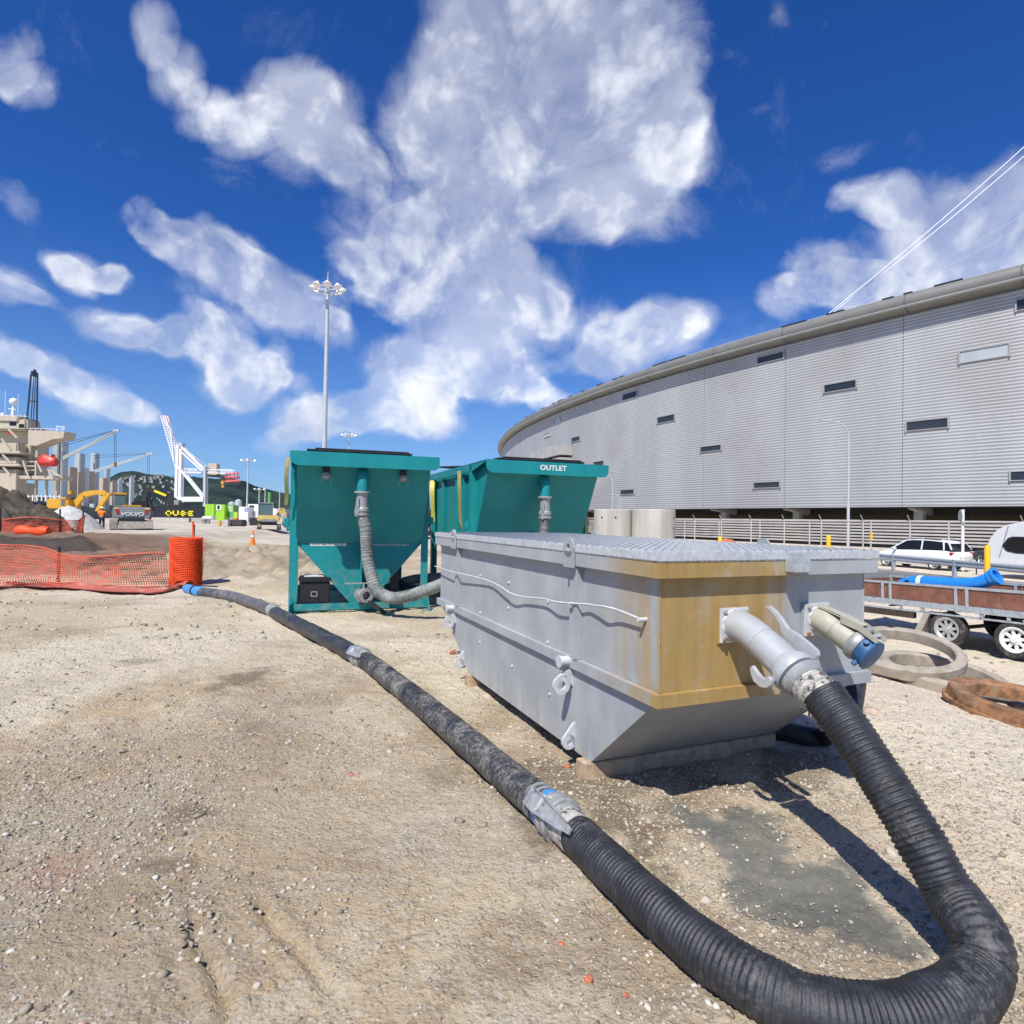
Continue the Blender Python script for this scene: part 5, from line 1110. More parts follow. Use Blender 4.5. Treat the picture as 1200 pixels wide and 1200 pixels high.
# ------------------------------------------------------------------ wheels, cars, trailer, caravan
def wheel(par, c, ax, r, w, mat='alloy', spokes=8):
    c = np.asarray(c, float); ax = np.asarray(ax, float); g = G()
    g.lathe(c-ax*w/2, ax, [(0, r*.66), (.0, r*.92), (w*.12, r), (w*.88, r), (w, r*.92), (w, r*.66)], 32, closed=True); t = g.build('wheel', 'tyre', par, smooth=40)
    g = G(); e = w*.46
    g.lathe(c+ax*e, ax, [(-.08, r*.62), (0, r*.70), (.012, r*.70), (.012, r*.62), (-.02, r*.56), (-.03, r*.52), (-.035, r*.60)], 32, closed=True)
    g.lathe(c+ax*(e-.05), ax, [(0, 0), (0, r*.30), (.035, r*.26), (.04, r*.16), (.06, r*.14), (.06, 0)], 24)
    u = np.cross(ax, (0, 0, 1.)); u /= np.linalg.norm(u); v = np.cross(ax, u)
    for k in range(spokes):
        a = k*2*math.pi/spokes+.2; d = u*math.cos(a)+v*math.sin(a); g.bar(c+ax*(e-.035)+d*r*.2, c+ax*(e-.03)+d*r*.6, r*.17, .02, up=ax)
    g.build('rim', mat, t, smooth=40)
    g = G(); g.lathe(c+ax*(e-.09), ax, [(0, 0), (0, r*.63)], 24); g.build('brake_disc', 'undercroft_dark', t)
    return t
def loft(g, secs):
    m = len(secs[0]); g.add(np.array(secs).reshape(-1, 3), [(i*m+j, i*m+(j+1) % m, (i+1)*m+(j+1) % m, (i+1)*m+j) for i in range(len(secs)-1) for j in range(m)]+[tuple(range(m)), tuple((len(secs)-1)*m+j for j in range(m))])
def car(label, loc, rz, mat, suv=True, name='parked_car'):
    """front at x = 0, tail at x = 4.75"""
    t = thing(name, label, 'car', loc, rz, 'cars parked by the stadium'); L = 4.75; hw = .93; H_ = 1.70 if suv else 1.46
    belt = 1.08 if suv else .95
    st = [(0, .45, .62, .70), (.12, .30, .80, .84), (.7, .24, .93, .90), (1.25, .24, belt-.04, .93), (2.2, .24, belt, .93), (3.4, .24, belt+.03, .93), (4.3, .26, belt+.05, .92), (4.62, .32, belt+.02, .88), (4.75, .45, .95, .80)]
    g = G(); secs = []
    for x, z0, z1, w in st:
        w = w*hw/.93; secs.append([(x, -w*.9, z0), (x, -w, z0+.12), (x, -w, z1-.22), (x, -w*.95, z1-.06), (x, -w*.86, z1), (x, w*.86, z1), (x, w*.95, z1-.06), (x, w, z1-.22), (x, w, z0+.12), (x, w*.9, z0)])
    loft(g, secs); g.build('body', mat, t, smooth=50)
    g = G(); top = [(1.15, belt-.03, belt-.02, .80), (2.05, belt-.02, H_-.09, .66), (2.5, belt, H_-.04, .66), (3.4, belt+.02, H_-.045, .65), (4.4, belt+.04, H_-.13, .62), (4.7, belt+.03, belt+.10, .70)] if suv else [(1.2, belt-.03, belt-.02, .80), (2.1, belt-.02, H_-.07, .62), (2.9, belt, H_-.04, .62), (3.6, belt, H_-.1, .60), (4.45, belt, belt+.03, .7)]
    secs = [[(x, -.84, z0), (x, -w, z1), (x, w, z1), (x, .84, z0)] for x, z0, z1, w in top]; loft(g, secs); gh = g.build('windows', 'glass_dark', t, smooth=20)
    g = G(); rs = [(x, z1, w) for x, z0, z1, w in top[1:-1]]; rs = [(rs[0][0]-.12, rs[0][1]-.05, rs[0][2])]+rs+[(rs[-1][0]+.18, rs[-1][1]-.05, rs[-1][2])]
    secs = [[(x, -w-.02, z-.03), (x, -w, z+.015), (x, -w*.6, z+.045), (x, w*.6, z+.045), (x, w, z+.015), (x, w+.02, z-.03)] for x, z, w in rs]; loft(g, secs); g.build('roof', mat, t, smooth=50)
    for s_ in (-1, 1):
        g = G()
        for (x0, z0, w0), (x1, z1, w1) in (((1.18, belt, .82), (2.05, H_-.09, .67)), ((3.05, belt+.02, .845), (3.0, H_-.05, .66)), ((4.3, belt+.05, .82), (4.15, H_-.1, .64)), ((4.68, belt+.08, .78), (4.42, H_-.14, .63))): g.bar((x0, s_*w0, z0), (x1, s_*w1, z1), .07, .03, up=(0, s_, .3))
        g.build('pillars', mat, t)
        g = G(); g.bar((2.2, s_*.60, H_+.01), (4.0, s_*.58, H_-.02), .04, .05); g.build('roof_rail', 'black_plastic', t)
        G().cbox((4.66, s_*.74, .95), (.14, .28, .15)).build('tail_light', 'red_light', t, bevel=.02)
        G().cbox((.16, s_*.66, .70), (.2, .34, .12)).build('headlight', 'alloy', t, bevel=.03)
        G().cbox((1.55, s_*1.0, belt+.03), (.12, .2, .13)).build('mirror', mat, t, bevel=.03)
        for x in (.92, 3.78): wheel(t, (x, s_*.80, .35), (0, s_, 0), .35, .23, spokes=5)
    G().cbox((4.77, 0, .78), (.02, .5, .11)).build('number_plate', 'plate_white', t)
    G().box((4.66, -.8, .32), (4.80, .8, .55)).build('rear_bumper', 'black_plastic', t, bevel=.03)
    return t
RD = np.array([.34, -.94, 0]); RD /= np.linalg.norm(RD); RA = math.atan2(RD[1], RD[0])
p = np.array([24.45, 33.0, 0])-RD*4.75; car('white estate car parked behind the guard rail', (p[0], p[1], -.75), RA, 'white_car')
p = at(1152, 640, 40); car('dark hatchback parked between the white car and the caravan', (p[0], p[1], -.75), RA-.3, 'dark_car', False)
p = at(498, 628, 50); t_ = car('dark car parked beyond the gap between the teal tanks', (p[0]-.3, p[1]+4, Hs(p[0], p[1]+2)), -math.pi/2+.1, 'dark_car', True)
p = at(518, 627, 49); t_ = car('dark car with a red tail light just left of the OUTLET tank', (p[0], p[1]+4, Hs(p[0], p[1]+2)), -math.pi/2+.15, 'dark_car', False)

def build_trailer():
    u = np.array([.4, -.917, 0]); u /= np.linalg.norm(u); tz = -.71; o = np.array([8.64, 12.1, tz])
    t = thing('flatbed_trailer', 'grey steel tandem axle trailer with red-brown timber sides', 'trailer', o, math.atan2(u[1], u[0]))
    # local x runs towards the camera side, y away from it; everything above the axles is pitched 1.5 degrees
    tilt = Matrix.Rotation(math.radians(-1.5), 4, 'Y'); S0, S1, Wd = -2.5, 3.4, 2.0
    def B(name, *bx, mat='galv', bevel=.004):
        g = G()
        for lo, hi in bx: g.box(lo, hi, tilt)
        return g.build(name, mat, t, bevel=bevel)
    for y in (0, Wd):
        B('top_rail', ((S0, y-.03, 1.15), (S1, y+.02, 1.20))); B('chassis_rail', ((S0, y-.03, .71), (S1, y+.05, .83))); B('lower_rail', ((S0+.25, y-.01, .60), (S1, y+.03, .635)))
        for i, x in enumerate((-2.45, -1.27, -1.10, .22, .42, 1.72, 1.92, 3.3)):
            B('stake', ((x-.03, y-.045, .70), (x+.03, y-.0305, 1.16)))
        for x in (-1.9, -.9, -.45, .65, 1.1, 2.0, 2.7): B('bracket', ((x-.03, y-.02, .636), (x+.03, y+.02, .709)))
        for i, (a, b) in enumerate(((S0, -1.19), (-1.18, .315), (.325, 1.815), (1.825, S1))): B('side_board', ((a, y-.012, .835), (b-.008, y+.015, 1.149)), mat='trailer_board', bevel=.002)
    B('tail_board', ((S0, .02, .835), (S0+.03, Wd-.03, 1.149)), mat='trailer_board'); B('deck', ((S0, .055, .78), (S1, Wd-.035, .815)), mat='timber_old')
    for x in (-2.3, -1.2, 0, 1.2, 2.4): B('cross_member', ((x, .055, .66), (x+.06, Wd-.035, .779)), mat='black_metal')
    for s_ in (0, 1.16):
        for y, ay in ((.10, -1), (Wd-.10, 1)): wheel(t, (s_, y, .335), (0, ay, 0), .335, .2, 'white_paint' if s_ else 'alloy')
        G().cyl((s_, .2, .335), (s_, Wd-.2, .335), .04, seg=10).build('axle', 'black_metal', t)
    g = G(); g.prism([(-.42, -.01, .62), (-.30, -.01, .62), (-.52, -.01, .12), (-.66, -.01, .12)], (0, .24, 0)); g.build('mudflap', 'blade_steel', t)
    g = G(); g.prism([(-.3, .0, .62), (-.36, .0, .50), (-.33, .0, .50), (-.26, .0, .625)], (0, .26, 0)); g.build('mudguard', 'black_metal', t)
    g = G(); g.box((-2.0, .1, .45), (-.7, .2, .60), tilt); g.build('ramp_edge', 'timber_old', t)
    g = G(); g.box((1.5, .12, .2), (3.2, Wd-.2, .6)); g.build('under_box', 'black_metal', t)
    # blue bend lying on the load
    b = thing('blue_pipe_bend', 'bright blue ductile pipe bend lying across the top of the trailer side', 'pipe', o+np.array([0, 0, 1.0]), math.atan2(u[1], u[0]))
    C, q = spline([(-.75, .12, .20), (-.30, .14, .22), (.22, .16, .24), (.50, .18, .30), (.72, .20, .42)], .03); G().tube(C, .125, 24).build('bend', 'blue_pipe', b, smooth=50)
    d = C[-1]-C[-3]; g = G(); g.lathe(C[-1], d, [(-.06, .125), (-.05, .15), (.04, .155), (.045, .175), (.07, .175), (.07, .12), (-.1, .11)], 24); g.build('socket', 'blue_pipe', b, smooth=40)
    g = G(); g.lathe(C[6], C[7]-C[6], [(-.05, .126), (-.045, .135), (.03, .135), (.035, .126)], 20); g.build('tape_band', 'plate_white', b)
    g = G(); g.tube(spline([(-1.0, .1, .15), (-.9, .14, .21), (-.8, .12, .23), (-.6, .16, .16)], .03)[0], .06, 12); g.build('loose_sleeve', 'blue_pipe', b, smooth=60)
build_trailer()

def build_caravan():
    o = np.array([23.0, 29.6, -.75]); t = thing('caravan', 'white caravan with a rounded front and dark corner window at the right edge', 'caravan', o, RA)
    q = [(1.0, .5), (.25, .55), (.02, .9), (.0, 1.3), (.18, 1.85), (.5, 2.3), (.95, 2.55), (1.6, 2.68), (6, 2.7), (6, .5)]
    G().prism([(x, 0, z) for x, z in q], (0, 2.2, 0)).build('shell', 'white_paint', t, bevel=.05)
    w = [(.75, 1.55), (.95, 1.30), (1.35, 1.22), (2.6, 1.22), (2.6, 2.0), (1.2, 2.0), (1.0, 1.92)]
    f = G().prism([(x, -.02, z) for x, z in w], (0, .03, 0)).build('side_window', 'black_plastic', t, bevel=.005)
    G().prism([(.95+(x-.95)*.85+.1, -.03, 1.62+(z-1.62)*.8) for x, z in w], (0, .009, 0)).build('pane', 'glass_dark', f)
    G().box((.3, -.015, .62), (5.9, -.001, .70)).build('skirt_strip', 'grey_fitting', t)
    g = G(); g.prism([(.62, -.012, 1.0), (.66, -.012, 1.0), (1.05, -.012, 2.5), (1.0, -.012, 2.5)], (0, .011, 0)); g.build('body_seam', 'grey_fitting', t)
    wheel(t, (3.2, .15, .33), (0, -1, 0), .33, .2)
    g = G(); g.bar((-1.2, 1.1, .45), (1.0, .3, .5), .08); g.bar((-1.2, 1.1, .45), (1.0, 1.9, .5), .08); g.cyl((-1.1, 1.1, .0), (-1.1, 1.1, .8), .03); g.build('drawbar', 'black_metal', t)
build_caravan()

def bollard(px, py0, Y, r, lb):
    p = at(px, py0, Y); z = Hs(p[0], p[1]); t = thing('bollard', lb, 'bollard', (p[0], p[1], z), 0, 'yellow steel bollards'); h = p[2]-z
    G().lathe((0, 0, -.05), (0, 0, 1), [(0, r), (h, r), (h+.04, r*.8), (h+.05, 0)], 18).build('post', 'yellow_bollard', t, smooth=40)
    G().lathe((0, 0, 0), (0, 0, 1), [(0, r*1.5), (.02, r*1.5), (.02, r)], 18).build('base_plate', 'grey_fitting', t)
bollard(1157, 639, 26, .11, 'tall yellow bollard behind the blue pipe bend on the trailer')
bollard(971, 627, 36, .12, 'yellow bollard showing above the right end of the skip grating')
bollard(844, 629, 42, .14, 'small yellow bollard beside the reddish rubble behind the skip')
bollard(682, 622, 30, .10, 'yellow bollard just left of the upright concrete pipes')
def heap(name, label, cat, cx, cy, rx, ry, h, mat, seed, rough=.35, n=60, base=None):
    u = np.linspace(-1.15, 1.15, n); X, Y = np.meshgrid(u, u); r = np.hypot(X, Y)
    k = h/max(rx, ry); nz = fbm(X*2.2+seed, Y*2.2, 5, seed)-.5; n2 = np.abs(fbm(X*6+seed, Y*6, 4, seed+9)-.5)
    Z = np.clip(1-(r+.5*nz*rough)**1.6, -.3, 1)*h+n2*h*rough*1.0*(r < 1.1)
    zb = Hs(cx, cy) if base is None else base; g = G(); g.add(np.stack([X*rx, Y*ry, Z-.03], -1).reshape(-1, 3), [(j*n+i, j*n+i+1, (j+1)*n+i+1, (j+1)*n+i) for j in range(n-1) for i in range(n-1)])
    o = g.build(name, mat, smooth=180, loc=(cx, cy, zb)); tag(o, label, cat); return o
p = at(850, 634, 58); heap('rubble_heap', 'low heap of reddish rubble at the foot of the slatted fence', 'rubble', p[0], p[1], 1.9, 1.5, .9, 'brick_bit', 3, .6, 30, -.75)

# sign seen edge on, street lamps, light masts, stay cables
p = at(1128, 669, 33); t = thing('road_sign', 'round traffic sign on a white post, seen almost edge on', 'sign', (p[0], p[1], -.75))
zt = at(1127, 597, 33)[2]+.75
G().cyl((0, 0, 0), (0, 0, zt), .075, seg=14).build('post', 'white_paint', t, smooth=40)
g = G(); dv = np.array([-.93, .36, 0]); g.lathe((-.16, -.05, zt-.38), dv, [(0, 0), (0, .36), (.02, .36), (.02, 0)], 30); g.build('disc', 'sign_back', t)
G().lathe((0, 0, -.02), (0, 0, 1), [(0, .25), (.05, .22), (.06, .08)], 14).build('base_plate', 'black_metal', t)
def street_lamp(px, pyt, Y, reach, label, r=.08, arm=1.6):
    p = at(px, pyt, Y); z = Hs(p[0], p[1]); t = thing('street_lamp', label, 'street lamp', (p[0], p[1], z), 0, 'curved arm street lamps'); h = p[2]-z
    G().cyl((0, 0, 0), (0, 0, h*.4), r, r*.95, 14).build('lower_pole', 'mast_grey', t, smooth=40)
    C, u = spline([(0, 0, h*.4), (0, 0, h-1.3*arm/1.6), (-.12*reach, 0, h-.55*arm/1.6), (-.45*reach, 0, h-.12), (-reach*.9, 0, h)], .15)
    G().tube(C, np.linspace(r*.72, r*.45, len(C)), 12).build('upper_pole', 'mast_grey', t, smooth=60)
    g = G(); g.prism([(-reach*.85, -.1, h-.03), (-reach*.9-.75, -.14, h+.02), (-reach*.9-.75, -.14, h+.10), (-reach*.85, -.1, h+.09)], (0, .26, 0)); g.build('lamp_head', 'mast_grey', t, bevel=.02)
street_lamp(995, 494, 47, 1.75, 'curved grey street lamp in front of the stadium at the right', .11, 1.8)
street_lamp(718, 553, 90, 2.2, 'distant street lamp just above the upright concrete pipes', .10, 2.2)
street_lamp(727, 580, 75, .5, 'short curved pole beside the distant street lamp', .06, .5)
def light_mast(px, pb, pt, Y, label, lamps=8, R_=1.15, r=.27, spike=True):
    b = at(px[0], pb, Y); tp = at(px[1], pt, Y); z = Hs(b[0], b[1]) if Y < 400 else 0; t = thing('light_mast', label, 'light mast', (b[0], b[1], z), 0, 'tall floodlight masts')
    h = tp[2]-z; dx = tp[0]-b[0]
    hl = h*.93 if spike else h*.985
    G().tube([(0, 0, 0), (dx*.5, 0, h*.5), (dx*.94, 0, hl+.8)], [r, r*.8, r*.6], 16).build('pole', 'mast_grey', t, smooth=60)
    if spike: G().cyl((dx*.94, 0, hl+.8), (dx, 0, h), r*.35, r*.1, 8).build('lightning_rod', 'mast_grey', t)
    g = G(); c = np.array([dx*.93, 0, hl])
    a = np.linspace(0, 2*math.pi, 40); g.tube(np.stack([c[0]+R_*np.cos(a), c[1]+R_*np.sin(a), c[2]+0*a], 1), .07*R_, 6)
    for k in range(4): q = k*math.pi/2; g.bar(c, c+R_*np.array([math.cos(q), math.sin(q), 0]), .09*R_)
    g.lathe(c+np.array([0, 0, -.35*R_]), (0, 0, 1), [(0, r*.6), (0, r*.95), (.9*R_, r*.95), (.9*R_, r*.5)], 16); g.build('head_ring', 'mast_grey', t)
    for k in range(lamps):
        q = k*2*math.pi/lamps+.25; d = np.array([math.cos(q), math.sin(q), 0]); o = c+d*R_*1.22; g = G()
        g.lathe(o+np.array([0, 0, .34*R_]), d*.35+np.array([0, 0, -1]), [(0, .10*R_), (.12*R_, .16*R_), (.34*R_, .38*R_), (.40*R_, .40*R_), (.42*R_, .34*R_), (.42*R_, 0)], 14); f = g.build('floodlight', 'crane_white', t, smooth=40)
light_mast((378.5, 384.5), 606, 318, 80, 'tallest light mast, with a ring of white floodlights, behind the left teal tank', 8, 1.4, .36)
light_mast((408, 409), 606, 503, 240, 'distant light mast peeping over the left teal tank', 6, 1.9, .4)
light_mast((289, 291), 604, 539, 260, 'flat headed light mast above the white cabins', 4, 2.0, .42, False)
light_mast((303, 304), 604, 573, 330, 'shorter thin light mast right of the flat headed one', 4, 1.8, .4, False)
light_mast((310, 311), 604, 570, 380, 'thin pole against the hill left of the teal tank', 2, .6, .4, False)
light_mast((327, 328), 604, 572, 300, 'thin pole close to the sling of the left teal tank', 2, .5, .3, False)
def cable(label, p, q, r, mat):
    g = G(); n = 20; tt = np.linspace(0, 1, n)[:, None]; P = p+(q-p)*tt; P[:, 2] -= .6*np.sin(tt[:, 0]*math.pi); g.tube(P, r, 8); o = g.build('stay_cable', mat, smooth=60); tag(o, label, 'cable', 'cables above the stadium roof')
def roof_pt(px, py):
    th, z = hit_arc(px, py, SR-1.2); return arc(th, SR-1.2, 29.6)
pe = roof_pt(967, 366)
cable('upper one of the two thick white cables rising from the stadium roof', pe, at(1290, 90, pe[1]*.9), .055, 'crane_white')
cable('lower one of the two thick white cables rising from the stadium roof', pe+np.array([.4, .3, 0]), at(1290, 104, pe[1]*.9), .055, 'crane_white')
pe = roof_pt(990, 362); cable('upper one of the two thin dark cables over the stadium roof', pe, at(1300, 190, pe[1]*.95), .025, 'mast_grey')
pe = roof_pt(1010, 357); cable('lower one of the two thin dark cables over the stadium roof', pe, at(1300, 208, pe[1]*.95), .025, 'mast_grey')

# ------------------------------------------------------------------ left side: nets, pile, machines
def net(name, label, P, h, cell, r, mat, seed, sag=.05, base=None):
    C, u = spline(P, cell); n = len(C); m = max(3, int(h/cell)); g = G(); V = np.zeros((n, m+1, 3))
    for i in range(n):
        for j in range(m+1):
            w = fbm(np.array([u[i]*1.3]), np.array([j*.12]), 3, seed)[0]-.5
            top = sag*(math.sin(u[i]*1.8)+.8*math.sin(u[i]*.9+1))*(j/m); V[i, j] = C[i]+np.array([w*.05, w*.30+.25*(j/m)**2*math.sin(u[i]*1.1), h*j/m*(1+.05*w)+top])
    for j in range(m+1): g.tube(V[:, j], r*(1.6 if j in (0, m) else 1), 3, caps=False)
    for i in range(n): g.tube(V[i], r, 3, caps=False)
    t = thing(name, label, 'safety net', (0, 0, 0), 0, 'orange safety nets'); g.build('mesh', mat, t, kind='stuff'); return t, V
Pn = [atz(px, 690, .0)+np.array([0, .15, 0]) for px in (-70, -20, 40, 90, 140, 194)]
for q in Pn: q[2] = Hs(q[0], q[1])-.02
tn, V_ = net('safety_net', 'orange plastic mesh fence standing along the trench behind the flat red hose', Pn, .82, .050, .0092, 'orange_net_faded', 5, .075)
for px in (-40, 60, 199):
    q = atz(px, 689, 0); z = Hs(q[0], q[1]); hh = 1.42 if px == 199 else 0.9
    e_ = .95 if px == 199 else .2; G().bar((q[0], q[1]+e_, z-.1), (q[0]+.01, q[1]+e_, z+hh), .045).build('stake', 'black_metal', tn)
G().bar((Pn[-1][0]+.02, Pn[-1][1]+.95, 1.0), (Pn[-1][0]+.0, Pn[-1][1]+.95, 1.5), .035).build('ribbon', 'orange_net', tn)
zb = .85
Pn = [np.array([at(px, 620, Y)[0], Y, 0]) for px, Y in ((-60, 33), (0, 33), (40, 33.5), (70, 34), (88, 34.5), (97, 36))]
for q in Pn: q[2] = Hs(q[0], q[1])-.08
tn2, V_ = net('safety_net', 'orange mesh fence wrapped along the foot of the dark soil pile', Pn, .98, .085, .019, 'orange_net_faded', 9, .12)
for q in (Pn[1], Pn[3], Pn[5]): G().bar((q[0], q[1], q[2]-.1), (q[0], q[1], q[2]+1.5), .06).build('stake', 'black_metal', tn2)
q = at(38, 624, 32.2); g = G(); C, u = spline([at(20, 619, 32.2), at(28, 622, 32.2), at(38, 623, 32.1), at(50, 625, 32.0), at(57, 627, 32.0)], .1)
C[:, 2] = [Hs(c[0], c[1])+.22 for c in C]; g.tube(C, .24+.06*np.sin(u*5), 10); o = g.build('net_bundle', 'orange_net', smooth=60); tag(o, 'bright orange bundle of slack netting on the bank below the pile', 'net bundle')
def net_roll():
    c = atz(214, 688, 0); c[0] -= .12; c[1] += .35; r, h = .345, 1.13; t = thing('net_roll', 'upright roll of bright orange plastic netting', 'net roll', (c[0], c[1], Hs(c[0], c[1])-.01))
    G().lathe((0, 0, 0), (0, 0, 1), [(0, .08), (0, r*.93), (h*.985, r*.93), (h*.985, .08)], 40, closed=True).build('core', 'orange_net', t, smooth=40)
    g = G(); rng = np.random.default_rng(2); a = np.linspace(0, 2*math.pi, 60)
    for k in range(27):
        z = .01+h*k/26.5; rr = r*(.975+.025*fbm(a*2+k, a*0+k*.7, 2, 7)); rr[-1] = rr[0]; g.tube(np.stack([rr*np.cos(a), rr*np.sin(a), z+.012*np.sin(a*5+k)], 1), .011, 4, caps=False)
    for k in range(54):
        q = k*2*math.pi/54; zz = np.linspace(0, h, 14); rr = r*(.985+.015*rng.random(14)); qq = q+.03*rng.random(14); g.tube(np.stack([rr*np.cos(qq), rr*np.sin(qq), zz], 1), .008, 3, caps=False)
    g.build('mesh', 'orange_net', t, kind='stuff')
    g = G(); n = 12; V = [(r*.95+.02+.10*(1-j/n)*(i/5), -.05+.02*i, h*(.95-.9*j/n)) for j in range(n+1) for i in range(6)]; V = np.array(V).reshape(n+1, 6, 3)
    for j in range(n+1): g.tube(V[j], .004, 3, caps=False)
    for i in range(6): g.tube(V[:, i], .004, 3, caps=False)
    g.build('loose_end', 'orange_net_faded', t, kind='stuff')
net_roll()
p = at(14, 605, 40); heap('soil_pile', 'dark pile of clods of soil behind the orange mesh at the left', 'soil pile', p[0]-4.8, p[1], 8.0, 4.5, 3.3, 'soil_dark', 31, .8, 150)
p = at(88, 610, 47); heap('gravel_pile', 'smooth grey pile of gravel left of the worker', 'gravel pile', p[0]-.5, p[1], 2.35, 2.3, 1.8, 'gravel_grey', 41, .12, 60)

def cone(px, py, Y):
    p = at(px, py, Y); z = Hs(p[0], p[1]); t = thing('traffic_cone', 'orange traffic cone on the rough ground left of the teal tank', 'traffic cone', (p[0], p[1], float(Hfull(np.array([p[0]]), np.array([p[1]]))[0])))
    g = G(); g.box((-.2, -.2, 0), (.2, .2, .05)); g.lathe((0, 0, .05), (0, 0, 1), [(0, .15), (.8, .035), (.84, .03), (.84, 0)], 18); g.build('body', 'orange_vest', t)
    g = G(); g.lathe((0, 0, .48), (0, 0, 1), [(0, .094), (.0, .097), (.12, .079), (.12, .07)], 18); g.build('reflective_band', 'plate_white', t)
cone(296, 636, 33.6)
p = at(281, 652, 24); q = at(292, 640, 31); g = G(); a = np.array([p[0], p[1], Hs(p[0], p[1])+.25]); b = np.array([q[0], q[1], Hs(q[0], q[1])+.15]); g.bar(a, b, .05); o = g.build('timber_stake', 'timber'); tag(o, 'thin pale stake lying on the soil below the traffic cone', 'stake')

def tracks(par, x0, x1, ys, w, h, mat='track_steel'):
    for y in ys:
        g = G(); r = h/2; q = [(x0+r-r*math.sin(a), r-r*math.cos(a)) for a in np.linspace(0, math.pi, 8)]+[(x1-r+r*math.sin(a), r+r*math.cos(a)) for a in np.linspace(0, math.pi, 8)]
        g.prism([(x, y-w/2, z) for x, z in q], (0, w, 0)); tr = g.build('track', mat, par)
        g = G(); 
        for k in range(int((x1-x0)/.28)):
            x = x0+.15+k*.28; g.box((x, y-w/2-.01, h), (x+.16, y+w/2+.01, h+.03)); g.box((x, y-w/2-.01, -.01), (x+.16, y+w/2+.01, .0))
        for k in range(4):
            x = x0+r+(x1-x0-h)*k/3; g.cyl((x, y-w/2-.03, r), (x, y+w/2+.03, r), r*.55, seg=12)
        g.build('rollers', 'track_steel', tr)
def arm(par, pts, w, mat, names=('boom', 'stick')):
    """box-section boom and stick through the pins, tapered to the ends; pts in the x-z plane at y"""
    for k in range(len(pts)-1):
        (x0, y0, z0, h0), (x1, y1, z1, h1) = pts[k], pts[k+1]; g = G(); d = np.array([x1-x0, z1-z0]); d /= np.hypot(*d); n_ = np.array([-d[1], d[0]])
        g.prism([(x0+n_[0]*h0/2, y0-w/2, z0+n_[1]*h0/2), (x1+n_[0]*h1/2, y1-w/2, z1+n_[1]*h1/2), (x1-n_[0]*h1/2, y1-w/2, z1-n_[1]*h1/2), (x0-n_[0]*h0/2, y0-w/2, z0-n_[1]*h0/2)], (0, w, 0)); g.build(names[k], mat, par, bevel=.02)
# grey excavator seen from behind
p = at(154, 622, 48); ex = thing('excavator', 'grey excavator with orange cab roof and lettering, seen from behind', 'excavator', (p[0], p[1], Hs(p[0], p[1])), .56, 'excavators on the site'); ex.scale = (.88, .88, .92)
for x in (-1.35, 1.35): 
    g = G(); g.prism([(x-.3, -.3+.35*0-.0, .45), (x-.3, -.1, .05), (x-.3, 3.6, .05), (x-.3, 3.9, .45), (x-.3, 3.6, .85), (x-.3, -.1, .85)], (.6, 0, 0)); tr = g.build('track', 'track_steel', ex)
    g = G()
    for k in range(5): g.box((x-.31, -.34, .1+.16*k), (x+.31, -.30, .2+.16*k))
    g.build('track_shoes', 'blade_steel', tr)
G().prism([(-1.45, -.2, .98), (1.45, -.2, .98), (1.5, -.25, 1.75), (1.4, -.2, 1.95), (-1.4, -.2, 1.95), (-1.5, -.25, 1.75)], (0, 1.0, 0)).build('counterweight', 'machine_grey', ex, bevel=.08)
G().box((-1.4, .82, 1.0), (1.4, 3.2, 1.9)).build('upper_body', 'machine_grey', ex, bevel=.05)
G().box((-.75, .1, 1.96), (.75, 1.6, 2.12)).build('engine_cover', 'yellow_machine', ex, bevel=.04)
for s_ in (-1, 1):
    g = G(); g.prism([(s_*1.3, -.27, 1.75), (s_*1.0, -.27, 1.75), (s_*.98, -.27, 1.4), (s_*1.15, -.27, 1.35)], (0, .04, 0)); g.build('tail_light', 'red_light', ex)
    G().box((s_*1.2-.18, -.28, 1.76), (s_*1.2+.18, -.2, 1.84)).build('marker', 'yellow_text', ex)
c = G().box((-1.42, 1.3, 1.96), (-.45, 3.0, 3.0)).build('cab', 'machine_grey', ex, bevel=.05); G().box((-1.32, 1.27, 2.15), (-.55, 1.299, 2.9)).build('cab_window', 'glass_cab', c); G().box((-1.45, 1.2, 3.0), (-.42, 3.05, 3.18)).build('cab_roof', 'yellow_machine', c, bevel=.04)
G().box((.0, 1.8, 1.9), (1.3, 2.6, 2.5)).build('engine_stack', 'black_metal', ex, bevel=.1)
G().box((-.95, -.9, .12), (1.65, -.72, .72)).build('dozer_blade', 'blade_steel', ex, bevel=.03); g = G(); g.box((-.9, -.72, .2), (-.6, .3, .5)); g.box((1.1, -.72, .2), (1.4, .3, .5)); g.build('blade_arm', 'black_metal', ex)
G().box((-1.0, -.6, .42), (1.0, 3.0, .96)).build('undercarriage', 'black_metal', ex)
text('VOLVO', 'maker_lettering', 'plate_white', ex, frame((.05, -.263, 1.34), (1, 0, 0), (0, 0, 1)), .42, .01, 1.25, .012)
arm(ex, [(.9, 2.8, 1.8, .4), (1.05, 3.6, 3.2, .35), (1.5, 3.6, .9, .25)], .35, 'black_metal')
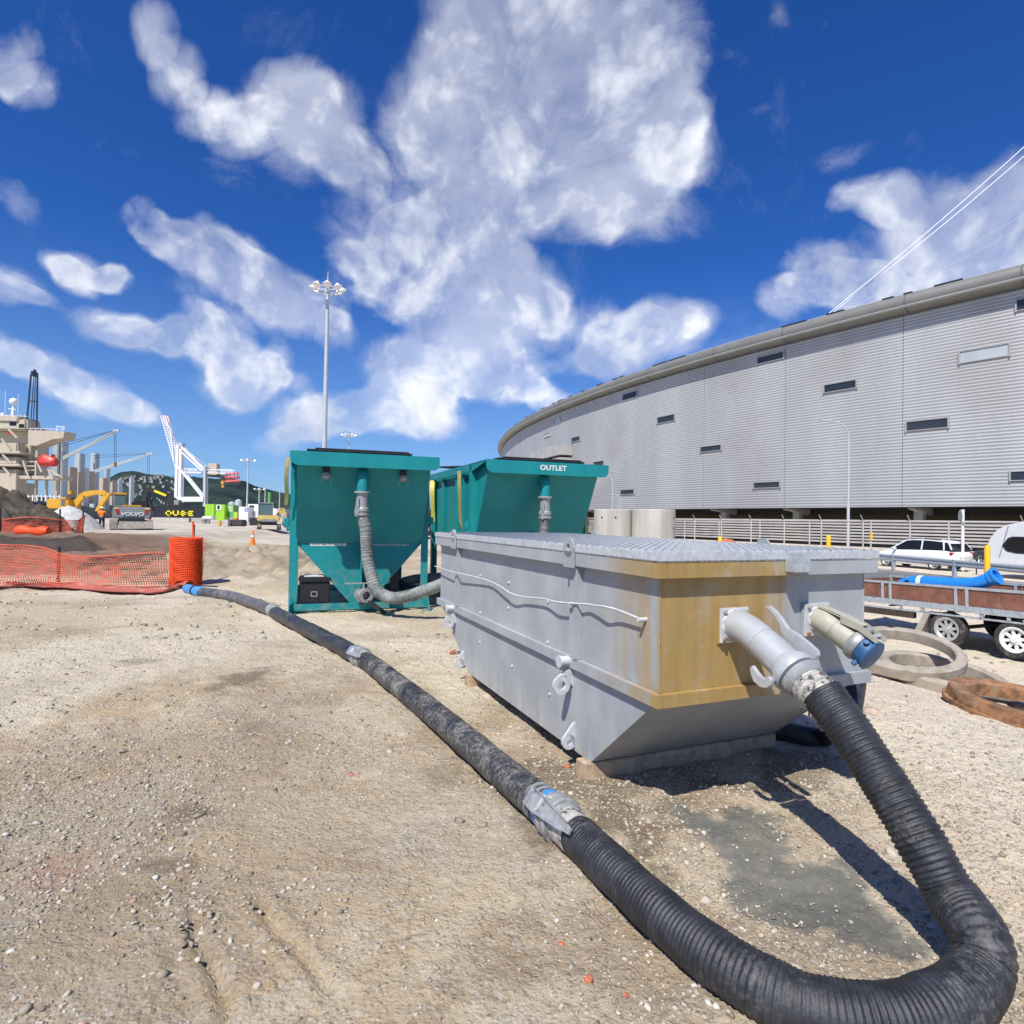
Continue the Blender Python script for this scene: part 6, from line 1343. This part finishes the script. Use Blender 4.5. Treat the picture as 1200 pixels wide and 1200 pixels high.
# yellow excavator behind the gravel pile
p = at(76, 597, 85); ey = thing('excavator', 'yellow excavator with its arm over the gravel pile', 'excavator', (p[0], p[1], 0), 0, 'excavators on the site')
Z0 = at(76, 597, 85)[2]
def X85(px): return at(px, 590, 85)[0]-p[0]
def Z85(py, px=80): return at(px, py, 85)[2]
G().box((X85(62), -1.3, Z85(597)), (X85(78), 1.3, Z85(585))).build('counterweight', 'yellow_machine', ey, bevel=.15)
G().box((X85(76), -1.3, Z85(597)-.2), (X85(88), 1.3, Z85(586))).build('upper_body', 'yellow_machine', ey, bevel=.1)
c = G().box((X85(79), -1.35, Z85(597)), (X85(85), -.3, Z85(583))).build('cab', 'yellow_machine', ey, bevel=.05); G().box((X85(80), -1.37, Z85(593)), (X85(84), -1.352, Z85(585))).build('cab_window', 'glass_cab', c)
G().box((X85(66), -1.2, .3), (X85(86), 1.2, Z85(597)-.01)).build('undercarriage', 'black_metal', ey)
for y in (-1.2, 1.2): G().prism([(X85(62), y-.3, .45), (X85(64), y-.3, 0), (X85(88), y-.3, 0), (X85(90), y-.3, .45), (X85(88), y-.3, .9), (X85(64), y-.3, .9)], (0, .6, 0)).build('track', 'track_steel', ey)
arm(ey, [(X85(87), 0, Z85(593), .9), (X85(98), 0, Z85(579.5), .8), (X85(112), 0, Z85(576.5), .65), (X85(125), 0, Z85(577), .6)], .5, 'yellow_machine', ('boom', 'boom', 'boom'))
arm(ey, [(X85(127), 0, Z85(577), .7), (X85(113), 0, Z85(600), .4)], .4, 'yellow_machine', ('stick',)); G().prism([(X85(112), -.5, Z85(598)), (X85(116), -.5, Z85(599)), (X85(114), -.5, Z85(608)), (X85(108), -.5, Z85(606))], (0, 1, 0)).build('bucket', 'black_metal', ey)
# black excavator beyond the container
p = at(230, 606, 150); eb = thing('excavator', 'black excavator with a raised arm showing above the lettered container', 'excavator', (p[0], p[1], 0), 0, 'excavators on the site')
def X15(px): return at(px, 590, 150)[0]-p[0]
def Z15(py): return at(200, py, 150)[2]
G().box((X15(200), -1.6, 1.2), (X15(219), 1.6, Z15(589))).build('upper_body', 'black_metal', eb, bevel=.2); G().box((X15(208), -1.7, Z15(592)), (X15(214), -.2, Z15(586))).build('cab', 'machine_grey', eb, bevel=.1)
arm(eb, [(X15(206), 0, Z15(589), 1.6), (X15(190), 0, Z15(577), 1.3), (X15(171), 0, Z15(574), 1.1)], .8, 'black_metal', ('boom', 'boom')); arm(eb, [(X15(170), 0, Z15(574), 1.2), (X15(178), 0, Z15(600), .9)], .7, 'black_metal', ('stick',))
g = G(); g.bar((X15(182), -.5, Z15(575.5)), (X15(196), -.5, Z15(581)), .3, .5); g.build('boom_ram', 'yellow_text', eb)
for y in (-1.3, 1.3): G().box((X15(198), y-.3, 0), (X15(220), y+.3, 1.1)).build('track', 'track_steel', eb, bevel=.3)
# mini excavator
p = at(314, 627, 57); me_ = thing('mini_excavator', 'pale yellow mini excavator with a glazed cab left of the teal tank', 'excavator', (p[0], p[1], Hs(p[0], p[1])), .38, 'excavators on the site')
for x in (-.95, .75): G().prism([(x, -.9, .28), (x, -.75, 0), (x, .9, 0), (x, 1.05, .28), (x, .9, .58), (x, -.75, .58)], (.38, 0, 0)).build('track', 'track_steel', me_, bevel=.03)
G().box((-.7, -.6, .45), (.75, .9, .8)).build('undercarriage', 'black_metal', me_); G().box((-.95, -.95, .78), (1.0, 1.0, 1.35)).build('upper_body', 'pale_yellow', me_, bevel=.1); G().box((-.7, -1.0, .72), (.7, -.8, 1.08)).build('counterweight', 'machine_grey', me_, bevel=.08)
c = G()
for x in (-.85, .38):
    for y in (-.5, .85): c.bar((x, y, 1.3), (x, y, 2.5), .07)
c.box((-.9, -.55, 2.45), (.43, .9, 2.55)); c = c.build('cab_frame', 'machine_grey', me_); G().box((-.82, -.48, 1.36), (.35, .83, 2.44)).build('cab_glass', 'glass_cab', c); G().box((-.35, -.1, 1.37), (.1, .4, 1.9)).build('seat', 'black_plastic', c)
arm(me_, [(.75, .3, 1.1, .35), (1.15, .3, 2.05, .3), (1.55, .3, 1.4, .22)], .22, 'pale_yellow'); G().prism([(1.3, .1, 1.35), (1.6, .1, 1.45), (1.75, .1, .6), (1.5, .1, .15), (1.2, .1, .5)], (0, .4, 0)).build('bucket', 'blade_steel', me_, bevel=.03)

# worker in hi-vis, seen from behind
def person():
    p = at(119, 619, 48); t = thing('person', 'worker in orange hi-vis vest, navy trousers and yellow hard hat', 'person', (p[0], p[1], Hs(p[0], p[1])+.0), .25)
    J = [(0, 0, .95), (0, 0, 1.15), (0, 0, 1.38), (0, 0, 1.48), (0, -.01, 1.60), (0, -.01, 1.70),
         (-.1, 0, .90), (-.12, .02, .5), (-.15, 0, .08), (-.15, .12, .04), (.1, 0, .90), (.12, .03, .5), (.13, .03, .08), (.13, .15, .04),
         (-.2, 0, 1.40), (-.27, .02, 1.14), (-.24, .14, .94), (-.23, .17, .86), (.2, 0, 1.40), (.30, .08, 1.18), (.38, .26, 1.12), (.40, .33, 1.12)]
    E_ = [(0, 1), (1, 2), (2, 3), (3, 4), (4, 5), (0, 6), (6, 7), (7, 8), (8, 9), (0, 10), (10, 11), (11, 12), (12, 13), (2, 14), (14, 15), (15, 16), (16, 17), (2, 18), (18, 19), (19, 20), (20, 21)]
    R_ = [.15, .14, .16, .06, .085, .08, .1, .075, .05, .045, .1, .075, .05, .045, .075, .055, .042, .04, .075, .055, .042, .04]
    def skin(nm, idx, grow, mat, lvl=2):
        me = bpy.data.meshes.new(nm); mp = {j: i for i, j in enumerate(idx)}; me.from_pydata([J[j] for j in idx], [(mp[a], mp[b]) for a, b in E_ if a in mp and b in mp], [])
        o = link(bpy.data.objects.new(nm, me)); o.parent = t; o.modifiers.new('skin', 'SKIN'); s = o.modifiers.new('sub', 'SUBSURF'); s.levels = s.render_levels = lvl
        for i, j in enumerate(idx): me.skin_vertices[0].data[i].radius = (R_[j]+grow, (R_[j]+grow)*(.72 if j in (0, 1, 2) else 1))
        me.skin_vertices[0].data[0].use_root = True; me.materials.append(MATS[mat]); return o
    skin('body', list(range(22)), 0, 'skin'); skin('hi_vis_vest', [0, 1, 2, 14, 15, 18, 19], .015, 'orange_vest'); skin('trousers', [0, 6, 7, 8, 10, 11, 12], .016, 'navy_cloth')
    g = G(); g.lathe((0, -.01, 1.66), (0, 0, 1), [(0, .17), (.012, .16), (.03, .125), (.09, .11), (.13, .06), (.14, 0)], 20); g.build('hard_hat', 'hat_yellow', t, smooth=50)
    for x in (-.15, .13): G().box((x-.055, -.09, 0), (x+.055, .2, .1)).build('boot', 'black_plastic', t, bevel=.03)
person()

# container with lettering, cabins and yard clutter
def corr_box(g, x0, x1, y0, y1, z0, z1, pitch):
    n = int((x1-x0)/pitch); P = []
    for i in range(n):
        a = x0+(x1-x0)*i/n; w = (x1-x0)/n; P += [(a, y0), (a+w*.35, y0), (a+w*.5, y0+.06), (a+w*.85, y0+.06)]
    P.append((x1, y0)); P += [(x1, y1), (x0, y1)]; g.prism([(x, y, z0) for x, y in P], (0, 0, z1-z0))
p0 = at(180.5, 606, 138); p1 = at(239, 606, 138); wd = p1[0]-p0[0]; zb = at(205, 606.5, 138)[2]; zt = at(205, 593, 138)[2]
ct = thing('shipping_container', 'black corrugated shipping container lettered QUBE in yellow', 'container', (p0[0], 138, zb))
g = G(); corr_box(g, 0, wd, 0, 2.4, .12, zt-zb-.12, .36); g.build('walls', 'container_black', ct)
for z in (0, zt-zb-.12): G().box((-.02, -.05, z), (wd+.02, 2.45, z+.12)).build('rail', 'container_black', ct)
for x in (-.03, wd-.12): G().box((x, -.06, 0), (x+.15, .1, zt-zb)).build('corner_post', 'container_black', ct)
def strokes(letter, x, z, w, h, s):
    B_ = {'Q': [(0, 0, 1, s), (0, 1-s, 1, 1), (0, 0, s, 1), (1-s, 0, 1, 1), (.55, -.12, .8, s)], 'U': [(0, 0, 1, s), (0, 0, s, 1), (1-s, 0, 1, 1)],
          'B': [(0, 0, 1, s), (0, 1-s, 1, 1), (0, 0, s, 1), (1-s, 0, 1, .46), (1-s, .54, 1, 1), (0, .5-s/2, 1, .5+s/2)], 'E': [(0, 0, 1, s), (0, 1-s, 1, 1), (0, 0, s, 1), (0, .5-s/2, .85, .5+s/2)]}[letter]
    g = G()
    for a, b, c, d in B_: g.box((x+a*w, -.055, z+b*h), (x+c*w, -.03, z+d*h))
    return g
x0 = at(194, 600, 138)[0]-p0[0]; lw = (at(226.5, 600, 138)[0]-at(194, 600, 138)[0])/4.45; zz = at(200, 604.3, 138)[2]-zb; lh = at(200, 598.3, 138)[2]-zb-zz
for i, L_ in enumerate('QUBE'): strokes(L_, x0+i*lw*1.15, zz, lw, lh, .25).build('letter', 'yellow_text', ct)
def far_box(name, label, cat, r, Y, dep, mat, grp=None, base=None, bevel=.05, parts=()):
    a = at(r[0], r[3], Y); b = at(r[2], r[1], Y); z0 = a[2] if base is None else base
    t = thing(name, label, cat, (a[0], Y, z0), 0, grp); w, h = b[0]-a[0], b[2]-z0
    G().box((0, 0, 0), (w, dep, h)).build('body', mat, t, bevel=bevel)
    for nm, (u0, v0, u1, v1), pm in parts: G().box((w*u0, -.05, h*v0), (w*u1, .02, h*v1)).build(nm, pm, t)
    return t, w, h
far_box('concrete_block', 'long pale concrete block under the left end of the lettered container', 'concrete block', (181, 607, 221, 613), 137, 2.6, 'concrete_pipe', 'blocks under the container', 0)
far_box('concrete_block', 'shorter grey concrete block under the right end of the lettered container', 'concrete block', (224, 607, 237, 613), 137, 2.6, 'concrete', 'blocks under the container', 0)
t, w, h = far_box('site_trailer', 'small white enclosed trailer in front of the lime green container', 'trailer', (234.5, 605, 249, 612), 120, 2.2, 'white_paint', None, .7, .3)
for x in (.3, .65): wheel(t, (w*x, .1, -.35), (0, -1, 0), .38, .2)
a = at(240, 604, 130); b = at(264, 591, 130); gc = thing('shipping_container', 'lime green site container with a small white window', 'container', (a[0], 130, a[2]-.4)); w, h = b[0]-a[0], b[2]-a[2]+.4
g = G(); corr_box(g, 0, w*.46, .0, 2.4, 0, h, .33); g.build('walls', 'lime', gc); g = G(); corr_box(g, w*.56, w, -.3, 2.4, -.6, h-.05, .33); g.build('walls', 'lime', gc); G().box((w*.461, .3, 0), (w*.559, 2.3, h*.96)).build('gap_panel', 'green_dark', gc)
f = G().box((w*.60, -.36, h*.55), (w*.85, -.3, h*.95)).build('window', 'white_paint', gc); G().box((w*.65, -.38, h*.62), (w*.77, -.361, h*.9)).build('pane', 'glass_dark', f)
far_box('shipping_container', 'pale green open framed container beside the lime green one', 'container', (264, 592, 274, 606), 131, 2.4, 'green_dark', None, None, .05, (('panel', (.1, .45, .9, .95), 'green_pale'),))
far_box('tyre_stack', 'dark stack of timber mats in front of the green containers', 'timber stack', (266, 609, 285, 617), 95, 1.5, 'tyre', None, 0, .15)
far_box('concrete_block', 'pale triangular end block beside the dark stack', 'concrete block', (262, 609, 267, 617.5), 94, 1.2, 'concrete_pipe', None, 0)
far_box('bollard', 'short orange post in front of the lime green container', 'bollard', (255.5, 610, 258.5, 617), 96, .4, 'yellow_machine', None, 0, .05)
far_box('white_cabin', 'left white site cabin with a blue sign by the mini excavator', 'cabin', (279.5, 594, 291, 612), 110, 2.5, 'white_paint', 'white site cabins', None, .05, (('sign', (.6, .7, .95, .95), 'crane_blue'),))
far_box('white_cabin', 'larger white site cabin behind the mini excavator', 'cabin', (290, 591, 313, 607), 112, 3, 'white_paint', 'white site cabins', None, .05, (('window', (.08, .72, .32, .90), 'glass_dark'), ('poster', (.18, .25, .42, .50), 'ship_hold')))
far_box('generator', 'black plant box under the larger white cabin', 'generator', (292, 607, 302, 613.5), 108, 2, 'black_metal', None, 0)
far_box('vehicle', 'orange and lime machine beside the left white cabin', 'machine', (273, 600, 279, 608), 118, 2, 'orange_vest', None, 0, .3, (('panel', (.1, .5, .9, 1), 'lime'),))
p = at(275, 606, 200); si = thing('silo', 'pair of pale silos beyond the green containers', 'silo', (p[0], 200, 0)); zt = at(275, 587, 200)[2]
for x in (-1.1, 1.1): G().lathe((x, 0, 0), (0, 0, 1), [(0, 1.05), (zt-.8*(x < 0), 1.05), (zt+.5-.8*(x < 0), .4), (zt+.6-.8*(x < 0), 0)], 18).build('drum', 'mast_grey', si, smooth=40)
far_box('warehouse', 'low white warehouse across the yard below the hill', 'warehouse', (128, 599, 182, 606), 420, 30, 'white_paint', 'low white buildings', 0, .1)
far_box('warehouse', 'pale harbour buildings below the hill, left of the teal tank', 'warehouse', (308, 596, 334, 606), 500, 30, 'hillhouse', 'low white buildings', 0, .1)
far_box('green_column', 'narrow green column behind the mini excavator', 'column', (313.5, 577, 316.5, 597), 170, .8, 'green_dark', None, 0)
p = at(306, 592, 330); o = G().lathe((0, 0, 0), (0, 0, 1), [(0, 5), (2, 4.7), (4, 3.4), (5, 1.6), (5.3, 0)], 20).build('storage_dome', 'white_paint', None, smooth=60, loc=(p[0]+6, 330, 1)); tag(o, 'small white dome below the hill', 'dome')

# ------------------------------------------------------------------ white quay crane
def quay_crane():
    Y = 420; o = at(207, 606, Y); o[2] = 0; t = thing('quay_crane', 'white quay crane with its red and white lattice boom raised', 'crane', o)
    def W(px, py, dy=0): q = at(px, py, Y); return np.array([q[0]-o[0], dy, q[2]-o[2]])
    def bar(nm, *seg, w=1.6, mat='crane_white'):
        g = G()
        for a, b in seg: g.bar(a, b, w, w)
        return g.build(nm, mat, t)
    for dy in (0, 2.5):
        bar('leg', (W(205, 611, dy), W(208.5, 522, dy)), w=1.6); bar('leg', (W(210, 611, dy), W(212, 526, dy)), w=1.6); bar('rear_leg', (W(239.5, 613, dy), W(240, 547, dy)), w=1.5, mat='mast_grey')
        bar('portal_beam', (W(207, 585, dy), W(239, 585, dy)), w=3.2); bar('brace', (W(209, 547, dy), W(238, 583, dy)), w=1.4); bar('back_stay', (W(213, 524, dy), W(240, 551, dy)), w=1.3); bar('back_stay', (W(212, 529, dy), W(237, 552, dy)), w=.9)
    g = G()
    for a, b in ((W(211, 549), W(272, 551)), (W(211, 553), W(272, 555))):
        for dy in (1, 4): g.bar(a+np.array([0, dy, 0]), b+np.array([0, dy, 0]), .5)
    for k in range(14):
        x0, x1 = 211+61*k/14, 211+61*(k+1)/14
        for dy in (1, 4): g.bar(W(x0, 549, dy), W(x1, 555, dy), .25); g.bar(W(x0, 549, dy), W(x0, 555, dy), .25)
    g.build('girder', 'crane_white', t)
    g = G(); m = 22
    L = [(W(206, 552), W(187.5, 487)), (W(212, 548), W(193, 487))]
    for dy in (1, 4):
        for a, b in L: g.bar(a+np.array([0, dy, 0]), b+np.array([0, dy, 0]), .5)
        for k in range(m):
            f0, f1 = k/m, (k+1)/m; q0 = L[0][0]+(L[0][1]-L[0][0])*f0; q1 = L[1][0]+(L[1][1]-L[1][0])*f1; q2 = L[0][0]+(L[0][1]-L[0][0])*f1
            e = np.array([0, dy, 0]); g.bar(q0+e, q1+e, .28); g.bar(q1+e, q2+e, .28)
    g.bar(W(203.5, 541), W(200, 503), .6); g.bar(W(200, 503), W(194, 495), .6)
    b = g.build('boom', 'crane_white', t)
    g = G(); g.bar(W(186.5, 488, 5), W(194.5, 492, 5), 1.6); g.bar(W(188, 492, 5), W(195, 497, 5), 1.2); g.bar(W(186.5, 486, 5), W(193, 487, 5), 1); g.build('boom_tip', 'crane_red', b)
    g = G(); g.bar(W(189, 494, 5), W(196, 500, 5), 1.0); g.bar(W(190, 498, 5), W(194, 494, 5), .7); g.build('boom_blue_section', 'crane_blue', b)
    g = G(); g.bar(W(196, 499), W(209, 521), .4); g.bar(W(213, 523), W(245, 548), .35); g.build('stay', 'mast_grey', t)
    G().box(W(243, 556, 1), W(253, 543, 6)).build('machinery_house', 'ship_cream', t); g = G(); g.bar(W(240, 556, 6), W(262, 558, 6), 3.2, 2.2); g.build('trolley', 'track_steel', t)
    g = G()
    for z in (555, 559, 564):
        for dy in (1, 4): g.bar(W(263, z, dy), W(278, z-1, dy), .8)
    for x in (264, 268, 273, 277): g.bar(W(x, 554, 2), W(x, 566, 2), .6); g.bar(W(x, 558, 4), W(x+3, 564, 1), .6)
    g.build('girder_end', 'crane_red', t)
    g = G(); g.bar(W(257, 562, 5), W(257, 567, 5), 1.6); g.bar(W(257, 568, 5), W(257, 571, 5), 1.1); g.build('hook_block', 'yellow_machine', t)
    g = G(); g.box(W(206, 524, 0), W(213, 519, 5)); g.build('apex_platform', 'mast_grey', t)
quay_crane()

# ------------------------------------------------------------------ ship
def ship():
    Y = 180; o = at(30, 606, Y); o[2] = 0; t = thing('cargo_ship', 'cargo ship with black hull, cream accommodation block and grey deck cranes', 'ship', o)
    def W(px, py, dy=0): q = at(px, py, Y+dy); return np.array([q[0]-o[0], q[1]-o[1], q[2]-o[2]])
    def B(nm, r, dy0, dep, mat='ship_cream', bevel=.1, par=t):
        a, b = W(r[0], r[3], dy0), W(r[2], r[1], dy0); return G().box((a[0], a[1], a[2]), (b[0], a[1]+dep, b[2])).build(nm, mat, par, bevel=bevel)
    # hull runs away to the right
    P = [(-90, 583, -6), (0, 586.5, 0), (45, 590, 8), (75, 595, 30), (110, 597, 75), (150, 598, 130), (170, 597, 170)]
    g = G(); V = []
    for px, py, dy in P:
        a = W(px, py, dy); V += [a, (a[0], a[1], -2), (a[0]-3, a[1]+22, -2), (a[0]-3, a[1]+22, a[2])]
    m = 4; g.add(np.array(V), [(i*m+j, i*m+(j+1) % m, (i+1)*m+(j+1) % m, (i+1)*m+j) for i in range(len(P)-1) for j in range(m)]+[(0, 1, 2, 3), tuple(range(len(P)*4-4, len(P)*4))]); g.build('hull', 'ship_hull', t)
    B('poop_house', (-60, 557, 19, 585), 1, 4); B('lower_house', (14, 566, 30, 590), 5, 4)
    B('accommodation', (-60, 502, 41, 558), 6, 5, bevel=1.2); B('front_bay', (24, 500, 43, 560), 7, 6, bevel=.8)
    for y0, y1, x1 in ((514, 529, 22), (530.5, 543, 22), (545, 557, 22)): B('deck_wall', (-60, y0+5, x1-2, y1), 2.0, 3.9, bevel=.3)
    for y in (528.5, 543.5): B('deck_edge', (-60, y, 23.5, y+2), .5, 6, bevel=.2)
    B('boat_deck', (17, 558, 73, 561.5), 2, 5, bevel=.15)
    for px in (40, 52, 65): B('pillar', (px, 561, px+2, 588), 3+.2*px*.1, 1, bevel=.05)
    B('bridge_deck', (-60, 490, 31, 503), 3, 6, bevel=.5); B('bridge_top', (-60, 487, 21, 493), 2.5, 5, bevel=.3)
    f = B('bridge_window', (11, 494.5, 19, 498.5), 2.9, .2, 'glass_dark', 0); B('bridge_window', (22, 497, 28, 501), 2.9, .2, 'glass_dark', 0)
    a, b, c, d, e = W(33, 504, 3), W(75.5, 505.5, 3), W(74, 513.5, 3), W(62, 514.5, 3), W(43, 522, 3); G().prism([a, b, c, d, e, W(33, 522, 3)], (0, 5, 0)).build('bridge_wing', 'ship_cream', t)
    g = G()
    for k in range(7): x = 36+k*6; g.bar(W(x, 505, 3), W(x, 502, 3), .12)
    g.bar(W(34, 502, 3), W(76, 503, 3), .12); g.bar(W(67, 505, 4), W(67, 499, 4), .15); g.bar(W(75, 505, 4), W(75, 500, 4), .15); g.bar(W(66, 499.5, 4), W(76, 500.5, 4), .2)
    for k in range(8): x = -6+k*5; g.bar(W(x, 489, 3), W(x, 485.5, 3), .12)
    g.bar(W(-10, 486, 3), W(32, 488, 3), .12); g.build('railing', 'crane_white', t)
    for i, (x, y) in enumerate(((27, 508), (36, 509), (27, 523), (33, 524), (35, 535), (22, 516), (39, 516))):
        B('porthole', (x, y, x+1.6, y+2.2), 7.6, .3, 'glass_dark', 0)
    B('ship_emblem', (9, 506, 13, 509), 1.9, .1, 'red_light', 0)
    for (x0, y0, x1, y1) in ((10, 503, 20, 513), (2, 514, 12, 528), (0, 529, 13, 543), (3, 546, 12, 557), (27, 540, 33, 557), (43, 540, 49, 553), (58, 550, 70, 558), (56, 549, 62, 560)): G().bar(W(x0, y0, 1), W(x1, y1, 1), .35, .5).build('stair', 'ship_cream', t)
    g = G()
    for y in (541, 546, 551): g.bar(W(30, y, 3), W(42, y, 3), .3)
    g.bar(W(31, 540, 3), W(29, 558, 3), .4); g.bar(W(42, 540, 3), W(42, 558, 3), .4); g.build('ladder', 'ship_cream', t)
    # lifeboat
    L = thing('lifeboat', 'red enclosed lifeboat on its davits beside the ship accommodation', 'lifeboat', (0, 0, 0)); L.location = tuple(o)
    a = W(44, 541, 1); b = W(66.5, 541, 1); ln = b[0]-a[0]; secs = []
    for f, h0, h1, w in ((0, -.1, .5, .3), (.12, -.9, 1.3, 1.0), (.3, -1.3, 2.3, 1.3), (.45, -1.4, 2.0, 1.35), (.7, -1.4, 1.7, 1.35), (.9, -1.3, 1.5, 1.2), (1, -1.0, 1.0, .9)):
        x = a[0]+ln*f; secs.append([(x, a[1]-w*.5, a[2]+h0), (x, a[1]-w, a[2]+h0*.3), (x, a[1]-w*.8, a[2]+h1*.6), (x, a[1]-w*.3, a[2]+h1), (x, a[1]+w*.3, a[2]+h1), (x, a[1]+w*.8, a[2]+h1*.6), (x, a[1]+w, a[2]+h0*.3), (x, a[1]+w*.5, a[2]+h0)])
    g = G(); loft(g, secs); g.build('hull', 'lifeboat_red', L, smooth=40); G().box((a[0]+ln*.75, a[1]-.6, a[2]+1.4), (a[0]+ln*.85, a[1]+.6, a[2]+2.3)).build('cockpit', 'lifeboat_red', L, bevel=.15)
    # mast and radar dome
    g = G()
    for dy in (0, 1.2):
        g.bar(W(31, 498, 6+dy), W(36.5, 438, 6+dy), .34); g.bar(W(43, 500, 6+dy), W(44, 438, 6+dy), .34); g.bar(W(33.5, 470, 6+dy), W(43.6, 470.5, 6+dy), .3)
        g.bar(W(36, 496, 6+dy), W(40, 438, 6+dy), .18); g.bar(W(39, 496, 6+dy), W(42, 438, 6+dy), .18)
    g.box(W(36, 440.5, 5.5), W(44.5, 436.5, 7.5)); g.box(W(39.5, 436.5, 6), W(42, 433.5, 7)); g.box(W(34, 498, 5), W(38, 494, 8)); g.build('signal_mast', 'dark_car', t)
    g = G(); c = W(16, 471, 8); g.lathe(c+np.array([0, 0, -1.1]), (0, 0, 1), [(1.15*(1-math.cos(x)), 1.15*math.sin(x)) for x in np.linspace(0, math.pi, 10)], 20); g.build('radar_dome', 'crane_white', t, smooth=60)
    g = G(); g.bar(W(15.5, 490, 8), W(15.5, 475, 8), .5); g.bar(W(12, 490, 8), W(15, 478, 8), .2); g.bar(W(10, 479, 8), W(19, 480, 8), .25); g.bar(W(3, 490, 8), W(4, 484, 8), .9, .9); g.bar(W(6, 489, 8), W(6.3, 458, 8), .08); g.bar(W(21, 490, 8), W(21.5, 462, 8), .08); g.build('radar_post', 'crane_white', t)
    # deck cranes, hold coamings and derricks
    for (px, w, top, bot, dy, jib, ja) in ((64, 9, 516, 596, 26, None, None), (71.5, 4.5, 517, 592, 26.5, (74, 537, 137, 505), 'a'), (90, 8, 531, 575, 60, None, None), (108, 7.5, 531, 596, 85, (109, 553, 176, 532), 'b'), (97, 3, 548, 596, 66, None, None), (123, 3.6, 548, 600, 105, None, None), (138, 3, 562, 603, 120, None, None), (152, 3.4, 560, 603, 135, None, None)):
        a, b = W(px-w/2, bot, dy), W(px+w/2, top, dy); cp = G().box((a[0], a[1], a[2]), (b[0], a[1]+3, b[2])).build('crane_post', 'ship_grey' if w > 4.6 else 'mast_grey', t, bevel=.2)
        if jib:
            x0, y0, x1, y1 = jib; g = G()
            for s_ in (-1, 1): g.bar(W(x0, y0+s_*1.2, dy-2), W(x1, y1+s_*.4, dy-2), .5, .5)
            for k in range(9): f = k/9; g.bar(W(x0+(x1-x0)*f, y0+(y1-y0)*f-1.2*(1-.7*f), dy-2), W(x0+(x1-x0)*(f+.11), y0+(y1-y0)*(f+.11)+1.1*(1-.7*f), dy-2), .25)
            g.bar(W(x1-4, y1-.2, dy-2), W(x1+3, y1-.6, dy-2), .7); jb = g.build('jib', 'mast_grey', cp)
            g = G(); g.bar(W(px, top+3, dy), W(x1-2, y1-1, dy-2), .12); g.bar(W(px+1, top+6, dy), W(x1-2, y1, dy-2), .12); g.bar(W(x1-3, y1, dy-2), W(x1-3, y1+40, dy-2), .1); g.bar(W(x1-1, y1, dy-2), W(x1-1, y1+40, dy-2), .1); g.build('jib_wires', 'dark_car', cp)
            g = G(); g.box(W(x1-3.5, y1+42, dy-2.5), W(x1-.8, y1+37, dy-1)); g.build('hook', 'yellow_machine', cp)
            G().box(W(px+1, top+22, dy-.5), W(px+6, top+12, dy+2)).build('crane_cab', 'ship_grey', cp, bevel=.2)
    for i, (x0, x1, y0, y1, dy) in enumerate(((74, 82, 547, 582, 40), (84, 92, 553, 582, 58), (98, 104, 552, 590, 75), (110, 121, 560, 592, 100), (127, 132, 565, 592, 112))): B('hatch_cover', (x0, y0, x1, y1), dy, 4, 'ship_hold', .1)
    g = G(); dy = 44
    for x in (78, 85): g.bar(W(x, 550, dy), W(x, 580, dy), .9)
    g.bar(W(78, 562, dy), W(85, 562, dy), .7); g.bar(W(77, 580, dy), W(87, 580, dy), 1.2); g.build('cargo_gantry', 'black_metal', t)
    g = G(); g.box(W(73, 579, 38), W(88, 575.5, 40)); g.box(W(118, 581, 100), W(132, 578, 103)); g.build('deck_gear', 'yellow_machine', t)
    g = G()
    for k in range(14): x = 2+k*5.2; g.bar(W(x, 587, 1.5+.1*k), W(x, 580, 1.5+.1*k), .25)
    g.bar(W(0, 581, 1.5), W(72, 582, 3), .15); g.box(W(3, 582, 1.2), W(12, 577, 2.5)); g.build('bulwark_rail', 'crane_white', t)
    g = G(); g.bar(W(20, 588, -1), W(62, 604, -3), .12); g.build('mooring_line', 'plate_white', t)
ship()
print('objects', len(bpy.data.objects))
